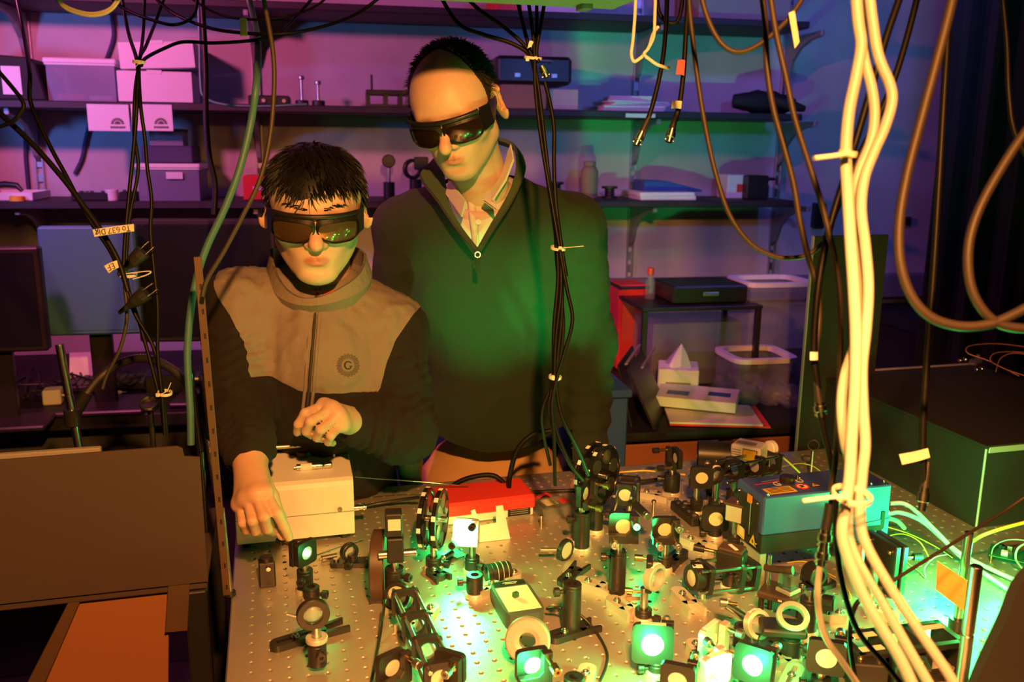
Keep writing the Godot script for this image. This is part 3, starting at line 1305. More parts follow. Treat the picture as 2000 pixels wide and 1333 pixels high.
func person_young():
	rng.seed = 21
	var off := Vector3(-0.38, 0, -2.02)
	var p := thing("person", "young man with tousled black hair in a tan and black zip jacket, touching a knob", "person", off)
	var ht := Transform3D(Basis(Vector3.UP, 0.20) * Basis(Vector3.RIGHT, 0.26) * Basis(Vector3.BACK, -0.01), pt(617, 414, 1.575))
	var hb := ht
	hb.basis = ht.basis.orthonormalized()
	var neck := pt(632, 590, 1.70)
	# ---- joints
	var shR := pt(468, 597, 1.64)
	var elR := pt(462, 785, 1.585)
	var wrR := pt(489, 893, 1.47)
	var shL := pt(768, 648, 1.70)
	var elL := pt(786, 842, 1.66)
	var wrL := pt(697, 828, 1.600)
	var hip := pt(655, 1010, 2.06)
	# ---- skin: head and neck, torso and arms under the clothes, hands
	var sk := Body.new()
	head_body(sk, hb, {"neck": neck, "nose": 1.15, "wide": 1.0, "top": 0.86})
	sk.net(0.0032)
	var hn := sk.v.size()
	var hidx := sk.idx.size()
	var core := Body.new()
	core.cap(neck, pt(640, 900, 1.93), 0.045, 0.07, 0.03)
	core.chain([neck, shR, elR, wrR], [0.045, 0.042, 0.036, 0.024], 0.03)
	core.chain([neck, shL, elL, wrL], [0.045, 0.042, 0.036, 0.024], 0.03)
	core.net(0.014)
	# reaching hand
	var hR := Body.new()
	var mR := [pt(517, 963, 1.402), pt(500, 966, 1.398), pt(483, 974, 1.404), pt(469, 985, 1.416)]
	hand_from(hR, wrR, wrR.lerp(elR, 0.35), mR, [
		[pt(541, 1003, 1.385), pt(554, 1028, 1.398), pt(564, 1050, 1.408)],
		[pt(515, 1010, 1.375), pt(523, 1034, 1.395), pt(533, 1040, 1.415)],
		[pt(493, 1018, 1.378), pt(499, 1038, 1.398), pt(510, 1040, 1.420)],
		[pt(474, 1022, 1.392), pt(480, 1036, 1.410), pt(491, 1038, 1.428)]],
		[pt(510, 925, 1.445), pt(531, 970, 1.435), pt(546, 1012, 1.432), pt(552, 1046, 1.425)], 0.0125)
	hR.net(0.0030)
	# curled hand in front of the chest
	var hL := Body.new()
	var mL := [pt(633, 793, 1.540), pt(648, 800, 1.528), pt(660, 813, 1.524), pt(668, 830, 1.528)]
	hand_from(hL, wrL, wrL.lerp(elL, 0.3), mL, [
		[pt(596, 808, 1.505), pt(583, 829, 1.510), pt(580, 845, 1.525)],
		[pt(606, 824, 1.492), pt(598, 843, 1.504), pt(610, 851, 1.524)],
		[pt(626, 840, 1.492), pt(619, 855, 1.506), pt(630, 858, 1.526)],
		[pt(646, 852, 1.498), pt(641, 864, 1.512), pt(650, 866, 1.532)]],
		[pt(672, 812, 1.575), pt(645, 822, 1.568), pt(622, 836, 1.552), pt(606, 846, 1.540)], 0.0125)
	hL.net(0.0030)
	for b in [core, hR, hL]:
		var o := sk.v.size()
		sk.v.append_array(b.v)
		sk.n.append_array(b.n)
		for i in b.idx:
			sk.idx.append(i + o)
	var base := Color(0.64, 0.45, 0.34)
	var cols := head_colors(sk, hb, base, Color(0.55, 0.22, 0.18), Color(0.66, 0.32, 0.22))
	part("body", sk.mesh(off, cols), M.skin_young, p)
	# nails
	for nl in [[hR, pt(565, 1052, 1.40), 0.004]]:
		pass
	# ---- jacket
	var j := Body.new()
	j.cap(shR, pt(600, 590, 1.70), 0.058, 0.070, 0.05)
	j.cap(shL, pt(650, 590, 1.71), 0.058, 0.070, 0.05)
	j.ell(pt(628, 700, 1.70), Vector3(0.155, 0.150, 0.105), 0.05, Basis(Vector3.UP, 0.15))
	j.cap(pt(630, 730, 1.71), pt(645, 960, 2.00), 0.125, 0.145, 0.06)
	j.chain([shR, elR, wrR.lerp(elR, 0.12)], [0.060, 0.054, 0.041], 0.03)
	j.chain([shL, elL, wrL.lerp(elL, -0.04)], [0.060, 0.056, 0.038], 0.03)
	j.net(0.0075)
	wrinkle(j, 0.0040, Vector3(9, 5, 9), 5)
	wrinkle(j, 0.0020, Vector3(24, 8, 24), 6)
	# bunching at the cuffs and elbows
	for i in j.v.size():
		for a in [[shR, elR, 1.0], [elR, wrR, 1.0], [elL, wrL, 1.0], [shL, elL, 0.7]]:
			var ab: Vector3 = a[1] - a[0]
			var f: float = (j.v[i] - a[0]).dot(ab) / ab.length_squared()
			if f > 0.35 and f < 1.0 and (j.v[i] - (a[0] + ab * f)).length() < 0.066:
				j.v[i] += j.n[i] * 0.0028 * a[2] * sin(f * ab.length() * 260.0 + 5.0 * sin(j.v[i].x * 40.0))
	j.renormal()
	# tan yoke: front outline given on the chest, in metres
	var yk := PackedVector2Array()
	for q in [[405, 470], [425, 560], [462, 610], [492, 670], [504, 724], [540, 732], [592, 757], [640, 764], [690, 767], [738, 772], [752, 715], [768, 672], [800, 626], [850, 585], [800, 440], [600, 420]]:
		var w := pt(q[0], q[1], 1.60)
		yk.append(Vector2(w.x, w.y))
	var fy := func(v: Vector3) -> float:
		var q := Vector2(v.x, v.y) * 1.0
		# seen from the lens the chest is at other depths too: scale onto the outline's depth
		q = Vector2(v.x, CAM.y + (v.y - CAM.y))
		var ins := Geometry2D.is_point_in_polygon(q, yk)
		var d := 1e3
		for i in yk.size():
			d = minf(d, Geometry2D.get_closest_point_to_segment(q, yk[i], yk[(i + 1) % yk.size()]).distance_to(q))
		return d if ins else -d
	part("jacket_yoke", j.cut(fy, off, 0.0012), M.jacket_tan, p, "tan woven yoke across the shoulders and chest")
	part("jacket_sleeves_and_body", j.cut(func(v): return -fy.call(v) + 0.003, off), M.jacket_dark, p, "black knitted sleeves and lower body")
	# stand-up collar around the neck
	var cb := MB.new()
	var rows := []
	var nn := 44
	var c0 := pt(626, 566, 1.665)
	for k in nn + 1:
		var a := TAU * k / nn                    # 0 = front
		var fr := cos(a)
		var bx := sin(a)
		var low := Vector3(bx * 0.090, -0.006 - 0.020 * fr, fr * 0.082)
		var top := Vector3(bx * 0.086, 0.072 - 0.072 * maxf(fr, 0.0) + 0.006 * sin(a * 3.0), fr * 0.078 + 0.012)
		var mid := low.lerp(top, 0.5) + Vector3(bx, 0, fr) * 0.008
		var rowp := []
		for w in [low - Vector3(bx, 0, fr) * 0.012 + Vector3(0, -0.02, 0), low, mid, top, top - Vector3(bx, -0.1, fr) * 0.005, mid - Vector3(bx, 0, fr) * 0.011, low - Vector3(bx, 0.6, fr) * 0.014]:
			rowp.append(c0 + Basis(Vector3.UP, 0.15) * w - off)
		rows.append(rowp)
	for k in nn:
		for w in 6:
			var a: Vector3 = rows[k][w]
			var b: Vector3 = rows[k + 1][w]
			var d: Vector3 = rows[k + 1][w + 1]
			var e: Vector3 = rows[k][w + 1]
			var g := (b - a).cross(e - a).normalized()
			var o2 := (a - (c0 - off)) * Vector3(1, 0, 1)
			if w == 3:
				g = Vector3.UP
			elif g.dot(o2) * (1.0 if w < 3 else -1.0) < 0:
				g = -g
			cb.flat(a, b, d, e, g)
	part("collar", cb, M.jacket_tan, p, "tan stand-up collar")
	# red shirt neckline
	var tee := MB.new()
	tee.lathe([Vector2(0.074, -0.03), Vector2(0.068, 0.0), Vector2(0.064, 0.022), Vector2(0.060, 0.022)], c0 - off + Vector3(0, -0.012, -0.006), Vector3(0, 1, 0.05), 32, true)
	part("undershirt", tee, M.tee_red, p, "red shirt showing at the neck")
	# zip down the front
	var zp := []
	for q in [[622, 562], [617, 590], [613, 640], [609, 690], [605, 740], [602, 775], [598, 810], [594, 850]]:
		var r := ray(q[0], q[1])
		var g := j.march(CAM + r * 1.2, r, 1.0)
		zp.append(j.hit(j.near(g, 0.022), CAM, r, g) - r * 0.0022 - off)
	var zb := MB.new()
	zb.tube(smooth_path(zp, 4), 0.0032, 6, true, 0.6)
	var tape := MB.new()
	for s in [-1.0, 1.0]:
		var q := []
		for w in smooth_path(zp, 4):
			q.append(w + Vector3(s * 0.0075, 0, -0.001))
		tape.tube(q, 0.0035, 6, true, 0.7)
	var zt := part("zip", zb, M.text_dark, p)
	part("tape", tape, M.jacket_tan, zt)
	var pul := MB.new()
	var zt0: Vector3 = zp[0] + Vector3(0, 0, 0.004)
	pul.box(zt0 + Vector3(0, -0.006, 0.002), Vector3(0.005, 0.016, 0.002), 0.0006)
	pul.ring(zt0 + Vector3(0, 0.004, 0.002), Vector3(0, 0, 1), 0.004, 0.0022, 0.002, 14, 0.0003)
	part("pull", pul, M.steel_dull, zt)
	# sunburst emblem with a letter on the chest
	var em := MB.new()
	var emc := Vector2(680, 714)
	var ec := j.march(CAM + ray(emc.x, emc.y) * 1.2, ray(emc.x, emc.y), 1.0)
	var near := j.near(ec, 0.045)
	var onj := func(x: float, y: float) -> Vector3:
		var r := ray(emc.x + x, emc.y + y)
		return j.hit(near, CAM, r, ec) - off
	for k in 40:
		var a := TAU * k / 40.0
		var d := Vector2(cos(a), sin(a))
		var sd := Vector2(-d.y, d.x)
		var q := []
		var rin := 12.5
		var rout := 23.0 if k % 2 == 0 else 21.5
		for w in [[rin, 0.35], [rin, -0.35], [rout, -0.75], [rout, 0.75]]:
			var z: Vector2 = d * w[0] + sd * w[1]
			q.append(onj.call(z.x, z.y) - ray(emc.x, emc.y) * 0.0022)
		em.flat(q[0], q[1], q[2], q[3], -ray(emc.x, emc.y).normalized())
	# letter G: arc, bar and serif
	var gpts := []
	for k in 19:
		var a := lerpf(0.85, TAU - 0.55, k / 18.0)
		gpts.append([Vector2(cos(a) * 6.6, -sin(a) * 7.4), 1.25 + 0.7 * absf(cos(a)) * (1.0 if cos(a) < 0 else 0.3)])
	gpts.append([Vector2(5.6, 2.0), 1.1])
	for k in gpts.size() - 1:
		var a: Vector2 = gpts[k][0]
		var b: Vector2 = gpts[k + 1][0]
		var s := Vector2(-(b - a).y, (b - a).x).normalized()
		var q := []
		for z in [a + s * gpts[k][1], a - s * gpts[k][1], b - s * gpts[k + 1][1], b + s * gpts[k + 1][1]]:
			q.append(onj.call(z.x, z.y) - ray(emc.x, emc.y) * 0.0022)
		em.flat(q[0], q[1], q[2], q[3], -ray(emc.x, emc.y).normalized())
	for w in [[2.0, 1.0, 8.0, 2.6], [4.8, -6.5, 6.2, -3.0]]:
		var q := []
		for z in [[w[0], w[1]], [w[2], w[1]], [w[2], w[3]], [w[0], w[3]]]:
			q.append(onj.call(z[0], z[1]) - ray(emc.x, emc.y) * 0.0022)
		em.flat(q[0], q[1], q[2], q[3], -ray(emc.x, emc.y).normalized())
	part("emblem", em, M.text_dark, p, "dark sunburst emblem around a letter G")
	# ---- hair
	var hm := func(q: Vector3) -> float:
		var front := 0.058 + 0.008 * sin(q.x * 60.0)            # hairline on the brow
		var m := q.y - (front if q.z > 0.035 else lerpf(-0.03, front, smoothstep(-0.03, 0.035, q.z)))
		if q.z < -0.045:
			m = q.y + 0.055
		if absf(q.x) > 0.05 and q.z > -0.045:
			m = minf(m, q.y - lerpf(0.026, 0.012, smoothstep(0.02, 0.045, q.z)))
		return clampf(m * 60.0, -1.0, 1.0)
	var hair := hair_cap(sk_head(sk, hn, hidx), hb, hm, 0.008, off)
	var inv := hb.affine_inverse()
	var ce := Vector3(0, 0.031, -0.012)
	var er := Vector3(0.078, 0.079, 0.100)
	for tries in 6500:
		var i := rng.randi() % hn
		var q := inv * sk.v[i]
		if hm.call(q) <= 0.1:
			continue
		# combed from the crown outwards, close to the scalp
		var side := signf(q.x + 0.012) * 0.5
		var l := rng.randf_range(0.035, 0.062)
		if absf(q.x) > 0.055 or q.z < -0.06:
			l *= 0.6
		elif q.z > 0.03:
			l *= 0.72
		var wob := Vector3(rng.randf_range(-0.5, 0.5), rng.randf_range(-0.3, 0.3), rng.randf_range(-0.4, 0.4))
		var lift := rng.randf_range(0.006, 0.015)
		var r := rng.randf_range(0.0011, 0.0024)
		var pts := []
		var rad := []
		for k in 7:
			var f := k / 6.0
			pts.append(hb * q - off)
			rad.append(r * (1.0 - pow(f, 2.0)) + 0.00015)
			var dir := (q - Vector3(0.01, 0.115, -0.055)).normalized() + wob * 0.7 + Vector3(side * f, -0.25 * f, 0)
			q += dir.normalized() * l / 6.0
			var e := (q - ce) / er
			var want := 1.0 + (lift * (0.4 + 0.9 * f)) / 0.08
			if q.y > 0.035 or absf(q.x) > 0.06 or q.z < 0.02:
				q = ce + (q - ce) * lerpf(1.0, want / e.length(), 0.75)
			elif e.length() < want:
				q = ce + (q - ce) * want / e.length()
		hair.tube(pts, rad, 4, false, 0.6)
	part("hair", hair, M.hair_black, p, "tousled black hair with a fringe")
	# eyebrows
	for s in [-1.0, 1.0]:
		var eb := MB.new()
		for k in 34:
			var f := rng.randf()
			var x: float = s * lerpf(0.012, 0.050, f)
			var y := 0.0365 + 0.006 * sin(f * 2.2) + rng.randf_range(-0.0025, 0.0025)
			var q := hb * Vector3(x, y, 0.12)
			var dr := -hb.basis.z
			var sp := sk.march(q, dr, 0.1)
			strand(eb, sp - off, hb.basis * Vector3(s * 0.9, 0.25 - 0.5 * f, 0.15), hb.basis * Vector3(s, -0.2, 0.02), 0.007, 0.00045, hb.basis.z, 2)
		part("eyebrow", eb, M.hair_black, p)
	goggles(p, hb, off, M.lens_brown, 0.92)
	shoes_and_legs(p, off, hip, 0.155, M.trouser_dark)

func sk_head(sk: Body, hn: int, hidx: int) -> Body:
	var b := Body.new()
	b.v = sk.v.slice(0, hn)
	b.n = sk.n.slice(0, hn)
	b.idx = sk.idx.slice(0, hidx)
	return b

func person_tall():
	rng.seed = 22
	var off := Vector3(-0.04, 0, -2.13)
	var p := thing("person", "tall balding man in a dark green quarter-zip sweater, looking down at the table", "person", off)
	var ht := Transform3D(Basis(Vector3.UP, -0.20) * Basis(Vector3.RIGHT, 0.47) * Basis(Vector3.BACK, 0.17), pt(893, 218, 1.715))
	var hb := ht
	var neck := pt(945, 385, 1.86)
	var shR := pt(796, 446, 1.93)
	var elR := pt(772, 690, 2.02)
	var wrR := pt(800, 900, 2.0)
	var shL := pt(1116, 446, 1.94)
	var elL := pt(1148, 670, 2.00)
	var wrL := pt(1146, 885, 1.945)
	var hip := pt(962, 955, 2.13)
	var sk := Body.new()
	head_body(sk, hb, {"neck": neck, "nose": 1.4, "wide": 1.0})
	sk.net(0.0032)
	var hn := sk.v.size()
	var hidx := sk.idx.size()
	var core := Body.new()
	core.cap(neck, pt(960, 880, 2.10), 0.045, 0.06, 0.03)
	core.chain([neck, shR, elR, wrR], [0.045, 0.045, 0.038, 0.026], 0.03)
	core.chain([neck, shL, elL, wrL], [0.045, 0.045, 0.038, 0.026], 0.03)
	core.net(0.014)
	var parts := [core]
	# hands hanging at the table edge
	for w in [[wrL, elL, 1.0], [wrR, elR, -1.0]]:
		var hnd := Body.new()
		var a: Vector3 = w[0]
		var dn: Vector3 = ((w[0] - w[1]).normalized() + Vector3(0, -0.3, 0.25)).normalized()
		var sx := Vector3(w[2] * -0.55, 0, 0.83).normalized()
		var mc := []
		var ch := []
		for i in 4:
			var m0 := a + dn * 0.085 + sx * (0.030 - 0.020 * i)
			mc.append(m0)
			var inw := Vector3(-w[2] * 0.5, 0, -0.2)
			ch.append([m0 + dn * 0.036 + inw * 0.008, m0 + dn * 0.058 + inw * 0.026, m0 + dn * 0.070 + inw * 0.046])
		hand_from(hnd, a, a.lerp(w[1], 0.3), mc, ch, [a + dn * 0.025 + sx * 0.02, a + dn * 0.06 + sx * 0.048, a + dn * 0.088 + sx * 0.052, a + dn * 0.11 + sx * 0.045], 0.013)
		hnd.net(0.0035)
		parts.append(hnd)
	for b in parts:
		var o := sk.v.size()
		sk.v.append_array(b.v)
		sk.n.append_array(b.n)
		for i in b.idx:
			sk.idx.append(i + o)
	var cols := head_colors(sk, hb, Color(0.66, 0.45, 0.34), Color(0.58, 0.24, 0.19), Color(0.72, 0.30, 0.20), {"stubble": 0.5})
	part("body", sk.mesh(off, cols), M.skin_tall, p)
	# ---- sweater
	var s := Body.new()
	s.cap(shR, pt(915, 405, 1.89), 0.068, 0.075, 0.06)
	s.cap(shL, pt(975, 405, 1.89), 0.068, 0.075, 0.06)
	s.ell(pt(958, 560, 1.96), Vector3(0.185, 0.205, 0.125), 0.06)
	s.ell(pt(962, 770, 2.03), Vector3(0.176, 0.21, 0.138), 0.06)
	s.chain([shR, elR, wrR], [0.068, 0.058, 0.044], 0.03)
	s.chain([shL, elL, wrL.lerp(elL, 0.02)], [0.070, 0.060, 0.045], 0.025)
	s.net(0.0085)
	wrinkle(s, 0.0035, Vector3(7, 5, 7), 8)
	for i in s.v.size():
		for a in [[shL, elL, 0.6], [elL, wrL, 1.0]]:
			var ab: Vector3 = a[1] - a[0]
			var f: float = (s.v[i] - a[0]).dot(ab) / ab.length_squared()
			if f > 0.2 and f < 1.0 and (s.v[i] - (a[0] + ab * f)).length() < 0.085 and s.v[i].x > a[0].x - 0.075:
				s.v[i] += s.n[i] * 0.003 * a[2] * sin(f * ab.length() * 150.0 + 3.0 * sin(s.v[i].x * 30.0))
	s.renormal()
	var yh := pt(960, 893, 1.9).y
	# V of the open neck on the chest
	var vv := PackedVector2Array()
	for q in [[932, 488], [905, 455], [876, 412], [850, 365], [838, 325], [880, 240], [1000, 240], [1014, 310], [1008, 350], [985, 400], [958, 445]]:
		var w := pt(q[0], q[1], 1.82)
		vv.append(Vector2(w.x, w.y))
	var zf := pt(960, 420, 1.93).z
	var fs := func(v: Vector3) -> float:
		var q := Vector2(v.x, v.y)
		var d := 1e3
		for i in vv.size():
			d = minf(d, Geometry2D.get_closest_point_to_segment(q, vv[i], vv[(i + 1) % vv.size()]).distance_to(q))
		if Geometry2D.is_point_in_polygon(q, vv):
			d = -d
		if v.z < zf:
			d = maxf(d, zf - v.z)
		return minf(d, v.y - yh - 0.055 * pow((v.x + 0.035) / 0.17, 2.0)) if v.x < 0.135 and v.x > -0.26 else d
	part("sweater", s.cut(fs, off), M.knit_green, p)
	var hemb := MB.new()
	# ---- shirt under the open neck
	var sh := Body.new()
	sh.cap(shR.lerp(neck, 0.5), pt(915, 405, 1.895), 0.055, 0.066, 0.06)
	sh.cap(shL.lerp(neck, 0.5), pt(975, 405, 1.895), 0.055, 0.066, 0.06)
	sh.ell(pt(958, 560, 1.965), Vector3(0.165, 0.195, 0.118), 0.06)
	sh.ell(pt(940, 445, 1.885), Vector3(0.085, 0.075, 0.075), 0.04)
	sh.net(0.010)
	part("shirt", sh.cut(func(v): return minf(v.z - zf + 0.04, 0.003 - fs.call(Vector3(v.x, v.y, zf + 0.1))), off), M.shirt, p, "pale button-down shirt")
	var onsh := func(x: float, y: float, lift: float) -> Vector3:
		var r := ray(x, y)
		return sh.march(CAM + r * 1.5, r, 0.8) - r * lift - off
	var pl := MB.new()
	var plk := []
	for q in [[921, 392], [924, 420], [928, 450], [931, 485]]:
		plk.append(onsh.call(q[0], q[1], 0.0015))
	pl.tube(smooth_path(plk, 4), 0.009, 8, true, 0.22)
	part("placket", pl, M.shirt, p)
	for q in [[934, 434]]:
		var bt := MB.new()
		var c: Vector3 = onsh.call(q[0], q[1], 0.004)
		bt.lathe([Vector2(0, 0), Vector2(0.0055, 0), Vector2(0.0055, 0.0018), Vector2(0.004, 0.0022), Vector2(0, 0.0015)], c, -ray(q[0], q[1]), 16)
		part("button", bt, M.white, p)
	# shirt collar: two thick flaps that fold over
	var flaps := [
		[[878, 352, 1.80], [893, 372, 1.765], [910, 394, 1.745], [902, 424, 1.735], [888, 402, 1.745], [872, 380, 1.775]],
		[[998, 283, 1.86], [1003, 312, 1.81], [988, 352, 1.775], [962, 392, 1.748], [972, 412, 1.738], [958, 402, 1.742], [944, 392, 1.752], [962, 372, 1.775], [982, 340, 1.80], [992, 300, 1.84]]]
	for f in flaps:
		var col := MB.new()
		var pts := []
		for q in f:
			pts.append(pt(q[0], q[1], q[2]) - off)
		var c := Vector3.ZERO
		for q in pts:
			c += q / pts.size()
		var m: int = pts.size()
		if m == 6:
			thick_fan(col, pts, c, 0.0025)
		else:
			# strip from the back of the neck down to the point
			var lf := [pts[0], pts[9], pts[8], pts[7], pts[6]]
			var rg := [pts[0], pts[1], pts[2], pts[3], pts[4]]
			thick_strip(col, lf, rg, 0.0025)
		part("shirt_collar", col, M.shirt, p)
	# crew-neck undershirt
	var tee := MB.new()
	tee.lathe([Vector2(0.074, -0.03), Vector2(0.067, -0.004), Vector2(0.063, 0.008), Vector2(0.058, 0.006)], pt(938, 392, 1.855) - off, Vector3(0.05, 1, 0.45), 32, true)
	part("undershirt", tee, M.tee, p, "pink crew-neck undershirt")
	# sweater collar: lining side turned out on both sides of the V
	var cl := MB.new()
	var e_in := [[932, 488, 1.765], [903, 450, 1.765], [880, 410, 1.77], [872, 372, 1.79], [868, 332, 1.82], [880, 290, 1.92], [940, 268, 1.965], [998, 280, 1.90], [1010, 315, 1.83], [1003, 352, 1.79], [985, 395, 1.77], [958, 443, 1.763], [934, 488, 1.763]]
	var e_out := [[930, 490, 1.76], [892, 448, 1.757], [856, 395, 1.765], [822, 347, 1.79], [838, 322, 1.83], [870, 296, 1.94], [940, 275, 1.985], [1004, 290, 1.93], [1024, 322, 1.85], [1020, 350, 1.80], [999, 395, 1.768], [967, 443, 1.757], [936, 490, 1.758]]
	var li := []
	var lo := []
	for k in e_in.size():
		li.append(pt(e_in[k][0], e_in[k][1], e_in[k][2]) - off)
		lo.append(pt(e_out[k][0], e_out[k][1], e_out[k][2]) - off)
	thick_strip(cl, smooth_path(li, 4), smooth_path(lo, 4), 0.004)
	part("sweater_collar", cl, M.knit_lining, p, "paler green lining of the turned-out collar")
	var zb := MB.new()
	zb.tube(smooth_path(lo, 4), 0.0022, 6)
	var zp := part("zip", zb, M.text_dark, p)
	var pu := MB.new()
	var z0 := pt(933, 498, 1.75) - off
	pu.ring(z0, Vector3(0, 0.2, 1), 0.0065, 0.0045, 0.002, 16, 0.0004)
	var pu2 := MB.new()
	pu2.box(z0 + Vector3(0, -0.021, 0.002), Vector3(0.010, 0.030, 0.004), 0.0018)
	part("pull_ring", pu, M.steel, zp)
	part("pull", pu2, M.knit_green, zp)
	# ribbed hem
	# ---- hair: short sides and a thin forelock over a receding brow
	var hm := func(q: Vector3) -> float:
		var ax := absf(q.x)
		# bald dome in front, hair from the temples backwards
		var side := lerpf(0.068, 0.020, smoothstep(0.035, 0.072, q.y + ax * 0.12))
		var edge := q.z - (0.030 - 0.4 * maxf(0.0, 0.066 - ax))
		var m := -edge
		var low := -0.02 if q.z < 0.02 else 0.0
		if q.z < -0.045:
			low = -0.06
		m = minf(m, q.y - low)
		if ax > 0.05:
			m = minf(m, q.distance_to(Vector3(signf(q.x) * 0.082, 0.0, -0.014)) - 0.038)
		return clampf(m * 55.0, -1.0, 1.0)
	var hair := hair_cap(sk_head(sk, hn, hidx), hb, hm, 0.005, off)
	var inv := hb.affine_inverse()
	for tries in 9000:
		var i := rng.randi() % hn
		var q := inv * sk.v[i]
		var thin := 0.0
		if hm.call(q) <= 0.1:
			continue
		if q.y < -0.01 and absf(q.x) > 0.074 and q.z > -0.035:
			continue
		var nrm := inv.basis * sk.n[i]
		var d0 := (nrm * 0.6 + Vector3(rng.randf_range(-0.3, 0.3), 0.1, 0.3)).normalized()
		var d1 := (nrm * 0.15 + Vector3(rng.randf_range(-0.4, 0.4), -0.35, 0.5 if absf(q.x) < 0.06 else -0.1)).normalized()
		if absf(q.x) > 0.06:
			d1 = (nrm * 0.1 + Vector3(0, -1.0, -0.2 + rng.randf_range(-0.2, 0.2))).normalized()
		var l := rng.randf_range(0.008, 0.016)
		strand(hair, sk.v[i] + sk.n[i] * (0.002 if thin < 0.5 else 0.0) - off, hb.basis * d0, hb.basis * d1, l, 0.0009 if thin < 0.5 else 0.0005, hb.basis * nrm, 2)
	part("hair", hair, M.hair_brown, p, "short brown hair receding over the crown")
	goggles(p, hb, off, M.lens_dark, 0.92)
	shoes_and_legs(p, off, hip, 0.175, M.khaki)

func thick_fan(mb: MB, pts: Array, c: Vector3, t: float):
	var m := pts.size()
	var nn: Vector3 = (pts[1] - pts[0]).cross(c - pts[0]).normalized()
	if nn.z < 0:
		nn = -nn
	for i in m:
		var a: Vector3 = pts[i]
		var b: Vector3 = pts[(i + 1) % m]
		mb.tri(a + nn * t, b + nn * t, c + nn * t * 2.0, nn, nn, nn)
		mb.tri(a - nn * t, b - nn * t, c - nn * t, -nn, -nn, -nn)
		var e := ((a + b) * 0.5 - c).normalized()
		mb.flat(a + nn * t, b + nn * t, b - nn * t, a - nn * t, e)

func thick_strip(mb: MB, l: Array, r: Array, t: float):
	var m := l.size()
	var ns := []
	for i in m:
		var d: Vector3 = l[mini(i + 1, m - 1)] - l[maxi(i - 1, 0)] + r[mini(i + 1, m - 1)] - r[maxi(i - 1, 0)]
		var w: Vector3 = r[i] - l[i]
		if w.length() < 1e-5:
			w = r[mini(i + 1, m - 1)] - l[mini(i + 1, m - 1)]
		var nn := d.cross(w).normalized()
		if i > 0 and nn.dot(ns[i - 1]) < 0:
			nn = -nn
		ns.append(nn)
	for i in m - 1:
		var a: Vector3 = l[i]
		var b: Vector3 = r[i]
		var d: Vector3 = r[i + 1]
		var e: Vector3 = l[i + 1]
		var n0: Vector3 = ns[i]
		var n1: Vector3 = ns[i + 1]
		mb.quad(a + n0 * t, b + n0 * t, d + n1 * t, e + n1 * t, n0, n0, n1, n1)
		mb.quad(a - n0 * t, b - n0 * t, d - n1 * t, e - n1 * t, -n0, -n0, -n1, -n1)
		mb.flat(a + n0 * t, e + n1 * t, e - n1 * t, a - n0 * t, (a - b).normalized())
		mb.flat(b + n0 * t, d + n1 * t, d - n1 * t, b - n0 * t, (b - a).normalized())

# ------------------------------------------------------------------ wall shelves and what stands on them
var sh_off := 0.30
var shelf_y := []

func shelves():
	var tops := [[1000.0, 20.0], [800.0, 209.0], [800.0, 393.0]]
	var ends := [1583.0, 1568.0, 1552.0]
	var lab := ["highest black wall shelf with cartons on it", "middle black wall shelf with white boxes and a rolled dark cloth", "lowest black wall shelf behind the two men"]
	var rb := Basis(Vector3.UP, RYAW)
	var ux := [-1.10, -0.42, 0.80, 1.42]
	for k in 3:
		var y := on_wall(tops[k][0], tops[k][1], sh_off).y
		shelf_y.append(y)
		var xr := (rb.inverse() * (on_wall(ends[k], tops[k][1], sh_off) - wall_o)).x
		var xl := -1.75
		var t := thing("wall_shelf", lab[k], "shelf", rp(0, y, 0), RYAW)
		var b := MB.new()
		b.box(Vector3((xl + xr) * 0.5, -0.012, 0.155), Vector3(xr - xl, 0.024, 0.30), 0.003)
		part("board", b, M.shelf, t)
		for x in [-1.32, -0.58, 0.83, 1.44]:
			var g := MB.new()
			var pl := PackedVector2Array([Vector2(0.0, 0), Vector2(0.27, 0), Vector2(0.27, -0.018), Vector2(0.18, -0.026), Vector2(0.11, -0.05), Vector2(0.06, -0.09), Vector2(0.03, -0.15), Vector2(0.0, -0.17)])
			g.prism(pl, 0.016, Transform3D(Basis(Vector3.UP, -PI / 2), Vector3(x, -0.025, 0.012)), 0.002)
			part("bracket", g, M.bracket, t)
	for x in [-1.32, -0.58, 0.83, 1.44]:
		var b := MB.new()
		for s in [-1.0, 1.0]:
			b.box(Vector3(s * 0.011, 0, 0.008), Vector3(0.005, 1.35, 0.016), 0.001)
		for k in 27:
			b.box(Vector3(0, -0.66 + k * 0.05, 0.006), Vector3(0.022, 0.030, 0.008))
		struct("trim_upright", b, M.steel_dull, rp(x, 1.75, 0), RYAW)
	shelf_goods()

# box whose front face shows as the pixel rectangle, standing off metres in front of the wall
func carton(called: String, label: String, cat: String, r: Array, off: float, depth: float, m: Material, bev := 0.004, turn := 0.0, group := "") -> Node3D:
	var bl := on_wall((r[0] + r[2]) * 0.5, r[3], off)
	var wl := on_wall(r[0], (r[1] + r[3]) * 0.5, off)
	var wr := on_wall(r[2], (r[1] + r[3]) * 0.5, off)
	var w := (wr - wl).length()
	var h := on_wall((r[0] + r[2]) * 0.5, r[1], off).y - bl.y
	var t := thing(called, label, cat, bl, RYAW + turn, group)
	t.set_meta("w", w)
	t.set_meta("h", h)
	if m != null:
		var b := MB.new()
		b.box(Vector3(0, h * 0.5, -depth * 0.5), Vector3(w, h, depth), bev)
		part("body", b, m, t)
	return t

func on_shelf(t: Node3D, k: int):
	t.position.y = shelf_y[k] + 0.0005

func label_card(t: Node3D, x: float, y: float, w: float, h: float, z: float, m: Material, n := "sticker"):
	var b := MB.new()
	b.box(Vector3(x, y, z), Vector3(w, h, 0.0012))
	return part(n, b, m, t)

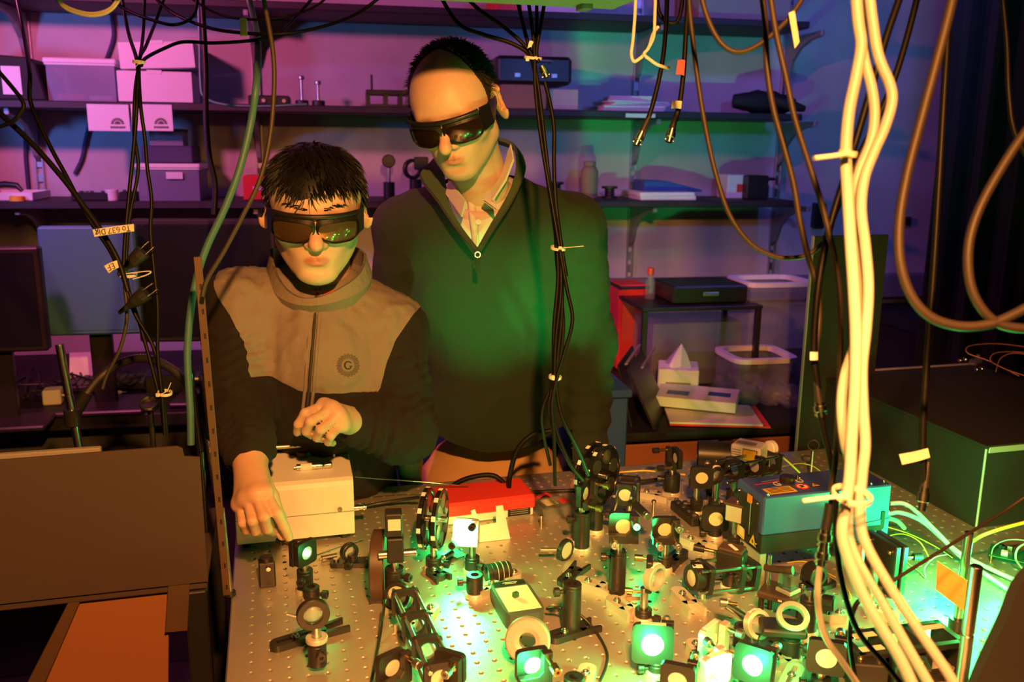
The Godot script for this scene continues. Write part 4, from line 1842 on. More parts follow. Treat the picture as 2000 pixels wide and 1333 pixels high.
func clear_bin(called: String, label: String, r: Array, off: float, depth: float, shelf: int, lidm: Material) -> Node3D:
	var t := carton(called, label, "storage box", r, off, depth, null)
	var w: float = t.get_meta("w")
	var h: float = t.get_meta("h")
	var b := MB.new()
	var z := -depth * 0.5
	var th := 0.003
	var hb := h * 0.86
	b.box(Vector3(0, th * 0.5, z), Vector3(w * 0.9, th, depth * 0.92))
	for s in [-1.0, 1.0]:
		b.box(Vector3(0, hb * 0.5, z + s * depth * 0.46), Vector3(w * 0.93, hb, th))
		b.box(Vector3(s * w * 0.46, hb * 0.5, z), Vector3(th, hb, depth * 0.92))
	part("tub", b, M.bin_plastic, t)
	var l := MB.new()
	l.box(Vector3(0, h * 0.93, z), Vector3(w, h * 0.13, depth), 0.004)
	l.box(Vector3(0, h * 0.85, z), Vector3(w * 0.97, h * 0.05, depth * 0.97), 0.002)
	part("lid", l, lidm, t)
	if shelf >= 0:
		on_shelf(t, shelf)
	return t

func shelf_goods():
	var bp := mat("bin_plastic", Color(0.30, 0.32, 0.42), 0.3)
	bp.transparency = BaseMaterial3D.TRANSPARENCY_ALPHA
	bp.albedo_color.a = 0.45
	mat("navy_box", Color(0.05, 0.045, 0.11), 0.7)
	var t: Node3D
	# ---- middle shelf
	t = carton("storage_bin", "black bin with a white paper tag at the left end of the middle shelf", "bin", [-60, 112, 88, 203], 0.29, 0.22, null)
	on_shelf(t, 1)
	var w: float = t.get_meta("w")
	var h: float = t.get_meta("h")
	var b := MB.new()
	b.prism(PackedVector2Array([Vector2(-w * 0.5, 0), Vector2(w * 0.53, 0), Vector2(w * 0.42, h * 0.8), Vector2(w * 0.30, h * 0.93), Vector2(-w * 0.45, h)]), 0.2, Transform3D(Basis.IDENTITY, Vector3(0, 0, -0.10)), 0.004)
	part("body", b, M.black_matte, t)
	label_card(t, 0.02, h * 0.42, 0.055, 0.085, 0.001, M.paper, "paper_tag")
	t = clear_bin("plastic_box", "clear plastic box with white lid on the middle shelf, red parts inside", [90, 118, 233, 203], 0.27, 0.20, 1, M.white)
	b = MB.new()
	b.box(Vector3(-0.045, 0.014, -0.07), Vector3(0.085, 0.022, 0.10), 0.006, Basis(Vector3.UP, 0.2))
	part("red_part", b, M.red, t)
	b = MB.new()
	b.box(Vector3(0.05, 0.012, -0.07), Vector3(0.07, 0.016, 0.09), 0.004)
	part("white_part", b, M.white, t)
	t = carton("cardboard_box", "lower of two stacked white cartons on the middle shelf", "box", [233, 142, 379, 203], 0.29, 0.24, M.white, 0.003, 0.05)
	on_shelf(t, 1)
	carton_flap(t)
	var t2 := carton("cardboard_box", "upper of two stacked white cartons on the middle shelf, tilted", "box", [236, 86, 384, 139], 0.29, 0.24, M.white, 0.003, 0.02)
	t2.position.y = t.position.y + t.get_meta("h") + 0.004
	t2.rotation.z = 0.045
	t2.position.y += 0.004
	carton_flap(t2)
	# small instruments
	t = carton("power_strip", "flat black electronics unit on the middle shelf beside white cartons", "electronics", [485, 184, 566, 203], 0.24, 0.12, M.black)
	on_shelf(t, 1)
	for i in 4:
		b = MB.new()
		b.cyl(Vector3(-0.05 + i * 0.033, 0.014, 0.0), Vector3(-0.05 + i * 0.033, 0.014, 0.008), 0.006, 12)
		part("socket", b, M.steel_dull, t)
	for q in [[590, "silver post with a knurled head standing on the middle shelf", 0.085], [622, "short silver post with a flat cap on the middle shelf", 0.07]]:
		t = thing("small_post", q[1], "post", on_wall(q[0], 200, 0.22), RYAW)
		on_shelf(t, 1)
		b = MB.new()
		b.cyl(Vector3.ZERO, Vector3(0, 0.018, 0), 0.022, 18, 0.002)
		part("base", b, M.black, t)
		b = MB.new()
		b.cyl(Vector3(0, 0.018, 0), Vector3(0, q[2], 0), 0.005, 12)
		b.cyl(Vector3(0, q[2], 0), Vector3(0, q[2] + 0.012, 0), 0.011, 14, 0.002)
		part("post", b, M.steel, t)
	t = carton("black_bracket", "black metal frame bracket on the middle shelf left of the tall man", "bracket", [716, 172, 812, 206], 0.24, 0.10, null)
	on_shelf(t, 1)
	w = t.get_meta("w")
	h = t.get_meta("h")
	b = MB.new()
	b.box(Vector3(0, h * 0.85, -0.05), Vector3(w, h * 0.3, 0.08), 0.002)
	b.box(Vector3(0, h * 0.08, -0.05), Vector3(w, h * 0.16, 0.08), 0.002)
	for x in [-0.46, -0.1, 0.2, 0.46]:
		b.box(Vector3(w * x, h * 0.45, -0.05), Vector3(w * 0.08, h * 0.7, 0.08))
	part("frame", b, M.black, t)
	b = MB.new()
	b.cyl(Vector3(-w * 0.38, h, -0.03), Vector3(-w * 0.38, h + 0.05, -0.03), 0.004, 10)
	part("post", b, M.black, t)
	t = carton("cardboard_box", "flat brown carton under the black case on the middle shelf", "box", [978, 160, 1068, 208], 0.28, 0.22, M.cardboard)
	on_shelf(t, 1)
	t2 = carton("case", "black carrying case lying on the brown carton on the middle shelf", "case", [970, 107, 1118, 163], 0.28, 0.2, M.black, 0.012)
	t2.position.y = t.position.y + t.get_meta("h") + 0.001
	b = MB.new()
	b.tube([Vector3(-0.02, 0.075, 0.004), Vector3(-0.015, 0.08, 0.014), Vector3(0.055, 0.078, 0.014), Vector3(0.06, 0.073, 0.004)], 0.004, 8)
	part("handle", b, M.grey, t2)
	for x in [-0.06, 0.07]:
		b = MB.new()
		b.box(Vector3(x, 0.03, 0.001), Vector3(0.02, 0.014, 0.005), 0.001)
		part("latch", b, M.steel_dull, t2)
	t = carton("cardboard_box", "low pale carton right of the brown one on the middle shelf", "box", [1072, 168, 1130, 209], 0.26, 0.18, M.cream)
	on_shelf(t, 1)
	for q in [[1178, 1300, 196, 0.28, 0.0], [1200, 1320, 190, 0.25, 0.25], [1190, 1270, 184, 0.22, -0.2]]:
		t = carton("paper_pile", ["bottom sheet bundle of the loose papers on the middle shelf", "middle sheet bundle of the loose papers on the middle shelf", "top crumpled bundle of the loose papers on the middle shelf"][[196, 190, 184].find(q[2])], "papers", [q[0], q[2], q[1], q[2] + 10], q[3], 0.18, null, 0.003, q[4], "papers on the middle shelf")
		t.position.y = shelf_y[1] + (0.0005 if q[2] == 196 else 0.019 if q[2] == 190 else 0.038)
		w = t.get_meta("w")
		for i in 3:
			b = MB.new()
			b.box(Vector3(rng.randf_range(-0.006, 0.006), 0.003 + i * 0.006, -0.09), Vector3(w, 0.0052, 0.16), 0.001, Basis(Vector3.UP, rng.randf_range(-0.08, 0.08)))
			part("sheet", b, M.paper, t)
	t = thing("rolled_cloth", "dark rolled cloth at the right end of the middle shelf", "cloth", on_wall(1495, 205, 0.20), RYAW)
	on_shelf(t, 1)
	b = MB.new()
	var pts := []
	var rr := []
	for i in 15:
		var f := i / 14.0
		pts.append(Vector3(lerpf(-0.13, 0.12, f), 0.045 - 0.008 * f, 0.012 * sin(f * 5.0)))
		rr.append(0.044 * pow(sin(PI * clampf(f, 0.06, 0.94)), 0.35) * (1.0 + 0.08 * sin(f * 23.0)))
	b.tube(pts, rr, 16)
	part("cloth", b, M.black_matte, t)
	b = MB.new()
	b.tube([Vector3(0.02, 0.05, 0.03), Vector3(0.07, 0.03, 0.06), Vector3(0.13, 0.02, 0.05)], [0.02, 0.022, 0.012], 10)
	part("loose_end", b, M.black_matte, t)
	t = carton("label_strip", "white label strip on the edge of the middle shelf", "label", [1222, 222, 1280, 230], 0.3085, 0.001, M.white, 0.0)
	t = thing("hanging_card", "white card with black arch logo hanging from the middle shelf, nearer the white cartons", "card", on_wall(297, 230, 0.309), RYAW)
	hang_card(t)
	t = thing("hanging_card", "white card with black arch logo hanging from the middle shelf below the clear box", "card", on_wall(212, 230, 0.309), RYAW)
	hang_card(t)
	# ---- lowest shelf
	t = carton("tray", "shallow white tray at the left end of the lowest shelf", "tray", [-40, 381, 64, 396], 0.27, 0.2, null)
	on_shelf(t, 2)
	w = t.get_meta("w")
	b = MB.new()
	b.box(Vector3(0, 0.003, -0.1), Vector3(w, 0.005, 0.19), 0.001)
	for s in [-1.0, 1.0]:
		b.box(Vector3(0, 0.014, -0.1 + s * 0.094), Vector3(w, 0.024, 0.004), 0.001)
		b.box(Vector3(s * w * 0.49, 0.014, -0.1), Vector3(0.004, 0.024, 0.19), 0.001)
	part("body", b, M.white, t)
	t = carton("tape_roll", "small yellow tape roll on the lowest shelf in front of the tray", "tape", [18, 392, 46, 402], 0.295, 0.02, null)
	on_shelf(t, 2)
	b = MB.new()
	b.ring(Vector3(0, 0.008, -0.012), Vector3.UP, 0.022, 0.013, 0.016, 24)
	part("roll", b, M.yellow, t)
	t = thing("hand_tool", "black handled tool lying on the white tray", "tool", on_wall(12, 380, 0.2), RYAW)
	t.position.y = shelf_y[2] + 0.028
	b = MB.new()
	b.tube([Vector3(-0.08, 0.01, 0), Vector3(0.0, 0.022, 0.0), Vector3(0.035, 0.018, 0), Vector3(0.05, 0.0, 0)], [0.010, 0.011, 0.010, 0.006], 8)
	part("handle", b, M.black, t)
	var lows := [
		["silver_adapter", "small silver metal box on the lowest shelf", "adapter", [150, 372, 180, 384], 0.2, M.steel_dull],
		["black_fixture", "long black metal fixture on the lowest shelf before the silver box", "fixture", [140, 383, 212, 398], 0.27, M.black],
		["black_block", "black block on the lowest shelf left of the plastic bin", "block", [233, 380, 268, 397], 0.27, M.black]]
	for q in lows:
		t = carton(q[0], q[1], q[2], q[3], q[4], 0.07, q[5], 0.003)
		on_shelf(t, 2)
		for i in 3:
			b = MB.new()
			b.cyl(Vector3((i - 1) * t.get_meta("w") * 0.3, t.get_meta("h"), -0.035), Vector3((i - 1) * t.get_meta("w") * 0.3, t.get_meta("h") + 0.006, -0.035), 0.006, 10, 0.001)
			part("knob", b, M.dark_grey, t)
	t = thing("jar", "small white lidded jar on the lowest shelf", "jar", on_wall(220, 395, 0.25), RYAW)
	on_shelf(t, 2)
	b = MB.new()
	b.lathe([Vector2(0, 0), Vector2(0.019, 0), Vector2(0.020, 0.004), Vector2(0.020, 0.026), Vector2(0, 0.026)], Vector3.ZERO, Vector3.UP, 20)
	part("pot", b, M.white, t)
	b = MB.new()
	b.cyl(Vector3(0, 0.026, 0), Vector3(0, 0.036, 0), 0.021, 20, 0.001)
	part("lid", b, M.white, t)
	t = clear_bin("plastic_bin", "plastic bin with white lid and a pale sticker on the lowest shelf", [268, 326, 396, 399], 0.28, 0.22, 2, M.white)
	label_card(t, 0.02, t.get_meta("h") * 0.68, 0.052, 0.022, 0.0, M.white)
	b = MB.new()
	b.box(Vector3(0, 0.045, -0.11), Vector3(t.get_meta("w") * 0.75, 0.08, 0.15), 0.004)
	part("contents", b, M.dark_grey, t)
	t2 = carton("cardboard_box", "dark blue carton on top of the plastic bin", "box", [278, 292, 378, 325], 0.26, 0.18, M.navy_box)
	t2.position.y = t.position.y + t.get_meta("h") + 0.0015
	var t3 := clear_bin("plastic_box", "small clear box of orange parts on top of the dark blue carton", [291, 258, 360, 291], 0.25, 0.12, -1, M.dark_grey)
	t3.position.y = t2.position.y + t2.get_meta("h") + 0.001
	b = MB.new()
	b.box(Vector3(0, 0.014, -0.06), Vector3(t3.get_meta("w") * 0.75, 0.02, 0.08), 0.004)
	part("orange_part", b, M.orange, t3)
	t = carton("red_box", "red carton with a small white label on the lowest shelf behind the young man", "box", [476, 344, 530, 392], 0.26, 0.15, M.red)
	on_shelf(t, 2)
	label_card(t, 0.004, t.get_meta("h") * 0.5, 0.034, 0.011, 0.001, M.white)
	# black optical mounts in silhouette
	t = thing("knob_mount", "black knob on a stand in silhouette on the lowest shelf", "optical mount", on_wall(760, 372, 0.2), RYAW)
	on_shelf(t, 2)
	b = MB.new()
	b.cyl(Vector3.ZERO, Vector3(0, 0.06, 0), 0.020, 16, 0.002)
	part("holder", b, M.black, t)
	b = MB.new()
	b.cyl(Vector3(0, 0.06, 0), Vector3(0, 0.11, 0), 0.006, 10)
	part("post", b, M.steel_dull, t)
	b = MB.new()
	b.cyl(Vector3(0, 0.132, -0.012), Vector3(0, 0.132, 0.016), 0.023, 20, 0.003)
	part("knob", b, M.black, t)
	t = thing("ring_mount", "black ring mount standing on the lowest shelf beside the tall man", "optical mount", on_wall(812, 372, 0.2), RYAW)
	on_shelf(t, 2)
	b = MB.new()
	b.cyl(Vector3.ZERO, Vector3(0, 0.07, 0), 0.022, 16, 0.002)
	part("holder", b, M.black, t)
	b = MB.new()
	b.ring(Vector3(-0.01, 0.105, 0), Vector3(0.35, 0, 1), 0.036, 0.024, 0.018, 28, 0.002)
	part("ring", b, M.black, t)
	b = MB.new()
	b.box(Vector3(0.02, 0.125, 0), Vector3(0.05, 0.045, 0.022), 0.003)
	part("clamp", b, M.black, t)
	t = thing("bottle", "brown plastic bottle on the lowest shelf behind the tall man's shoulder", "bottle", on_wall(1150, 388, 0.18), RYAW)
	on_shelf(t, 2)
	b = MB.new()
	b.lathe([Vector2(0, 0), Vector2(0.030, 0), Vector2(0.032, 0.004), Vector2(0.032, 0.100), Vector2(0.024, 0.114), Vector2(0.018, 0.118), Vector2(0, 0.118)], Vector3.ZERO, Vector3.UP, 24, true)
	part("body", b, M.cardboard, t)
	b = MB.new()
	b.cyl(Vector3(0, 0.118, 0), Vector3(0, 0.136, 0), 0.022, 20, 0.002)
	part("cap", b, M.cardboard, t)
	for q in [[1190, "black spool on the lowest shelf right of the brown bottle", 0.045], [1085, "black clamp on the lowest shelf behind the hanging cables", 0.06]]:
		t = thing("spool", q[1], "spool", on_wall(q[0], 388, 0.16), RYAW)
		on_shelf(t, 2)
		b = MB.new()
		b.lathe([Vector2(0, 0), Vector2(0.03, 0), Vector2(0.03, 0.008), Vector2(0.018, 0.010), Vector2(0.018, q[2] - 0.01), Vector2(0.03, q[2] - 0.008), Vector2(0.03, q[2]), Vector2(0, q[2])], Vector3.ZERO, Vector3.UP, 20)
		part("body", b, M.black, t)
	t = carton("binder", "dark blue folder lying on the white books on the lowest shelf", "folder", [1258, 343, 1372, 368], 0.2, 0.14, null)
	t.position.y = shelf_y[2] + 0.026
	w = t.get_meta("w")
	b = MB.new()
	b.prism(PackedVector2Array([Vector2(-w * 0.5, 0), Vector2(w * 0.5, 0), Vector2(w * 0.5, 0.008), Vector2(-w * 0.1, 0.040), Vector2(-w * 0.48, 0.042)]), 0.14, Transform3D(Basis.IDENTITY, Vector3(0, 0, -0.07)), 0.002)
	part("cover", b, M.blue, t)
	t = carton("book", "upper white book of two lying flat on the lowest shelf", "book", [1250, 368, 1358, 376], 0.27, 0.2, M.paper, 0.001, 0.03)
	t.position.y = shelf_y[2] + 0.0135
	t = carton("book", "lower white book of two lying flat on the lowest shelf", "book", [1252, 376, 1360, 384], 0.28, 0.2, M.paper, 0.001)
	on_shelf(t, 2)
	t = carton("small_box", "white carton with a red mark at the right end of the lowest shelf", "box", [1420, 337, 1458, 384], 0.2, 0.1, M.white)
	on_shelf(t, 2)
	label_card(t, 0.01, t.get_meta("h") * 0.45, 0.025, 0.03, 0.001, M.red)
	t = carton("camera_unit", "black instrument with a side lever at the right end of the lowest shelf", "instrument", [1458, 337, 1500, 384], 0.24, 0.1, M.black, 0.004)
	on_shelf(t, 2)
	b = MB.new()
	b.box(Vector3(0.055, 0.075, -0.03), Vector3(0.05, 0.012, 0.02), 0.003)
	b.box(Vector3(0.045, 0.03, -0.03), Vector3(0.02, 0.05, 0.03), 0.004)
	part("lever", b, M.black, t)
	# ---- highest shelf
	t = carton("cardboard_box", "white carton on the highest shelf behind the overhead rack", "box", [1020, -30, 1135, 18], 0.26, 0.2, M.white)
	on_shelf(t, 0)
	t = carton("cardboard_box", "red carton on the highest shelf left of the white one", "box", [968, -30, 1016, 16], 0.26, 0.2, M.red)
	on_shelf(t, 0)
	t = carton("cardboard_box", "large grey-brown carton at the right end of the highest shelf", "box", [1365, -60, 1545, 40], 0.26, 0.22, M.card_grey)
	on_shelf(t, 0)
	# ---- fittings on the wall
	t = carton("wall_phone", "black device hung on the wall right of the shelves", "device", [1590, 397, 1612, 445], 0.035, 0.034, M.black)
	b = MB.new()
	b.box(Vector3(0, t.get_meta("h") * 0.5, 0.006), Vector3(0.014, t.get_meta("h") * 0.8, 0.014), 0.004)
	part("handset", b, M.black_gloss, t)
	t = carton("wall_hook", "small black hook on the wall near the curtain", "hook", [1768, 424, 1780, 440], 0.02, 0.018, M.black)
	# cable raceway along the wall
	var y0 := on_wall(1740, 582, 0.05).y
	var y1 := on_wall(1740, 537, 0.05).y
	struct("trim_raceway", slab(Vector3(5.0, y1 - y0, 0.05), 0.004), M.raceway, rp(0.3, (y0 + y1) * 0.5, 0.025), RYAW)

func carton_flap(t: Node3D):
	var w: float = t.get_meta("w")
	var h: float = t.get_meta("h")
	var b := MB.new()
	b.box(Vector3(0, h * 0.5, 0.0012), Vector3(w * 0.985, h * 0.97, 0.002), 0.0006)
	part("front_flap", b, M.white, t)
	b = MB.new()
	b.box(Vector3(0, h * 0.97, 0.003), Vector3(0.045, 0.012, 0.0016), 0.0005)
	part("tab", b, M.white, t)

func hang_card(t: Node3D):
	var b := MB.new()
	b.box(Vector3.ZERO, Vector3(0.124, 0.082, 0.0016))
	part("card", b, M.paper, t)
	b = MB.new()
	# arch logo: half disc with rays, and a bar of lettering below
	var c := Vector3(0.026, -0.020, 0.0013)
	for k in 9:
		var a0 := PI * k / 9.0 + 0.04
		var a1 := PI * (k + 1) / 9.0 - 0.04
		b.flat(c + Vector3(cos(a0), sin(a0), 0) * 0.012, c + Vector3(cos(a1), sin(a1), 0) * 0.012, c + Vector3(cos(a1), sin(a1), 0) * 0.020, c + Vector3(cos(a0), sin(a0), 0) * 0.020, Vector3.BACK)
		b.tri(c, c + Vector3(cos(a0), sin(a0), 0) * 0.010, c + Vector3(cos(a1), sin(a1), 0) * 0.010, Vector3.BACK, Vector3.BACK, Vector3.BACK)
	for k in 8:
		var x := 0.004 + k * 0.0057
		b.flat(Vector3(x, -0.033, 0.0013), Vector3(x + 0.0042, -0.033, 0.0013), Vector3(x + 0.0042, -0.026, 0.0013), Vector3(x, -0.026, 0.0013), Vector3.BACK)
	part("logo", b, M.text_dark, t)

# ------------------------------------------------------------------ benches behind
func bench_part(t: Node3D, n: String, c: Vector3, s: Vector3, m: Material, bev := 0.003) -> MeshInstance3D:
	var b := MB.new()
	b.box(c, s, bev)
	return part(n, b, m, t)

func monitor(called: String, label: String, px: Array, d: float, turn: float, m: Material, by: float):
	# px: left, top, right, bottom of the panel
	var c := pt((px[0] + px[2]) * 0.5, (px[1] + px[3]) * 0.5, d)
	var w: float = (px[2] - px[0]) / F * d / cos(turn)
	var h: float = (px[3] - px[1]) / F * d
	var t := thing(called, label, "monitor", Vector3(c.x, by, c.z), turn)
	var cy := c.y - by
	var b := MB.new()
	b.box(Vector3(0, cy, 0), Vector3(w, h, 0.035), 0.006)
	part("housing", b, m, t)
	b = MB.new()
	b.box(Vector3(0, cy, 0.0178), Vector3(w - 0.03, h - 0.03, 0.002))
	part("screen", b, m if m == M.panel_blue else M.screen_off, t)
	b = MB.new()
	b.box(Vector3(0, cy * 0.5, -0.04), Vector3(0.06, cy, 0.025), 0.004)
	part("stand", b, M.black, t)
	b = MB.new()
	b.box(Vector3(0, 0.008, -0.02), Vector3(0.24, 0.016, 0.18), 0.005)
	part("base", b, M.black, t)
	return t

func benches():
	mat("screen_off", Color(0.010, 0.012, 0.016), 0.25)
	mat("panel_blue", Color(0.06, 0.19, 0.28), 0.35)
	mat("curtain", Color(0.003, 0.003, 0.003), 0.95)
	# left desk along the wall
	var y := 0.86
	var t := thing("lab_bench", "dark bench along the wall at the left, under the monitors", "bench", rp(-1.38, 0, 0.42), RYAW)
	bench_part(t, "top", Vector3(0, y - 0.02, 0), Vector3(2.2, 0.04, 0.82), M.bench_top)
	bench_part(t, "cabinet", Vector3(0, (y - 0.04) * 0.5, -0.05), Vector3(2.1, y - 0.04, 0.68), M.dark_grey)
	monitor("monitor", "black monitor at the left edge, turned to the left", [-120, 482, 78, 690], 2.35, 0.22, M.black, y)
	monitor("monitor", "monitor with a blue-lit face behind the left cable bundle", [94, 442, 266, 655], 2.50, 0.18, M.panel_blue, y)
	monitor("monitor", "wide black monitor between the blue-lit one and the young man", [274, 428, 540, 668], 2.60, 0.12, M.black_matte, y)
	t = thing("paper_sheet", "pale sheet leaning under the blue-lit monitor", "paper", on_y(168, 742, y), 0.2)
	t.position.y = y
	var b := MB.new()
	b.box(Vector3(0, 0.045, 0), Vector3(0.09, 0.09, 0.003), 0.0, Basis(Vector3.RIGHT, -0.3))
	part("sheet", b, M.paper, t)
	t = thing("keyboard", "black keyboard on the left bench below the monitors", "keyboard", on_y(275, 752, y), 0.2)
	t.position.y = y
	b = MB.new()
	b.box(Vector3(0, 0.010, 0), Vector3(0.42, 0.02, 0.13), 0.004)
	part("case", b, M.black, t)
	b = MB.new()
	for r in 5:
		for k in 18:
			b.box(Vector3(-0.192 + k * 0.0226, 0.022, -0.048 + r * 0.024), Vector3(0.018, 0.006, 0.018), 0.0015)
	var kk := part("keys", b, M.dark_grey, t)
	kk.set_meta("kind", "stuff")
	# tangle of leads on the bench
	for i in 9:
		var c := []
		var x0 := rng.randf_range(-30, 330)
		for k in 7:
			c.append(on_y(x0 + k * rng.randf_range(8, 26), rng.randf_range(735, 785), y))
			c[k].y = y + 0.005 + rng.randf_range(0.0, 0.03)
		b = MB.new()
		b.tube(smooth_path(c, 5), 0.0035, 6)
		solo("desk_cable", b, M.rubber, "black lead in the tangle lying on the left bench", "cable", Vector3.ZERO, 0.0, "tangled leads on the left bench")
	for q in [["adapter_plug", "white power adapter on the left bench beside the steel rod", [105, 788], 1.9, M.white, Vector3(0.05, 0.045, 0.05)], ["clip", "small white clip on the left bench among the leads", [232, 770], 2.1, M.white, Vector3(0.02, 0.01, 0.014)], ["converter_box", "black converter box on the left bench behind the metal hose", [335, 762], 2.15, M.black, Vector3(0.14, 0.06, 0.10)]]:
		t = thing(q[0], q[1], "adapter", on_y(q[2][0], q[2][1], y), 0.3)
		t.position.y = y
		b = MB.new()
		b.box(Vector3(0, q[5].y * 0.5, 0), q[5], 0.004)
		part("body", b, q[4], t)
		b = MB.new()
		b.cyl(Vector3(q[5].x * 0.5, q[5].y * 0.5, 0), Vector3(q[5].x * 0.5 + 0.012, q[5].y * 0.5, 0), q[5].y * 0.18, 10)
		part("socket", b, M.steel_dull, t)
	# right bench with wooden drawers
	var yr := 0.905
	var fr := on_y(1370, 838, yr)
	var back := fr - Basis(Vector3.UP, RYAW) * Vector3(0, 0, 0.42)
	t = thing("lab_bench", "black-topped wooden bench behind the tall man at the right", "bench", Vector3(back.x, 0, back.z), RYAW)
	bench_part(t, "top", Vector3(0.14, yr - 0.012, 0), Vector3(1.34, 0.024, 0.86), M.bench_top)
	bench_part(t, "carcass", Vector3(0.14, 0.44, -0.01), Vector3(1.28, 0.88, 0.78), M.wood)
	for k in 2:
		var dr := bench_part(t, "drawer", Vector3(-0.20 + k * 0.56, 0.79, 0.392), Vector3(0.52, 0.15, 0.022), M.wood, 0.004)
		var h := MB.new()
		h.tube([Vector3(-0.26 + k * 0.56, 0.79, 0.402), Vector3(-0.26 + k * 0.56, 0.79, 0.424), Vector3(-0.14 + k * 0.56, 0.79, 0.424), Vector3(-0.14 + k * 0.56, 0.79, 0.402)], 0.005, 8)
		part("handle", h, M.steel_dull, dr)
		bench_part(t, "door", Vector3(-0.20 + k * 0.56, 0.36, 0.392), Vector3(0.52, 0.62, 0.022), M.wood, 0.004)
	var ob := func(px: float, py: float) -> Vector3: return on_y(px, py, yr + 0.0006)
	# tissue box with a tissue pulled up
	t = thing("tissue_box", "white tissue box with a tissue pulled up, on the right bench", "tissue box", ob.call(1322, 772), RYAW - 0.35)
	b = MB.new()
	b.box(Vector3(0, 0.045, 0), Vector3(0.115, 0.09, 0.115), 0.003)
	part("box", b, M.white, t)
	b = MB.new()
	b.box(Vector3(0, 0.045, 0.058), Vector3(0.07, 0.016, 0.001))
	part("printed_band", b, M.cardboard, t)
	b = MB.new()
	for k in 10:
		var a0 := TAU * k / 10.0
		var a1 := TAU * (k + 1) / 10.0
		var r0 := 0.035 * (1.0 + 0.4 * sin(k * 2.4))
		var r1 := 0.035 * (1.0 + 0.4 * sin(((k + 1) % 10) * 2.4))
		var p0 := Vector3(cos(a0) * r0, 0.09, sin(a0) * r0)
		var p1 := Vector3(cos(a1) * r1, 0.09, sin(a1) * r1)
		var q0 := Vector3(cos(a0) * r0 * 0.55 + 0.004, 0.125 + 0.01 * sin(k * 3.1), sin(a0) * r0 * 0.5)
		var q1 := Vector3(cos(a1) * r1 * 0.55 + 0.004, 0.125 + 0.01 * sin(((k + 1) % 10) * 3.1), sin(a1) * r1 * 0.5)
		var nn := (p0 + p1 - Vector3(0, 0.18, 0)).normalized()
		b.flat(p0, p1, q1, q0, (nn + Vector3(0, 0.4, 0)).normalized())
		b.tri(q0, q1, Vector3(0.006, 0.155, 0), nn, nn, (nn + Vector3.UP).normalized())
	part("tissue", b, M.paper, t)
	t = thing("book", "white and blue boxed book lying under the tissue box on the right bench", "book", ob.call(1360, 800), RYAW - 0.5)
	b = MB.new()
	b.box(Vector3(0, 0.022, 0), Vector3(0.22, 0.028, 0.15), 0.002)
	part("cover", b, M.white, t)
	for q in [[-0.05, 0.02], [0.06, 0.0]]:
		b = MB.new()
		b.box(Vector3(q[0], 0.0365, q[1]), Vector3(0.06, 0.0008, 0.04))
		part("blue_print", b, M.blue, t)
	t.position.y += 0.012
	t = thing("folder", "red folder with white papers on the right bench under the book", "folder", ob.call(1395, 815), RYAW - 0.25)
	b = MB.new()
	b.box(Vector3(0, 0.004, 0), Vector3(0.26, 0.005, 0.19), 0.001)
	part("cover", b, M.red, t)
	b = MB.new()
	b.box(Vector3(-0.01, 0.009, 0.004), Vector3(0.24, 0.005, 0.18), 0.001)
	part("papers", b, M.paper, t)
	t = thing("rolled_paper", "rolled paper tube on the right bench left of the book", "paper", ob.call(1290, 790), RYAW - 0.9)
	b = MB.new()
	b.tube([Vector3(-0.12, 0.018, 0), Vector3(0.10, 0.018, 0)], 0.017, 14)
	part("roll", b, M.cardboard, t)
	# black frame stand holding a clear acrylic case
	t = thing("frame_stand", "black square-tube frame stand on the right bench", "stand", ob.call(1335, 735), RYAW)
	var fw := 0.36
	var fh := 0.235
	for x in [-1.0, 1.0]:
		for z in [-1.0, 1.0]:
			bench_part(t, "leg", Vector3(x * fw * 0.5, fh * 0.5, z * 0.12), Vector3(0.016, fh, 0.016), M.black, 0.001)
	bench_part(t, "top_panel", Vector3(0, fh + 0.006, 0), Vector3(fw + 0.02, 0.012, 0.26), M.black, 0.002)
	t = thing("acrylic_case", "clear acrylic case inside the black frame stand", "case", ob.call(1335, 735), RYAW)
	b = MB.new()
	for s in [-1.0, 1.0]:
		b.box(Vector3(s * 0.14, 0.095, 0), Vector3(0.004, 0.19, 0.18))
		b.box(Vector3(0, 0.095, s * 0.09), Vector3(0.28, 0.19, 0.004))
	b.box(Vector3(0, 0.19, 0), Vector3(0.284, 0.004, 0.184))
	part("panel_box", b, M.clear_plastic, t)
	# things on the frame stand
	t = thing("instrument_case", "flat black instrument case on the black frame stand", "case", ob.call(1345, 735) + Vector3(0, fh + 0.013, 0), RYAW)
	b = MB.new()
	b.box(Vector3(0.02, 0.028, 0), Vector3(0.24, 0.055, 0.18), 0.006)
	part("body", b, M.black, t)
	b = MB.new()
	b.box(Vector3(0.02, 0.03, 0.091), Vector3(0.05, 0.012, 0.004), 0.001)
	part("latch", b, M.steel_dull, t)
	t = thing("spray_bottle", "clear bottle with a red cap on the black frame stand", "bottle", ob.call(1262, 735) + Vector3(0.0, fh + 0.013, 0), RYAW)
	b = MB.new()
	b.lathe([Vector2(0, 0), Vector2(0.015, 0), Vector2(0.016, 0.004), Vector2(0.016, 0.055), Vector2(0.009, 0.068), Vector2(0.009, 0.075), Vector2(0, 0.075)], Vector3.ZERO, Vector3.UP, 20, true)
	part("body", b, M.clear_plastic, t)
	b = MB.new()
	b.cyl(Vector3(0, 0.075, 0), Vector3(0, 0.098, 0), 0.0105, 16, 0.002)
	part("cap", b, M.red, t)
	t = thing("red_case", "red plastic case behind the tall man's elbow on the right bench", "case", ob.call(1222, 715), RYAW)
	b = MB.new()
	b.box(Vector3(0, 0.14, 0), Vector3(0.10, 0.28, 0.12), 0.008)
	part("body", b, M.red, t)
	b = MB.new()
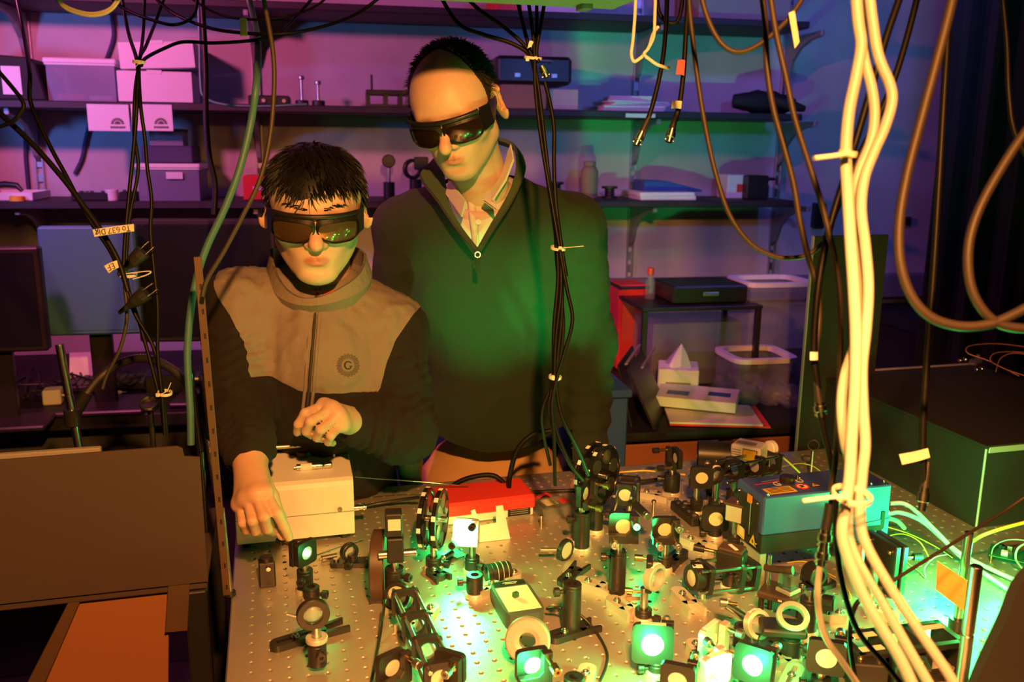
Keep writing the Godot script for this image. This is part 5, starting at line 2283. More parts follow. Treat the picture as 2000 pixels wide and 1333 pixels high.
	b.box(Vector3(0, 0.27, 0.0), Vector3(0.104, 0.012, 0.124), 0.004)
	part("lid", b, M.black, t)
	# clear tubs with white lids
	for q in [[1490, 728, 0.20, 0.30, "large clear tub with a white rim on the right bench beside the black panel"], [1470, 762, 0.17, 0.11, "smaller crumpled clear tub in front of the large tub on the right bench"]]:
		t = thing("plastic_tub", q[4], "tub", ob.call(q[0], q[1]), RYAW)
		b = MB.new()
		for s in [-1.0, 1.0]:
			b.box(Vector3(s * q[2] * 0.5, q[3] * 0.5, 0), Vector3(0.004, q[3], 0.16))
			b.box(Vector3(0, q[3] * 0.5, s * 0.08), Vector3(q[2], q[3], 0.004))
		part("wall_panel", b, M.clear_plastic, t)
		b = MB.new()
		b.washer(squircle(q[2] + 0.03, 0.19, 40), squircle(q[2] - 0.01, 0.15, 40), 0.014, Transform3D(Basis(Vector3.RIGHT, PI / 2), Vector3(0, q[3], 0)))
		part("rim", b, M.white, t)
	# crumpled plastic bags
	for q in [[1440, 770, 0.055, "crumpled clear bag beside the red folder on the right bench"], [1500, 790, 0.06, "crumpled clear bag near the black panel on the right bench"]]:
		t = thing("plastic_bag", q[3], "bag", ob.call(q[0], q[1]), rng.randf() * 3.0)
		var bd := Body.new()
		for k in 7:
			bd.ell(Vector3(rng.randf_range(-1, 1) * q[2], q[2] * 0.5, rng.randf_range(-1, 1) * q[2]), Vector3(q[2] * 0.55, q[2] * 0.48, q[2] * 0.5), 0.01)
		bd.net(0.009)
		wrinkle(bd, 0.006, Vector3(45, 45, 45), 17)
		for i in bd.v.size():
			bd.v[i].y = maxf(bd.v[i].y, 0.001)
		part("bag", bd.mesh(), M.clear_plastic, t)
	# leaning dark panels
	for q in [[1232, 808, -0.25, "black panel leaning on the right bench behind the tall man"], [1262, 815, -0.45, "thin black panel leaning in front of another on the right bench"]]:
		t = thing("dark_board", q[3], "panel", ob.call(q[0], q[1]), RYAW + 1.1)
		b = MB.new()
		b.box(Vector3(0, 0.08, 0), Vector3(0.24, 0.17, 0.006), 0.001, Basis(Vector3.RIGHT, q[2]))
		part("sheet", b, M.black, t)
		b = MB.new()
		b.box(Vector3(0, 0.166, -0.0), Vector3(0.24, 0.004, 0.0075), 0.0, Basis(Vector3.RIGHT, q[2]))
		part("edge", b, M.grey, t)
	t = thing("recycling_bin", "blue plastic bin standing on the floor beside the wooden bench", "bin", pt(1190, 880, 2.22), RYAW)
	t.position.y = 0.0
	b = MB.new()
	b.prism(PackedVector2Array([Vector2(-0.10, 0), Vector2(0.012, 0), Vector2(0.018, 1.05), Vector2(-0.12, 1.05)]), 0.16, Transform3D.IDENTITY, 0.004)
	part("body", b, M.blue, t)
	b = MB.new()
	b.box(Vector3(-0.05, 1.05, 0), Vector3(0.15, 0.02, 0.18), 0.004)
	part("rim", b, M.blue, t)
	# far right bench behind the enclosure
	t = thing("side_bench", "black side bench at the far right behind the enclosure", "bench", rp(2.6, 0, 0.45), RYAW)
	bench_part(t, "top", Vector3(0, 0.95, 0), Vector3(1.5, 0.05, 0.85), M.bench_top)
	bench_part(t, "cabinet", Vector3(0, 0.46, 0), Vector3(1.4, 0.92, 0.8), M.black_matte)
	# black laser curtain hanging at the right
	t = thing("laser_curtain", "black laser curtain hanging down the right side", "curtain", Vector3(0, 0, 0))
	b = MB.new()
	var ca := pt(1835, 300, 2.75)
	var cz := pt(2520, 300, 2.1)
	var pr := []
	for k in 90:
		var f := k / 89.0
		var q := ca.lerp(cz, f)
		var side := (cz - ca).cross(Vector3.UP).normalized()
		q += side * (0.035 * sin(f * 46.0) + 0.012 * sin(f * 111.0))
		pr.append(Vector3(q.x, 0, q.z))
	for k in 89:
		for s in [0.0, 0.003]:
			var o: Vector3 = (cz - ca).cross(Vector3.UP).normalized() * s
			var a: Vector3 = pr[k] + o
			var d: Vector3 = pr[k + 1] + o
			var nn: Vector3 = (d - a).cross(Vector3.UP).normalized() * (1.0 if s > 0.0 else -1.0)
			b.flat(a + Vector3(0, 0.03, 0), d + Vector3(0, 0.03, 0), d + Vector3(0, 2.9, 0), a + Vector3(0, 2.9, 0), nn)
	part("cloth", b, M.curtain, t)
	b = MB.new()
	b.cyl(Vector3(ca.x, 2.9, ca.z), Vector3(cz.x, 2.9, cz.z), 0.015, 12)
	part("rail", b, M.steel_dull, t)

# ------------------------------------------------------------------ larger equipment, in the table frame
func tthing(called: String, label: String, cat: String, x: float, z: float, h := 0.0, turn := 0.0, group := "") -> Node3D:
	return thing(called, label, cat, tp(x, z, h), TYAW + turn, group)

func screw_head(b: MB, p: Vector3, dir: Vector3, r := 0.0035):
	b.lathe([Vector2(r, -0.001), Vector2(r, 0.0022), Vector2(r * 0.85, 0.003), Vector2(r * 0.5, 0.003), Vector2(r * 0.5, 0.0012), Vector2(0, 0.0012)], p, dir, 10)

func text_mesh(s: String, size: float, depth := 0.0006) -> TextMesh:
	var t := TextMesh.new()
	t.text = s
	var f := SystemFont.new()
	f.font_names = PackedStringArray(["Droid Sans"])
	t.font = f
	t.font_size = 32
	t.pixel_size = size / 32.0
	t.depth = depth
	return t

func text_part(n: String, s: String, size: float, m: Material, parent: Node, tr: Transform3D, label := ""):
	var o := MeshInstance3D.new()
	o.name = n
	o.mesh = text_mesh(s, size)
	o.material_override = m
	o.transform = tr
	parent.add_child(o, true)
	if label != "":
		o.set_meta("label", label)
	return o

func equipment():
	mat("laser_blue", Color(0.05, 0.08, 0.32), 0.42)
	mat("orange_card", Color(0.85, 0.42, 0.10), 0.8)
	mat("yellow_fiber", Color(0.85, 0.62, 0.05), 0.45)
	mat("panel_black", Color(0.018, 0.016, 0.015), 0.8)
	var t: Node3D
	var b: MB
	# ---- white instrument box with a carrying handle
	t = tthing("instrument_box", "white metal instrument box with a carrying handle, under the young man's hands", "instrument", 0.0225, -1.545)
	b = MB.new()
	var prof := PackedVector2Array([Vector2(0, 0.012), Vector2(0.0, 0.106), Vector2(-0.003, 0.114), Vector2(-0.010, 0.119), Vector2(-0.120, 0.137), Vector2(-0.126, 0.134), Vector2(-0.128, 0.128), Vector2(-0.128, 0.012)])
	b.prism(prof, 0.207, Transform3D(Basis(Vector3.UP, -PI / 2), Vector3.ZERO), 0.0012)
	part("housing", b, M.white_paint, t)
	b = MB.new()
	b.box(Vector3(0, 0.056, 0.0003), Vector3(0.2062, 0.0008, 0.0012))
	part("seam", b, M.grey, t)
	for x in [-0.085, 0.085]:
		for z in [-0.02, -0.11]:
			b = MB.new()
			b.cyl(Vector3(x, 0, z), Vector3(x, 0.0125, z), 0.010, 14, 0.001)
			part("foot", b, M.rubber, t)
	b = MB.new()
	var slope := func(x: float, z: float, h: float): return Vector3(x, 0.119 + (-0.010 - z) * 0.1636 + h, z)
	b.tube(smooth_path([slope.call(-0.075, -0.088, 0.0), slope.call(-0.075, -0.088, 0.018), slope.call(-0.068, -0.088, 0.026), slope.call(0.0, -0.088, 0.026), slope.call(0.068, -0.088, 0.026), slope.call(0.075, -0.088, 0.018), slope.call(0.075, -0.088, 0.0)], 6), 0.0042, 10)
	part("handle", b, M.steel_dull, t)
	b = MB.new()
	b.box(slope.call(0.082, -0.118, 0.003), Vector3(0.032, 0.010, 0.014), 0.002)
	part("corner_cap", b, M.black, t)
	b = MB.new()
	b.cyl(slope.call(0.022, -0.105, -0.002), slope.call(0.022, -0.105, 0.010), 0.017, 18, 0.002)
	part("top_knob", b, M.black, t)
	b = MB.new()
	screw_head(b, Vector3(0.078, 0.062, 0.0012), Vector3(0, 0, 1), 0.0042)
	part("screw", b, M.steel_dull, t)
	b = MB.new()
	b.cyl(Vector3(0.1035, 0.048, -0.03), Vector3(0.116, 0.048, -0.03), 0.0062, 14, 0.001)
	b.cyl(Vector3(0.116, 0.048, -0.03), Vector3(0.128, 0.048, -0.03), 0.0048, 14)
	b.ring(Vector3(0.124, 0.048, -0.03), Vector3.RIGHT, 0.0068, 0.004, 0.004, 16)
	part("coax_socket", b, M.steel, t)
	t = thing("metal_post", "short steel post taped on top of the white instrument box", "post", tp(0.0225 + 0.035, -1.545 - 0.045, 0.119 + 0.035 * 0.1636 + 0.0062), TYAW)
	b = MB.new()
	b.lathe([Vector2(0, 0), Vector2(0.0022, 0), Vector2(0.0022, 0.004), Vector2(0.0060, 0.005), Vector2(0.0063, 0.050), Vector2(0.0056, 0.0515), Vector2(0.0063, 0.053), Vector2(0.0063, 0.066), Vector2(0.0055, 0.068), Vector2(0, 0.068)], Vector3(-0.034, 0, 0), Vector3.RIGHT, 18)
	part("rod", b, M.steel, t)
	b = MB.new()
	b.tube([Vector3(-0.022, 0, 0), Vector3(-0.002, 0, 0)], 0.0068, 16)
	part("paper_tape", b, M.paper, t)
	# ---- red box with a white label side
	var p0 := on_table(958, 1018)
	t = thing("red_box", "red-topped long flat box with white label side, near the far edge of the table", "box", p0 + Vector3(0, 0.0, 0), TYAW + 0.05)
	b = MB.new()
	b.box(Vector3(0, 0.021, -0.045), Vector3(0.176, 0.040, 0.088), 0.002)
	part("tray", b, M.white, t)
	b = MB.new()
	var lid := PackedVector2Array([Vector2(0.004, 0.020), Vector2(0.006, 0.040), Vector2(0.0, 0.0455), Vector2(-0.088, 0.0455), Vector2(-0.093, 0.040), Vector2(-0.093, 0.010)])
	b.prism(lid, 0.182, Transform3D(Basis(Vector3.UP, -PI / 2), Vector3.ZERO), 0.003)
	part("lid", b, M.red, t, "glossy red lid")
	b = MB.new()
	b.box(Vector3(0.058, 0.012, 0.0003), Vector3(0.046, 0.016, 0.001))
	part("label", b, M.black_matte, t)
	b = MB.new()
	for k in 3:
		b.box(Vector3(0.058, 0.0085 + k * 0.004, 0.0010), Vector3(0.036, 0.0012, 0.0004))
	part("lettering", b, M.grey, t)
	# ---- white paper card with a cut-out, standing before the red box
	t = thing("paper_card", "white paper card with a square notch, propped before the red box", "card", on_table(968, 1057), TYAW + 0.02)
	b = MB.new()
	var pc := PackedVector2Array([Vector2(-0.030, 0), Vector2(0.028, 0.0), Vector2(0.019, 0.062), Vector2(0.006, 0.062), Vector2(0.004, 0.032), Vector2(-0.026, 0.030), Vector2(-0.034, 0.060), Vector2(-0.042, 0.058)])
	b.prism(pc, 0.0012, Transform3D(Basis(Vector3.RIGHT, -0.35), Vector3(0, 0.0006, 0)))
	part("sheet", b, M.paper, t)
	# ---- clear plastic case with a label
	t = thing("plastic_case", "small clear plastic case with cream label on the table right of the red box", "case", on_table(1090, 1012), TYAW + 0.08)
	b = MB.new()
	b.box(Vector3(0, 0.0015, -0.022), Vector3(0.066, 0.003, 0.050))
	for s in [-1.0, 1.0]:
		b.box(Vector3(s * 0.032, 0.012, -0.022), Vector3(0.0018, 0.022, 0.05))
		b.box(Vector3(0, 0.012, -0.022 + s * 0.0245), Vector3(0.064, 0.022, 0.0018))
	b.box(Vector3(0, 0.0235, -0.022), Vector3(0.067, 0.0018, 0.052), 0.0006)
	part("shell", b, M.clear_plastic, t)
	b = MB.new()
	b.box(Vector3(-0.010, 0.0247, -0.024), Vector3(0.026, 0.0005, 0.030), 0.0, Basis(Vector3.UP, 0.15))
	part("label", b, M.cream, t)
	b = MB.new()
	for k in 3:
		b.box(Vector3(0.020, 0.0247, -0.014 - k * 0.008), Vector3(0.016, 0.0005, 0.0055), 0.0, Basis(Vector3.UP, 0.15))
	part("red_lettering", b, M.text_red, t)
	t = thing("red_clip", "red plastic clip behind the small clear plastic case", "clip", on_table(1062, 978), TYAW + 0.3)
	b = MB.new()
	b.tube(smooth_path([Vector3(-0.02, 0.004, 0), Vector3(0, 0.016, 0.004), Vector3(0.018, 0.005, -0.003)], 5), 0.0028, 8)
	b.tube(smooth_path([Vector3(-0.016, 0.003, -0.01), Vector3(0.004, 0.012, -0.006), Vector3(0.020, 0.003, -0.012)], 5), 0.0028, 8)
	part("prongs", b, M.red, t)
	# ---- blue laser head
	var lx := 0.880
	var lz := -1.258
	t = tthing("laser", "blue boxy laser head with black base and warning labels", "laser", lx, lz, 0.052)
	b = MB.new()
	b.box(Vector3(0, 0.066, 0), Vector3(0.243, 0.068, 0.088), 0.0025)
	part("cover", b, M.laser_blue, t)
	b = MB.new()
	b.box(Vector3(0, 0.016, 0), Vector3(0.243, 0.032, 0.088), 0.001)
	part("base", b, M.panel_black, t)
	b = MB.new()
	b.prism(PackedVector2Array([Vector2(0.062, -0.028), Vector2(0.108, -0.028), Vector2(0.112, -0.024), Vector2(0.112, 0.006), Vector2(0.105, 0.006), Vector2(0.105, -0.018), Vector2(0.062, -0.018)]), 0.002, Transform3D(Basis.IDENTITY, Vector3(0, 0.047, 0.0446)))
	part("front_slot", b, M.black_matte, t)
	b = MB.new()
	b.prism(PackedVector2Array([Vector2(0.025, 0.0), Vector2(0.121, 0.0), Vector2(0.121, 0.036), Vector2(0.06, 0.030), Vector2(0.025, 0.018)]), 0.0016, Transform3D(Basis.IDENTITY, Vector3(0, 0.004, 0.0445)))
	part("side_plate", b, M.laser_blue, t)
	# output end
	b = MB.new()
	b.box(Vector3(-0.122, 0.053, -0.002), Vector3(0.003, 0.066, 0.070), 0.001)
	part("end_plate", b, M.panel_black, t)
	b = MB.new()
	b.box(Vector3(-0.1238, 0.050, -0.006), Vector3(0.002, 0.052, 0.036), 0.0)
	part("aperture", b, M.black_matte, t)
	for q in [[0.090, 0.030, -0.005], [0.090, -0.030, -0.005], [0.020, 0.034, -0.005], [0.020, -0.034, -0.005]]:
		b = MB.new()
		screw_head(b, Vector3(-0.1235, q[0] - 0.006, q[1]), Vector3(-1, 0, 0), 0.0022)
		part("screw", b, M.steel, t)
	b = MB.new()
	b.cyl(Vector3(-0.126, 0.022, 0.012), Vector3(-0.126, 0.078, 0.012), 0.0012, 8)
	part("pin", b, M.steel, t)
	b = MB.new()
	b.box(Vector3(-0.1242, 0.082, 0.004), Vector3(0.0015, 0.014, 0.014))
	part("orange_tag", b, M.orange, t)
	b = MB.new()
	b.box(Vector3(-0.1236, 0.017, -0.018), Vector3(0.0012, 0.026, 0.022), 0.0)
	part("yellow_label", b, M.yellow, t)
	b = MB.new()
	b.box(Vector3(-0.1244, 0.017, -0.016), Vector3(0.0006, 0.018, 0.010))
	part("label_text", b, M.white, t)
	warn_triangle(t, Transform3D(Basis(Vector3.UP, -PI / 2), Vector3(-0.1236, 0.017, 0.022)), 0.026)
	# top markings
	var up := Basis(Vector3.RIGHT, -PI / 2)
	b = MB.new()
	b.box(Vector3(-0.080, 0.1003, 0.022), Vector3(0.052, 0.0008, 0.024), 0.0, Basis(Vector3.UP, 0.05))
	part("yellow_label", b, M.yellow, t)
	b = MB.new()
	for k in 4:
		b.box(Vector3(-0.080, 0.1009, 0.0145 + k * 0.005), Vector3(0.044, 0.0004, 0.0016), 0.0, Basis(Vector3.UP, 0.05))
	part("label_text", b, M.text_dark, t)
	b = MB.new()
	b.ring(Vector3(-0.034, 0.1006, 0.016), Vector3.UP, 0.0115, 0.0090, 0.0008, 24, 0.0001)
	b.box(Vector3(-0.034, 0.1007, 0.016), Vector3(0.019, 0.0006, 0.0022), 0.0, Basis(Vector3.UP, 0.8))
	part("prohibition_ring", b, M.text_red, t)
	b = MB.new()
	b.cyl(Vector3(-0.034, 0.1001, 0.016), Vector3(-0.034, 0.1005, 0.016), 0.0095, 20)
	part("prohibition_disc", b, M.white, t)
	b = MB.new()
	b.box(Vector3(-0.035, 0.1010, 0.016), Vector3(0.006, 0.0004, 0.008), 0.0, Basis(Vector3.UP, 0.3))
	part("hand_mark", b, M.text_dark, t)
	warn_triangle(t, Transform3D(up, Vector3(-0.010, 0.1004, 0.014)), 0.018)
	b = MB.new()
	b.cyl(Vector3(-0.048, 0.099, -0.008), Vector3(-0.048, 0.112, -0.008), 0.0125, 20, 0.002)
	part("top_knob", b, M.black, t)
	text_part("lettering", "G", 0.020, M.white, t, Transform3D(up, Vector3(-0.070, 0.1005, -0.004)))
	text_part("lettering", "O", 0.020, M.white, t, Transform3D(up, Vector3(-0.024, 0.1005, -0.008)))
	b = MB.new()
	b.tube([Vector3(-0.108, 0.1003, -0.010), Vector3(-0.07, 0.1003, -0.014), Vector3(-0.035, 0.1003, -0.020), Vector3(-0.026, 0.1003, -0.026)], [0.0010, 0.0014, 0.0016, 0.0004], 6, true, 0.4)
	part("red_swoosh", b, M.text_red, t)
	b = MB.new()
	b.tube([Vector3(-0.09, 0.1003, -0.019), Vector3(-0.04, 0.1003, -0.025)], 0.0005, 6)
	part("thin_line", b, M.grey, t)
	b = MB.new()
	b.ball(Vector3(0.095, 0.1002, -0.010), Vector3(0.0055, 0.0006, 0.0030), 14, 6)
	part("red_mark", b, M.text_red, t)
	b = MB.new()
	b.tube(smooth_path([Vector3(0.072, 0.1003, -0.004), Vector3(0.088, 0.1003, -0.006), Vector3(0.106, 0.1003, -0.012), Vector3(0.102, 0.1003, -0.018), Vector3(0.088, 0.1003, -0.012)], 5), 0.0005, 6)
	part("thin_line", b, M.text_red, t)
	for q in [[-0.112, 0.038], [-0.020, -0.014], [0.085, 0.036], [0.113, 0.032]]:
		b = MB.new()
		screw_head(b, Vector3(q[0], 0.1012, q[1]), Vector3.UP, 0.0028)
		part("screw", b, M.steel, t)
	b = MB.new()
	b.cyl(Vector3(-0.026, 0.1, -0.012), Vector3(-0.026, 0.110, -0.012), 0.003, 10, 0.001)
	part("steel_stud", b, M.steel, t)
	# connectors at the right end
	for q in [[0.065, 0.02], [0.040, 0.024], [0.018, 0.020], [0.050, -0.01]]:
		b = MB.new()
		b.cyl(Vector3(0.1215, q[0], q[1]), Vector3(0.136, q[0], q[1]), 0.005, 12, 0.001)
		part("connector", b, M.white, t)
	# feet plates that carry it above the table
	for q in [[-0.113, M.alu], [0.085, M.white]]:
		b = MB.new()
		b.box(Vector3(q[0], -0.0265, 0.0), Vector3(0.012, 0.051, 0.080), 0.001)
		part("support_plate", b, q[1], t)
	# ---- black enclosure at the right
	t = tthing("enclosure", "large black enclosure box standing on the table behind the blue laser head", "enclosure", 1.51, -1.585)
	b = MB.new()
	b.box(Vector3(0, 0.081, 0), Vector3(0.46, 0.162, 0.55), 0.0015)
	part("walls", b, M.panel_black, t)
	b = MB.new()
	b.box(Vector3(0, 0.164, 0), Vector3(0.465, 0.006, 0.555), 0.001)
	part("lid", b, M.panel_black, t)
	b = MB.new()
	b.box(Vector3(0, 0.158, 0.2765), Vector3(0.45, 0.012, 0.003), 0.0005)
	part("front_strip", b, M.alu, t)
	for s in [-1.0, 1.0]:
		b = MB.new()
		b.box(Vector3(-0.231, 0.082, s * 0.276), Vector3(0.004, 0.158, 0.004), 0.0008)
		part("corner_edge", b, M.alu, t)
	b = MB.new()
	b.box(Vector3(0.02, 0.168, -0.274), Vector3(0.42, 0.003, 0.010), 0.0005)
	part("rear_edge", b, M.alu, t)
	# ---- tall black panel behind
	t = thing("beam_block", "tall black upright panel left of the enclosure", "panel", pt(1612, 866, 2.20), TYAW)
	t.position.y = TY - 0.05
	b = MB.new()
	var ph := 0.56
	b.box(Vector3(0.02, ph * 0.5, 0), Vector3(0.20, ph, 0.006), 0.001)
	part("sheet", b, M.panel_black, t)
	b = MB.new()
	b.box(Vector3(-0.0815, ph * 0.5, 0.0005), Vector3(0.004, ph, 0.009), 0.001)
	part("edge_strip", b, M.grey, t)
	b = MB.new()
	b.box(Vector3(0.02, -0.43, 0), Vector3(0.05, 0.86, 0.04), 0.003)
	part("support_post", b, M.panel_black, t)
	# ---- overhead rack
	var rx := pt(1203, 17, 1.42)
	t = thing("overhead_rack", "pale green metal underside of the overhead rack at the top of the picture", "rack", Vector3(rx.x, rx.y, rx.z), TYAW)
	b = MB.new()
	b.box(Vector3(-0.83, 0.02, 0.06), Vector3(1.66, 0.04, 0.12), 0.003)
	part("tray", b, M.rack, t)
	b = MB.new()
	b.box(Vector3(-0.83, 0.006, -0.004), Vector3(1.66, 0.012, 0.012), 0.001)
	part("lip", b, M.rack, t)
	b = MB.new()
	b.box(Vector3(-0.06, -0.004, 0.02), Vector3(0.018, 0.008, 0.03), 0.001)
	part("clip", b, M.grey, t)
	for x in [-0.03, -1.62]:
		for z in [0.03, 0.09]:
			b = MB.new()
			b.cyl(Vector3(x, 0.04, z), Vector3(x, 3.04 - rx.y, z), 0.012, 10)
			part("hanger_rod", b, M.steel_dull, t)
	# ---- board and pieces at the left of the table
	var bl := -0.118
	t = tthing("hardboard_sheet", "large dark brown board standing at the left of the table", "panel", bl, -1.372, 0.034, 0.0)
	b = MB.new()
	b.prism(PackedVector2Array([Vector2(-0.62, 0), Vector2(0.0, 0), Vector2(0, 0.206), Vector2(-0.022, 0.209), Vector2(-0.024, 0.222), Vector2(-0.032, 0.226), Vector2(-0.62, 0.222)]), 0.006, Transform3D.IDENTITY, 0.001)
	part("board", b, M.hardboard, t)
	t = tthing("board_sheet", "second thinner board behind the dark brown board, its pale upper edge showing", "panel", bl - 0.14, -1.392, 0.034, 0.0)
	b = MB.new()
	b.box(Vector3(-0.24, 0.113, 0), Vector3(0.48, 0.228, 0.012), 0.002)
	part("sheet", b, M.card_grey, t)
	t = tthing("side_cart", "low side cart with a wooden front below the dark brown board", "cart", -0.40, -1.58, -TY)
	b = MB.new()
	b.box(Vector3(0, 0.936, -0.005), Vector3(0.56, 0.014, 0.42), 0.003)
	part("top", b, M.hardboard, t)
	var tq := t.transform.affine_inverse()
	for q in [["wooden_front", [[330, 1112], [328, 1400], [40, 1400], [172, 1140]], 0.195, M.wood], ["plank", [[172, 1140], [150, 1145], [20, 1400], [60, 1400]], 0.205, M.plank], ["plank", [[372, 1105], [330, 1112], [322, 1238], [366, 1234]], 0.21, M.plank]]:
		var pl := PackedVector2Array()
		for w in q[1]:
			var o := tq * CAM
			var d := tq.basis * ray(w[0], w[1])
			var h: Vector3 = o + d * ((q[2] - o.z) / d.z)
			pl.append(Vector2(h.x, h.y))
		b = MB.new()
		b.prism(pl, 0.014, Transform3D(Basis.IDENTITY, Vector3(0, 0, q[2] - 0.008)), 0.001)
		part(q[0], b, q[3], t)
	for x in [-0.262, 0.262]:
		for z in [-0.2, 0.19]:
			b = MB.new()
			b.box(Vector3(x, 0.464, z), Vector3(0.034, 0.928, 0.034), 0.003)
			part("leg", b, M.white_post if x < 0 else M.black, t)
	# slotted upright at the table's left edge
	t = tthing("slotted_upright", "thin brown slotted upright bar at the left edge of the table", "bar", -0.094, -1.375)
	b = MB.new()
	b.box(Vector3(-0.003, 0.275, 0), Vector3(0.011, 0.54, 0.004), 0.0006, Basis(Vector3.BACK, 0.02))
	part("bar", b, M.upright, t)
	b = MB.new()
	for k in 14:
		b.box(Vector3(0.0037 - (0.02 + k * 0.037) * 0.02, 0.02 + k * 0.037, 0.0022), Vector3(0.003, 0.008, 0.0012))
	part("slots", b, M.black_matte, t)
	var ep := on_table(450, 1164)
	t = thing("edge_post", "slim shiny steel post standing at the table's left edge by the upright bar", "post", ep)
	b = MB.new()
	b.cyl(Vector3.ZERO, Vector3(-0.006, height_to(ep, 992), 0), 0.0048, 16, 0.0006)
	part("rod", b, M.steel_dull, t)
	b = MB.new()
	b.cyl(Vector3.ZERO, Vector3(0, 0.008, 0), 0.009, 16, 0.001)
	part("foot", b, M.black, t)
	# steel rod with collar
	t = thing("steel_rod", "upright steel rod with a collar at the left, behind the boards", "rod", pt(140, 800, 1.62), 0)
	b = MB.new()
	b.cyl(Vector3(0.02, -0.23, 0), Vector3.ZERO, 0.0075, 18)
	b.lathe([Vector2(0, 0), Vector2(0.0075, 0), Vector2(0.0075, 0.028), Vector2(0.0068, 0.029), Vector2(0.0068, 0.031), Vector2(0.0075, 0.032), Vector2(0.0075, 0.121), Vector2(0.0065, 0.123), Vector2(0, 0.123)], Vector3(0, -0.002, 0), Vector3(-0.085, 1, 0), 18)
	part("rod", b, M.steel, t)
	b = MB.new()
	b.cyl(Vector3(0, -0.030, 0), Vector3(0, 0.0, 0), 0.014, 16, 0.001)
	part("collar", b, M.black, t)
	# short green-lit post
	t = thing("black_post", "thin black post with a bright side beside the young man's sleeve", "post", pt(392, 850, 1.55), 0)
	b = MB.new()
	b.cyl(Vector3(-0.002, -0.25, 0), Vector3(-0.002, -0.03, 0), 0.006, 14)
	b.cyl(Vector3(-0.002, -0.03, 0), Vector3(-0.012, 0.125, 0), 0.006, 14, 0.001)
	b.cyl(Vector3(-0.012, 0.125, 0), Vector3(-0.0125, 0.135, 0), 0.0045, 12, 0.001)
	part("post", b, M.black_gloss, t)
	# flexible metal conduit
	var cp := []
	for q in [[150, 800, 1.72], [165, 775, 1.72], [195, 738, 1.72], [235, 710, 1.72], [280, 700, 1.70], [320, 712, 1.68], [355, 738, 1.66], [385, 780, 1.64], [405, 840, 1.62], [415, 900, 1.60], [425, 960, 1.58]]:
		cp.append(pt(q[0], q[1], q[2]))
	var sp := smooth_path(cp, 16)
	t = thing("metal_hose", "flexible ribbed metal hose arching behind the dark brown board", "hose", cp[0])
	b = MB.new()
	var rel := []
	var rads := []
	for k in sp.size():
		rel.append(sp[k] - cp[0])
		rads.append(0.0078 + 0.0010 * (1.0 if k % 2 == 0 else -1.0))
	b.tube(rel, rads, 12)
	part("hose", b, M.steel_dull, t)
	b = MB.new()
	b.tube([rel[0] - Vector3(0.015, 0.02, 0), rel[8], rel[20]], [0.013, 0.013, 0.011], 14)
	part("black_sleeve", b, M.rubber, t)
	t = thing("round_mirror", "small round chrome mirror lying behind the dark brown board", "mirror", pt(292, 788, 1.60), 0.3)
	b = MB.new()
	b.ring(Vector3(0, 0.0, 0), Vector3(0, 0.8, 0.6), 0.018, 0.014, 0.006, 24)
	part("rim", b, M.steel, t)
	b = MB.new()
	b.cyl(Vector3(0, -0.001, 0), Vector3(0, 0.0008, 0.0006), 0.0145, 24)
	part("glass", b, M.steel, t)
	b = MB.new()
	b.cyl(Vector3(0, -0.24, -0.006), Vector3(0, -0.012, -0.006), 0.005, 12)
	part("stem", b, M.black, t)
	# ---- near-camera dark cloth at the lower right corner
	t = thing("dark_drape", "out-of-focus black drape rising in the lower right corner", "drape", Vector3.ZERO)
	b = MB.new()
	var dn := [pt(2120, 1040, 0.86), pt(2000, 1120, 0.86), pt(1955, 1210, 0.86), pt(1900, 1330, 0.86), pt(1860, 1460, 0.86)]
	var df := [pt(2300, 1000, 0.95), pt(2250, 1150, 0.92), pt(2250, 1260, 0.90), pt(2220, 1400, 0.88), pt(2200, 1500, 0.86)]
	thick_strip(b, smooth_path(dn, 5), smooth_path(df, 5), 0.006)
	part("cloth", b, M.drape, t)

func warn_triangle(t: Node3D, tr: Transform3D, s: float):
	var b := MB.new()
	b.prism(PackedVector2Array([Vector2(-s * 0.5, -s * 0.43), Vector2(s * 0.5, -s * 0.43), Vector2(0, s * 0.43)]), 0.0006, tr)
	var o := part("warning_triangle", b, M.text_dark, t)
	b = MB.new()
	b.prism(PackedVector2Array([Vector2(-s * 0.40, -s * 0.37), Vector2(s * 0.40, -s * 0.37), Vector2(0, s * 0.32)]), 0.0012, tr)
	part("yellow_field", b, M.yellow, o)
	var b3 := MB.new()
	b3.xf = tr
	for k in 8:
		var a := TAU * k / 8.0
		b3.box(Vector3(cos(a) * s * 0.07, sin(a) * s * 0.07 - s * 0.12, 0.0008), Vector3(s * 0.13, s * 0.025, 0.0004), 0.0, Basis(Vector3.BACK, a))
	b3.cyl(Vector3(0, -s * 0.12, 0.0006), Vector3(0, -s * 0.12, 0.0011), s * 0.045, 10)
	part("starburst", b3, M.text_dark, o)

# ------------------------------------------------------------------ optics on the table
func facing(p: Vector3) -> float:                     # turn that makes +z look at the lens
	return atan2(CAM.x - p.x, CAM.z - p.z)

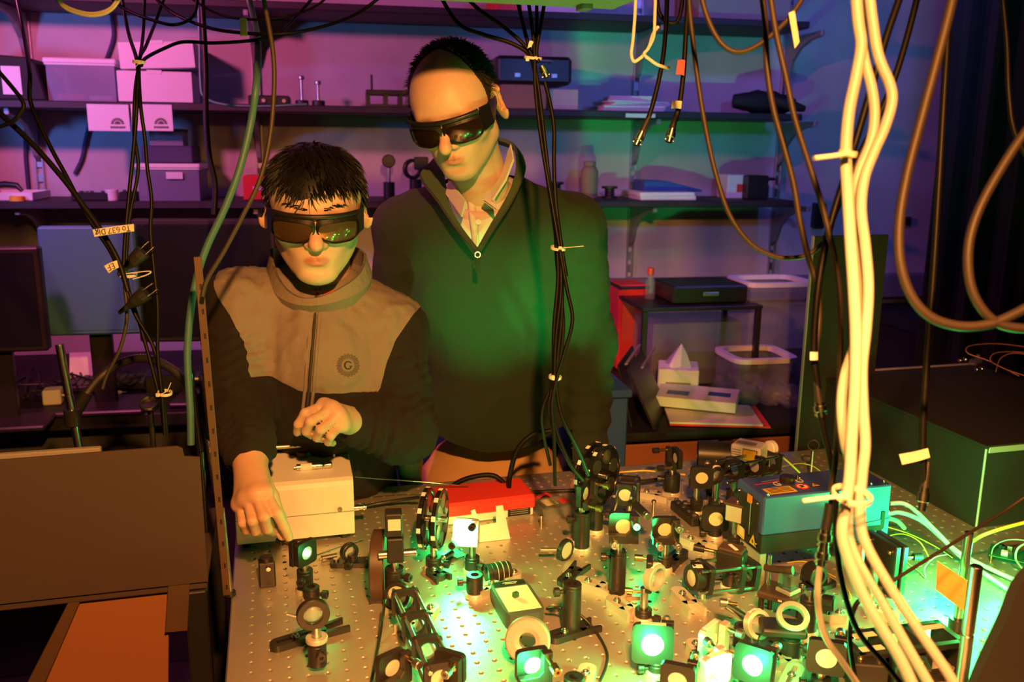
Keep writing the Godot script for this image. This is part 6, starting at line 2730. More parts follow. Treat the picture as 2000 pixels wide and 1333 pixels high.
func holder(t: Node3D, h: float, r := 0.0127, knob_dir := 0.0, base := "pedestal", m: Material = null):
	m = M.black if m == null else m
	var b := MB.new()
	b.lathe([Vector2(0, 0.008), Vector2(r, 0.008), Vector2(r, h - 0.006), Vector2(r - 0.0008, h - 0.0052), Vector2(r - 0.0008, h - 0.004), Vector2(r, h - 0.0032), Vector2(r, h - 0.001), Vector2(r - 0.001, h), Vector2(0.0066, h), Vector2(0.0066, h - 0.02), Vector2(0, h - 0.02)], Vector3.ZERO, Vector3.UP, 24)
	part("post_holder", b, m, t)
	b = MB.new()
	match base:
		"pedestal":
			b.lathe([Vector2(0, 0), Vector2(r + 0.003, 0), Vector2(r + 0.003, 0.006), Vector2(r + 0.0018, 0.008), Vector2(0, 0.008)], Vector3.ZERO, Vector3.UP, 24)
			part("foot", b, M.alu, t)
		"plate":
			b.washer(squircle(0.076, 0.026, 40), circle(0.004, 40), 0.0085, Transform3D(Basis(Vector3.UP, knob_dir + 0.3) * Basis(Vector3.RIGHT, PI / 2), Vector3(0, 0.00425, 0)))
			part("base_plate", b, M.black, t)
			for s in [-1.0, 1.0]:
				b = MB.new()
				screw_head(b, Basis(Vector3.UP, knob_dir + 0.3) * Vector3(s * 0.028, 0.0095, 0), Vector3.UP, 0.0052)
				part("screw", b, M.steel, t)
	# thumbscrew
	var d := Vector3(sin(knob_dir), 0, cos(knob_dir))
	b = MB.new()
	b.cyl(d * r * 0.9 + Vector3(0, h - 0.012, 0), d * (r + 0.006) + Vector3(0, h - 0.012, 0), 0.003, 10)
	b.lathe([Vector2(0, 0), Vector2(0.0062, 0), Vector2(0.0068, 0.001), Vector2(0.0068, 0.008), Vector2(0.006, 0.009), Vector2(0.0028, 0.009), Vector2(0.0028, 0.006), Vector2(0, 0.006)], d * (r + 0.005) + Vector3(0, h - 0.012, 0), d, 14)
	part("thumbscrew", b, M.black, t)

func post_rod(t: Node3D, h0: float, h1: float, r := 0.00635):
	var b := MB.new()
	b.cyl(Vector3(0, h0 - 0.012, 0), Vector3(0, h1, 0), r, 18, 0.0006)
	part("post", b, M.steel, t)

func adjuster(t: Node3D, p: Vector3, d: Vector3, l := 0.026, m: Material = null):
	m = M.steel_dull if m == null else m
	var b := MB.new()
	b.cyl(p, p + d * l * 0.55, 0.0030, 10)
	part("adjuster_screw", b, M.brass, t)
	b = MB.new()
	var k := []
	b.lathe([Vector2(0.002, 0), Vector2(0.0052, 0.0), Vector2(0.0060, 0.0008), Vector2(0.0060, l * 0.42), Vector2(0.0052, l * 0.45), Vector2(0.0022, l * 0.45), Vector2(0.0022, l * 0.28), Vector2(0, l * 0.28)], p + d * l * 0.55, d, 14)
	part("adjuster_knob", b, m, t)

# head of a kinematic mount around centre c; +z of its basis is the side the eye sees
func kin_head(t: Node3D, c: Vector3, b0: Basis, o: Dictionary):
	var s: float = o.get("size", 0.046)
	var flip: float = o.get("flip", 1.0)
	var ro := s * 0.277
	var om: Material = o.get("optic", M.optic)
	var plate: Material = o.get("plate", M.black)
	var tr := Transform3D(b0, c)
	var b := MB.new()
	b.washer(squircle(s, s, 44, 8.0), circle(ro, 44), 0.009, tr)
	part("front_plate", b, plate, t)
	b = MB.new()
	b.cyl(tr * Vector3(0, 0, -0.0035), tr * Vector3(0, 0, o.get("optic_out", 0.0032)), ro, 32, 0.0005)
	part("optic", b, om, t)
	var zs := 1.0 if o.get("back", true) else -1.0
	var z0 := zs * 0.0125
	b = MB.new()
	var h := s * 0.5
	var a := s * 0.30
	var pl := PackedVector2Array([Vector2(-h, -h), Vector2(h, -h), Vector2(h, h), Vector2(h - a, h), Vector2(h - a, -h + a + 0.006), Vector2(h - a - 0.006, -h + a), Vector2(-h, -h + a)])
	if flip < 0:
		for i in pl.size():
			pl[i].x = -pl[i].x
	b.prism(pl, 0.010, Transform3D(b0, tr * Vector3(0, 0, z0)), 0.0008)
	part("back_plate", b, plate, t)
	for q in [Vector2(h - a * 0.5, h - a * 0.5), Vector2(-h + a * 0.5, -h + a * 0.5)] + ([Vector2(h - a * 0.5, -h + a * 0.5)] if o.get("three", false) else []):
		adjuster(t, tr * Vector3(q.x * flip, q.y, z0 + zs * 0.005), b0.z * zs, o.get("knob_l", 0.024), o.get("knob", M.steel_dull))
	if o.get("sticker", false):
		b = MB.new()
		b.box(tr * Vector3(0, h + 0.0003, 0), Vector3(s * 0.6, 0.0010, 0.007), 0.0, b0)
		part("sticker", b, M.paper, t)

func mirror_mount(label: String, bx: float, by: float, cx: float, cy: float, holder_y: float, yaw: float, o := {}) -> Node3D:
	var p := on_table(bx, by)
	var t := thing(o.get("name", "mirror_mount"), label, "mirror mount", p, facing(p))
	var hh := height_to(p, holder_y)
	var hc := height_to(p, cy)
	holder(t, maxf(hh, 0.022), o.get("r", 0.0127), o.get("kd", -1.4), o.get("base", "pedestal"))
	var s: float = o.get("size", 0.046)
	var dx: float = (cx - bx) / F * (cam_basis.inverse() * (p - CAM)).z * -1.0
	post_rod(t, hh, hc - s * 0.5 + 0.004)
	kin_head(t, Vector3(dx, hc, 0.004), Basis(Vector3.UP, yaw) * Basis(Vector3.RIGHT, o.get("tilt", 0.0)), o)
	if absf(dx) > 0.014:
		var b := MB.new()
		b.box(Vector3(dx * 0.5, hc - s * 0.5 + 0.001, 0), Vector3(absf(dx) + 0.014, 0.008, 0.014), 0.001)
		part("adapter", b, M.black, t)
	return t

func ring_mount(label: String, bx: float, by: float, cx: float, cy: float, holder_y: float, yaw: float, ro: float, ri: float, o := {}) -> Node3D:
	var p := on_table(bx, by)
	var t := thing(o.get("name", "lens_mount"), label, o.get("cat", "lens mount"), p, facing(p))
	var hh := height_to(p, holder_y)
	var hc := height_to(p, cy)
	holder(t, maxf(hh, 0.02), o.get("r", 0.0127), o.get("kd", 1.2), o.get("base", "pedestal"))
	post_rod(t, hh, hc - ro + 0.003)
	var dx: float = (cx - bx) / F * (cam_basis.inverse() * (p - CAM)).z * -1.0
	var bs: Basis = Basis(Vector3.UP, yaw) * Basis(Vector3.RIGHT, o.get("tilt", 0.0))
	var b := MB.new()
	b.ring(Vector3(dx, hc, 0), bs.z, ro, ri, o.get("thick", 0.012), 36, 0.0012)
	part("ring", b, o.get("ring", M.black), t)
	if o.get("glass", true):
		b = MB.new()
		b.lathe([Vector2(0, -0.001), Vector2(ri, -0.0008), Vector2(ri, 0.0008), Vector2(0, 0.0028)], Vector3(dx, hc, 0), bs.z, 28, true)
		part("lens", b, o.get("lens", M.glass), t)
	if o.get("lever", false):
		b = MB.new()
		b.cyl(Vector3(dx, hc, 0) + bs.x * -ro * 0.95, Vector3(dx, hc, 0) + bs.x * -ro * 0.95 + Vector3(-0.014, 0.006, 0), 0.0018, 8)
		part("lever", b, M.steel, t)
	if o.get("sticker", false):
		b = MB.new()
		b.tube([Vector3(dx, hc, 0) + bs * Vector3(-ro * 0.5, ro * 0.88, 0), Vector3(dx, hc, 0) + bs * Vector3(0, ro * 1.01, 0), Vector3(dx, hc, 0) + bs * Vector3(ro * 0.5, ro * 0.88, 0)], 0.0045, 8, true, 0.2)
		part("sticker", b, M.paper, t)
	return t

func fork(label: String, x1: float, y1: float, x2: float, y2: float, m: Material = null, h := 0.013, lift := 0.0) -> Node3D:
	# slotted clamp lying from its rounded end to its open end
	m = M.alu if m == null else m
	var a := on_table(x1, y1)
	var e := on_table(x2, y2)
	var c := (a + e) * 0.5
	var d := e - a
	var l := d.length()
	var t := thing("clamping_fork", label, "clamp", c + Vector3(0, lift, 0), atan2(-d.z, d.x))
	var w := 0.0245
	var b := MB.new()
	var oc := PackedVector2Array()
	var ic := PackedVector2Array()
	var n := 24
	var hl := l * 0.5
	for k in n:
		var q := TAU * k / n
		var ox := cos(q)
		oc.append(Vector2(clampf(-hl * 0.20 + (-(hl * 0.80 - w * 0.5) if ox < 0 else (hl * 0.45)) + ox * w * 0.5, -hl, hl), sin(q) * w * 0.5))
		ic.append(Vector2(-hl * 0.20 + (-(hl * 0.80 - w * 0.5) if ox < 0 else (hl * 0.40)) + ox * 0.0036, sin(q) * 0.0036))
	b.washer(oc, ic, h, Transform3D(Basis(Vector3.RIGHT, PI / 2), Vector3(0, h * 0.5, 0)))
	# open jaws that hold a pedestal
	for s in [-1.0, 1.0]:
		b.prism(PackedVector2Array([Vector2(hl * 0.22, s * w * 0.5), Vector2(hl * 0.22, s * w * 0.12), Vector2(hl * 0.5, s * w * 0.30), Vector2(hl, s * w * 0.46), Vector2(hl, s * w * 0.64)]), h, Transform3D(Basis(Vector3.RIGHT, PI / 2), Vector3(0, h * 0.5, 0)))
	part("body", b, m, t)
	b = MB.new()
	screw_head(b, Vector3(-hl * 0.35, h + 0.0012, 0), Vector3.UP, 0.0048)
	b.ring(Vector3(-hl * 0.35, h + 0.0005, 0), Vector3.UP, 0.0062, 0.003, 0.001, 16, 0.0001)
	part("cap_screw", b, M.steel, t)
	return t

func filter_wheels(label: String, bx: float, by: float, cx: float, cy: float, holder_y: float, r: float, yaw: float, gap: float, lights: bool):
	var p := on_table(bx, by)
	var t := thing("filter_wheel", label, "filter wheel", p, facing(p))
	var hh := height_to(p, holder_y)
	var hc := height_to(p, cy)
	holder(t, maxf(hh, 0.022), 0.0135, 1.3)
	post_rod(t, hh, hc - r * 0.6, 0.0055)
	var bs := Basis(Vector3.UP, yaw)
	for k in 2:
		var c := Vector3(0, hc, 0) + bs.z * (k - 0.5) * gap
		var b := MB.new()
		b.lathe([Vector2(0, -0.0022), Vector2(r - 0.006, -0.0022), Vector2(r - 0.005, -0.004), Vector2(r, -0.0035), Vector2(r, 0.0035), Vector2(r - 0.005, 0.004), Vector2(r - 0.006, 0.0022), Vector2(0, 0.0022)], c, bs.z, 40)
		var w := part("disc", b, M.black_gloss, t)
		for q in 10:
			var a := TAU * (q + 0.35 * k) / 10.0
			b = MB.new()
			var rb := bs * Basis(Vector3.BACK, a)
			b.box(c + rb * Vector3(r + 0.0003, 0, 0), Vector3(0.001, 0.0085, 0.0065), 0.0, rb)
			part("label", b, M.paper, w)
		for q in 6:
			b = MB.new()
			var a := TAU * (q + 0.3) / 6.0
			var rb := bs * Basis(Vector3.BACK, a)
			b.cyl(c + rb * Vector3(r * 0.62, 0, -0.0045), c + rb * Vector3(r * 0.62, 0, 0.0045), r * 0.235, 20)
			part("filter", b, M.glass_dark, w)
	var ax := MB.new()
	ax.cyl(Vector3(0, hc, 0) - bs.z * (gap * 0.5 + 0.012), Vector3(0, hc, 0) + bs.z * (gap * 0.5 + 0.012), 0.0055, 14, 0.001)
	part("axle", ax, M.steel, t)
	ax = MB.new()
	ax.box(Vector3(0, hc - r * 0.45, 0), Vector3(0.012, r * 0.95, gap * 0.5), 0.001, bs)
	part("hub_arm", ax, M.black, t)

func cage(label: String, a: Vector3, e: Vector3, s: float, plates: Array, roll := 0.0):
	# four steel rods from a to e with square plates at the fractions given
	var d := (e - a).normalized()
	var side := d.cross(Vector3.UP).normalized()
	var up := side.cross(d)
	var t := thing("cage_assembly", label, "optics cage", a)
	for sx in [-1.0, 1.0]:
		for sy in [-1.0, 1.0]:
			var o: Vector3 = side * sx * s * 0.5 + up * sy * s * 0.5
			var b := MB.new()
			b.cyl(o - d * 0.006, o + (e - a) + d * 0.006, 0.003, 12, 0.0005)
			part("rod", b, M.steel, t)
	for f in plates:
		var b := MB.new()
		var tr := Transform3D(Basis(side, up, -d), (e - a) * f[0])
		b.washer(squircle(s + 0.011, s + 0.011, 40, 9.0), circle(s * 0.40, 40), 0.009, tr)
		part("cage_plate", b, M.black, t)
		if f[1] > 0:
			b = MB.new()
			b.cyl((e - a) * f[0] - d * 0.002, (e - a) * f[0] + d * 0.002, s * 0.405, 28)
			part("optic", b, M.optic if f[1] == 2 else M.glass, t)
	return t

func legged(t: Node3D, a: Vector3, h: float, base := "pedestal"):
	# a post and holder below the point a (local), down to the table
	var b := MB.new()
	b.cyl(Vector3(a.x, a.y - 0.03, a.z), a, 0.006, 14)
	part("post", b, M.steel, t)
	b = MB.new()
	b.cyl(Vector3(a.x, a.y - h, a.z), Vector3(a.x, a.y - 0.022, a.z), 0.0127, 20, 0.001)
	part("post_holder", b, M.black, t)

func glow_on(t: Node3D, p: Vector3, d: Vector3, r: float, k := 190.0):
	var b := MB.new()
	b.lathe([Vector2(r, 0), Vector2(r * 0.7, 0.0008), Vector2(0, 0.0012)], p, d, 24, true)
	part("laser_spot", b, M.laser_glow, t, "bright green laser spot")
	lamp("laser_scatter", t.transform * (p + d.normalized() * 0.028), Color(0.02, 1.0, 0.16), r * r * k, 0.006)

func optics():
	var gd := mat("glass_dark", Color(0.05, 0.06, 0.06), 0.08)
	gd.transparency = BaseMaterial3D.TRANSPARENCY_ALPHA
	gd.albedo_color.a = 0.75
	mat("optic_yellow", Color(0.66, 0.62, 0.38), 0.55)
	mat("lcd", Color(0.80, 0.78, 0.62), 0.35)
	var t: Node3D
	var b: MB
	var p: Vector3
	# ---- the mount that the young man adjusts
	t = mirror_mount("black mirror mount whose knob the young man is turning", 597, 1157, 600, 1078, 1112, 0.75, {"back": false, "size": 0.040, "kd": -0.3, "flip": -1.0, "optic": M.mirror, "knob_l": 0.03, "knob": M.black})
	glow_on(t, Vector3(0.006, height_to(t.position, 1077), 0.010), Vector3(0.7, 0, 0.7), 0.006, 45.0)
	t = thing("clamp_block", "small black clamp block standing left of the mount being adjusted", "clamp", on_table(523, 1143), 0.3)
	b = MB.new()
	b.box(Vector3(0, 0.022, 0), Vector3(0.026, 0.044, 0.022), 0.002)
	b.cyl(Vector3(0, 0.04, 0), Vector3(0, 0.05, 0), 0.011, 18, 0.001)
	part("body", b, M.black, t)
	b = MB.new()
	screw_head(b, Vector3(0.002, 0.034, 0.012), Vector3(0, 0, 1), 0.004)
	part("screw", b, M.steel, t)
	# ---- ring lens on a slotted base, front left
	t = ring_mount("black ring lens mount on a post, front left of the table", 621, 1308, 616, 1200, 1252, 0.1, 0.0225, 0.0135, {"kd": 0.2, "lever": true, "thick": 0.010, "base": "none"})
	fork("black slotted base bar under the ring lens mount at the front left", 528, 1272, 676, 1226, M.black, 0.010)
	b = MB.new()
	b.ring(Vector3(0, height_to(t.position, 1248), 0), Vector3.UP, 0.0150, 0.007, 0.007, 24)
	part("clear_collar", b, M.alu, t)
	p = on_table(609, 1176)
	t = thing("post_holder", "empty black post holder behind the ring lens mount at the front left", "post holder", p, facing(p))
	holder(t, height_to(p, 1146), 0.0127, 1.2)
	# ---- thick round dark plate standing on edge, with the periscope post
	p = on_table(742, 1165)
	t = thing("rotation_stage", "large dark round stage plate standing on edge, left of the bright filter wheels", "stage", p, facing(p) + 1.47)
	b = MB.new()
	b.cyl(Vector3(0, 0.055, -0.011), Vector3(0, 0.055, 0.011), 0.055, 44, 0.002)
	part("plate", b, M.stage_brown, t)
	b = MB.new()
	b.box(Vector3(0, 0.006, 0), Vector3(0.05, 0.012, 0.03), 0.001)
	part("foot", b, M.black, t)
	b = MB.new()
	for q in [[-0.006, 0.014], [0.006, 0.014]]:
		b.cyl(Vector3(0.052, q[1], q[0]), Vector3(0.0545, q[1], q[0]), 0.0024, 10)
	part("marks", b, M.steel, t)
	t = ring_mount("small black ring lens low on the table beside the dark round stage plate", 689, 1104, 683, 1078, 1098, 0.5, 0.016, 0.011, {"base": "plate", "r": 0.009, "kd": -0.4})
	p = on_table(772, 1190)
	t = thing("periscope_mount", "tall black periscope mount with a green-lit window, behind the cage rods", "optical mount", p, facing(p))
	var hp := height_to(p, 1012)
	holder(t, 0.07, 0.0150, 1.0)
	post_rod(t, 0.07, hp, 0.0065)
	b = MB.new()
	b.box(Vector3(0.0, hp - 0.008, 0), Vector3(0.026, 0.038, 0.026), 0.002)
	part("cube", b, M.black, t)
	b = MB.new()
	b.box(Vector3(0.001, hp - 0.006, 0.0135), Vector3(0.019, 0.018, 0.001))
	part("window", b, M.optic, t)
	b = MB.new()
	b.cyl(Vector3(-0.024, height_to(p, 1080), 0.006), Vector3(0.034, height_to(p, 1078), 0.006), 0.0062, 16, 0.0006)
	part("cross_post", b, M.steel, t)
	b = MB.new()
	b.box(Vector3(0.002, height_to(p, 1070), 0.002), Vector3(0.026, 0.040, 0.024), 0.002)
	part("clamp", b, M.black, t)
	b = MB.new()
	b.ring(Vector3(0.004, height_to(p, 1150), 0.022), Vector3(-0.35, 0.25, 1), 0.0205, 0.0150, 0.010, 32, 0.001)
	part("lens_ring", b, M.black, t)
	b = MB.new()
	b.cyl(Vector3(0.004, height_to(p, 1150), 0.022), Vector3(0.0035, height_to(p, 1150), 0.0230), 0.0150, 28)
	part("lens", b, M.optic, t)
	# ---- cage running to the front edge
	t = cage("long black and steel optics cage running to the front edge", on_table(790, 1172, 0.045), on_table(862, 1330, 0.055), 0.030, [[0.04, 0], [0.36, 0], [0.66, 1], [0.96, 2]])
	for f in [0.1, 0.85]:
		var q: Vector3 = (on_table(862, 1330, 0.055) - on_table(790, 1172, 0.045)) * f
		legged(t, q + Vector3(0, -0.018, 0), t.position.y + q.y - 0.018 - TY)
	t = mirror_mount("black mirror mount at the front edge left of the cage's end", 762, 1375, 765, 1300, 1330, 0.6, {"size": 0.042})
	t = mirror_mount("black mirror mount at the front edge on the right of the cage's end", 885, 1380, 880, 1298, 1330, -0.5, {"size": 0.042, "three": true})
	# ---- two bright filter wheels
	filter_wheels("pair of black filter wheels, blazing green between them, beside the red box", 847, 1112, 846, 1014, 1088, 0.052, 1.32, 0.024, true)
	fork("black slotted base under the left pair of filter wheels", 838, 1118, 868, 1138, M.black, 0.010)
	# ---- bright mount with the white card behind it
	t = mirror_mount("mirror mount washed out in green light before the white paper card", 922, 1119, 911, 1037, 1087, -0.15, {"size": 0.044, "kd": 0.8, "plate": M.alu, "flip": 1.0, "optic": M.mirror, "knob": M.black, "knob_l": 0.034, "tilt": -0.25})
	glow_on(t, Vector3(-0.009, height_to(t.position, 1037), 0.011), Vector3(-0.1, 0.2, 1), 0.0105, 330.0)
	p = on_table(927, 1165)
	t = thing("post_holder", "empty black post holder in front of the washed-out mount", "post holder", p, facing(p))
	holder(t, height_to(p, 1123), 0.0135, -1.5)
	fork("clear clamp at the foot of the empty post holder by the power meter", 975, 1150, 930, 1166)
	# lens tube lying on a clamp
	p = on_table(975, 1136)
	t = thing("lens_tube", "short ribbed black lens tube lying on the table behind the power meter", "lens tube", p + Vector3(0, 0.0165, 0), facing(p) + 0.35)
	b = MB.new()
	b.lathe([Vector2(0.0125, 0.004), Vector2(0.0125, -0.002), Vector2(0.0165, -0.002), Vector2(0.0165, 0.004), Vector2(0.0155, 0.005), Vector2(0.0165, 0.006), Vector2(0.0165, 0.012), Vector2(0.0155, 0.013), Vector2(0.0165, 0.014), Vector2(0.0165, 0.022), Vector2(0.0155, 0.023), Vector2(0.0165, 0.024), Vector2(0.0165, 0.036), Vector2(0.015, 0.038), Vector2(0, 0.038)], Vector3(-0.020, 0, 0), Vector3.RIGHT, 28)
	part("tube", b, M.black, t)
	b = MB.new()
	for k in 3:
		b.ring(Vector3(-0.006 + k * 0.009, 0, 0), Vector3.RIGHT, 0.0167, 0.0162, 0.0008, 24, 0.0001)
	part("engraved_rings", b, M.cream, t)
	b = MB.new()
	b.cyl(Vector3(-0.0165, 0, 0), Vector3(-0.0155, 0, 0), 0.0126, 24)
	part("lens", b, M.optic, t)
	fork("pale clamp lying under the ribbed lens tube", 1016, 1128, 978, 1140)
	for q in [["short steel post lying on the table by the bright filter wheels", 873, 1093, 0.9], ["short steel post lying beside the mount being adjusted", 641, 1096, 0.25]]:
		p = on_table(q[1], q[2])
		t = thing("metal_post", q[0], "post", p + Vector3(0, 0.0063, 0), facing(p) + q[3])
		b = MB.new()
		b.lathe([Vector2(0, 0), Vector2(0.0022, 0), Vector2(0.0022, 0.003), Vector2(0.0055, 0.003), Vector2(0.0063, 0.004), Vector2(0.0063, 0.029), Vector2(0.0055, 0.030), Vector2(0.0025, 0.030), Vector2(0.0025, 0.026), Vector2(0, 0.026)], Vector3(-0.015, 0, 0), Vector3.RIGHT, 18)
		part("rod", b, M.steel, t)
	t = thing("paper_slip", "small translucent paper slip on the table between the bright mounts", "paper", on_table(893, 1083), 0.7)
	b = MB.new()
	b.box(Vector3(0, 0.0008, 0), Vector3(0.020, 0.0008, 0.028), 0.0, Basis(Vector3.RIGHT, 0.03))
	part("slip", b, M.paper, t)
	# ---- power meter and ring sensor
	p = (on_table(959, 1146, 0.02) + on_table(1018, 1138, 0.02) + on_table(1063, 1195, 0.02) + on_table(1000, 1216, 0.02)) * 0.25
	var ex := (on_table(1063, 1195, 0.02) - on_table(959, 1146, 0.02))
	var ez := on_table(1000, 1216, 0.02) - on_table(959, 1146, 0.02)
	t = thing("power_meter", "handheld power meter with a pale screen lying on the table", "meter", Vector3(p.x, TY, p.z), atan2(-(on_table(1018, 1138, 0.02) - on_table(959, 1146, 0.02)).z, (on_table(1018, 1138, 0.02) - on_table(959, 1146, 0.02)).x))
	b = MB.new()
	b.prism(squircle(0.062, 0.110, 40, 6.0), 0.026, Transform3D(Basis(Vector3.RIGHT, PI / 2), Vector3(0, 0.0131, 0)), 0.003)
	part("case", b, M.dark_grey, t)
	b = MB.new()
	b.box(Vector3(0, 0.0263, -0.043), Vector3(0.052, 0.0012, 0.015), 0.0004)
	part("top_bezel", b, M.black, t)
	b = MB.new()
	for k in 2:
		b.box(Vector3(0.002, 0.0270, -0.045 + k * 0.004), Vector3(0.024 - k * 0.006, 0.0003, 0.0014))
	part("lettering", b, M.cream, t)
	b = MB.new()
	b.box(Vector3(0, 0.0264, 0.006), Vector3(0.052, 0.0012, 0.074), 0.0004)
	part("screen", b, M.lcd, t)
	t = thing("green_cube", "tiny dark green cube on the pale screen of the power meter", "cube", Vector3(p.x, TY + 0.0272, p.z) + Vector3(-0.002, 0, 0.004), 0.6)
	b = MB.new()
	b.box(Vector3(0, 0.004, 0), Vector3(0.009, 0.008, 0.007), 0.0006)
	part("cube", b, M.green_part, t)
	p = on_table(1030, 1300)
	t = thing("ring_sensor", "large ring-shaped sensor head lit green in front of the power meter", "sensor", p, facing(p) - 0.12)
	var hs := height_to(p, 1251)
	b = MB.new()
	b.lathe([Vector2(0.0115, 0.008), Vector2(0.018, 0.010), Vector2(0.029, 0.010), Vector2(0.0315, 0.007), Vector2(0.0315, -0.007), Vector2(0.030, -0.009), Vector2(0.0115, -0.009), Vector2(0.0115, 0.008)], Vector3(0, hs, 0), Vector3(0.05, 0.35, 1), 40)
	part("ring", b, M.sensor, t)
	b = MB.new()
	b.cyl(Vector3(0.0, 0, -0.004), Vector3(0.0, hs - 0.026, -0.004), 0.006, 14)
	part("post", b, M.steel, t)
	# sensor lead curling over the table
	var c := []
	for q in [[1068, 1190, 0.02], [1092, 1188, 0.03], [1130, 1200, 0.02], [1162, 1232, 0.004], [1184, 1270, 0.003], [1184, 1300, 0.003], [1172, 1330, 0.003]]:
		c.append(on_table(q[0], q[1], q[2]))
	b = MB.new()
	b.tube(smooth_path(c, 6), 0.0022, 8)
	solo("sensor_lead", b, M.cable_dark, "thin dark lead curling from the power meter across the table", "cable")
	# ---- tall post with base slab
	p = on_table(1115, 1236)
	t = thing("post_holder", "tall black post holder standing on a slab base, centre front", "post holder", p, facing(p))
	holder(t, height_to(p, 1140), 0.0140, -1.3, "none")
	fork("black slab base with slots under the tall centre post holder", 1072, 1256, 1164, 1226, M.black, 0.010)
	fork("black forked base lying empty behind the tall centre post holder", 1096, 1148, 1138, 1108, M.black, 0.009)
	fork("pale fork clamp holding the black pedestal of the centre mirror mount", 1126, 1142, 1196, 1164)
	fork("pale fork clamp in front of the centre mirror mount's clamp", 1188, 1178, 1240, 1212)
	# ---- iris mount edge-on with brass knobs
	t = ring_mount("lens ring with brass adjusters, right of the centre mirror mount", 1256, 1212, 1274, 1126, 1190, 0.95, 0.0215, 0.0155, {"thick": 0.014, "ring": M.alu, "sticker": true})
	for q in [[1244, 1088], [1224, 1152]]:
		var a := t.transform.affine_inverse() * pt(q[0], q[1], 1.45)
		adjuster(t, a + Vector3(0.026, -0.002, 0), Vector3(-1, 0.05, 0.1).normalized(), 0.030, M.brass)
	b = MB.new()
	b.box(Vector3(0.006, height_to(t.position, 1125), -0.006), Vector3(0.010, 0.052, 0.030), 0.002)
	part("mount_plate", b, M.black, t)
	# ---- centre mirror mounts on posts
	t = mirror_mount("mirror mount on a tall black post, seen from its knob side, centre", 1204, 1166, 1212, 1025, 1076, 0.10, {"size": 0.046, "kd": -1.5, "r": 0.0135, "optic": M.optic_yellow})
	t = mirror_mount("mirror mount on a short post right of the tall-post mount", 1297, 1113, 1294, 1032, 1084, 0.25, {"size": 0.044, "three": true, "optic": M.optic_yellow, "kd": -1.0})
	fork("black fork clamp at the foot of the short-post mirror mount", 1336, 1085, 1300, 1114, M.black)
	# ---- right filter wheels and what stands round them
	filter_wheels("pair of black filter wheels with white labels, in front of the tall man's arm", 1163, 1040, 1168, 927, 990, 0.058, 1.05, 0.022, false)
	t = mirror_mount("mirror mount on a thick black post left of the white-labelled filter wheels", 1135, 1075, 1137, 962, 1000, 1.15, {"size": 0.044, "r": 0.0145, "kd": -1.2, "knob": M.brass, "optic": M.optic_yellow})
	fork("pale clamp at the foot of the thick black post", 1152, 1062, 1116, 1074)
	p = on_table(1057, 1031)
	t = thing("cap_screw", "long cap screw standing upright before the clear plastic case", "screw", p)
	b = MB.new()
	b.cyl(Vector3.ZERO, Vector3(0, 0.022, 0), 0.0022, 10)
	screw_head(b, Vector3(0, 0.022, 0), Vector3.UP, 0.0042)
	b.cyl(Vector3(0, 0.020, 0), Vector3(0, 0.0245, 0), 0.0042, 12)
	part("screw", b, M.steel, t)
	p = on_table(1276, 1004)
	t = thing("cap_screw", "long cap screw standing upright before the pale clamps at the back", "screw", p)
	b = MB.new()
	b.cyl(Vector3.ZERO, Vector3(0, 0.024, 0), 0.0026, 10)
	b.cyl(Vector3(0, 0.023, 0), Vector3(0, 0.0285, 0), 0.0045, 12, 0.0005)
	part("screw", b, M.steel, t)
	t = cage("black cage cube with four short rods right of the filter wheels", pt(1228, 945, 1.70), pt(1216, 985, 1.60), 0.030, [[0.15, 0], [0.55, 2]])
	b = MB.new()
	b.box(Vector3(0, -0.006, 0.02), Vector3(0.038, 0.046, 0.034), 0.002, Basis(Vector3.UP, facing(t.position)))
	part("cube", b, M.black, t)
	b = MB.new()
	var q0 := pt(1240, 985, 1.62) - t.position
	var q1 := pt(1262, 1006, 1.58) - t.position
	b.cyl(q0, q1, 0.007, 14, 0.001)
	part("micrometer", b, M.black, t)
	b = MB.new()
	b.cyl(q1, q1 + (q1 - q0).normalized() * 0.008, 0.0072, 14, 0.001)
	part("knob", b, M.steel, t)
	legged(t, Vector3(0, -0.028, 0.02), t.position.y - 0.028 - TY)
	fork("pale long fork clamp at the back, nearer the filter wheels", 1242, 968, 1306, 980)
	fork("pale long fork clamp at the back, nearer the green-topped block", 1306, 984, 1352, 1002)
	t = thing("rail_bar", "black drilled rail bar lying on the table before the back clamps", "rail", (on_table(1316, 992) + on_table(1364, 1032)) * 0.5, atan2(-(on_table(1364, 1032) - on_table(1316, 992)).z, (on_table(1364, 1032) - on_table(1316, 992)).x))
	b = MB.new()
	b.box(Vector3(0, 0.009, 0), Vector3(0.092, 0.018, 0.022), 0.002)
	part("bar", b, M.black, t)
	for k in 4:
		b = MB.new()
		b.ring(Vector3(-0.033 + k * 0.022, 0.0182, 0), Vector3.UP, 0.0042, 0.0026, 0.0008, 16, 0.0001)
		part("hole_rim", b, M.steel_dull, t)
	# knob mount in silhouette at the far edge
	t = mirror_mount("tall black knobbed mount at the far edge before the wooden drawers", 1311, 966, 1318, 893, 926, -1.15, {"size": 0.040, "r": 0.0165, "knob": M.black, "knob_l": 0.030, "kd": -1.5, "flip": -1.0})
	t = mirror_mount("mirror mount with a frosted disc, far right beside a ringed lens", 1359, 1003, 1366, 931, 974, 0.15, {"size": 0.044, "back": false, "optic": M.optic_yellow, "three": true})
	t = ring_mount("black lens ring with a white sticker beside the frosted-disc mount", 1395, 1000, 1392, 928, 975, 0.75, 0.0185, 0.0135, {"sticker": true, "thick": 0.016})
	t = mirror_mount("black square mount with a pale yellow disc left of the laser head", 1395, 1052, 1395, 1011, 1040, 0.2, {"size": 0.048, "back": false, "optic": M.optic_yellow, "optic_out": 0.006})
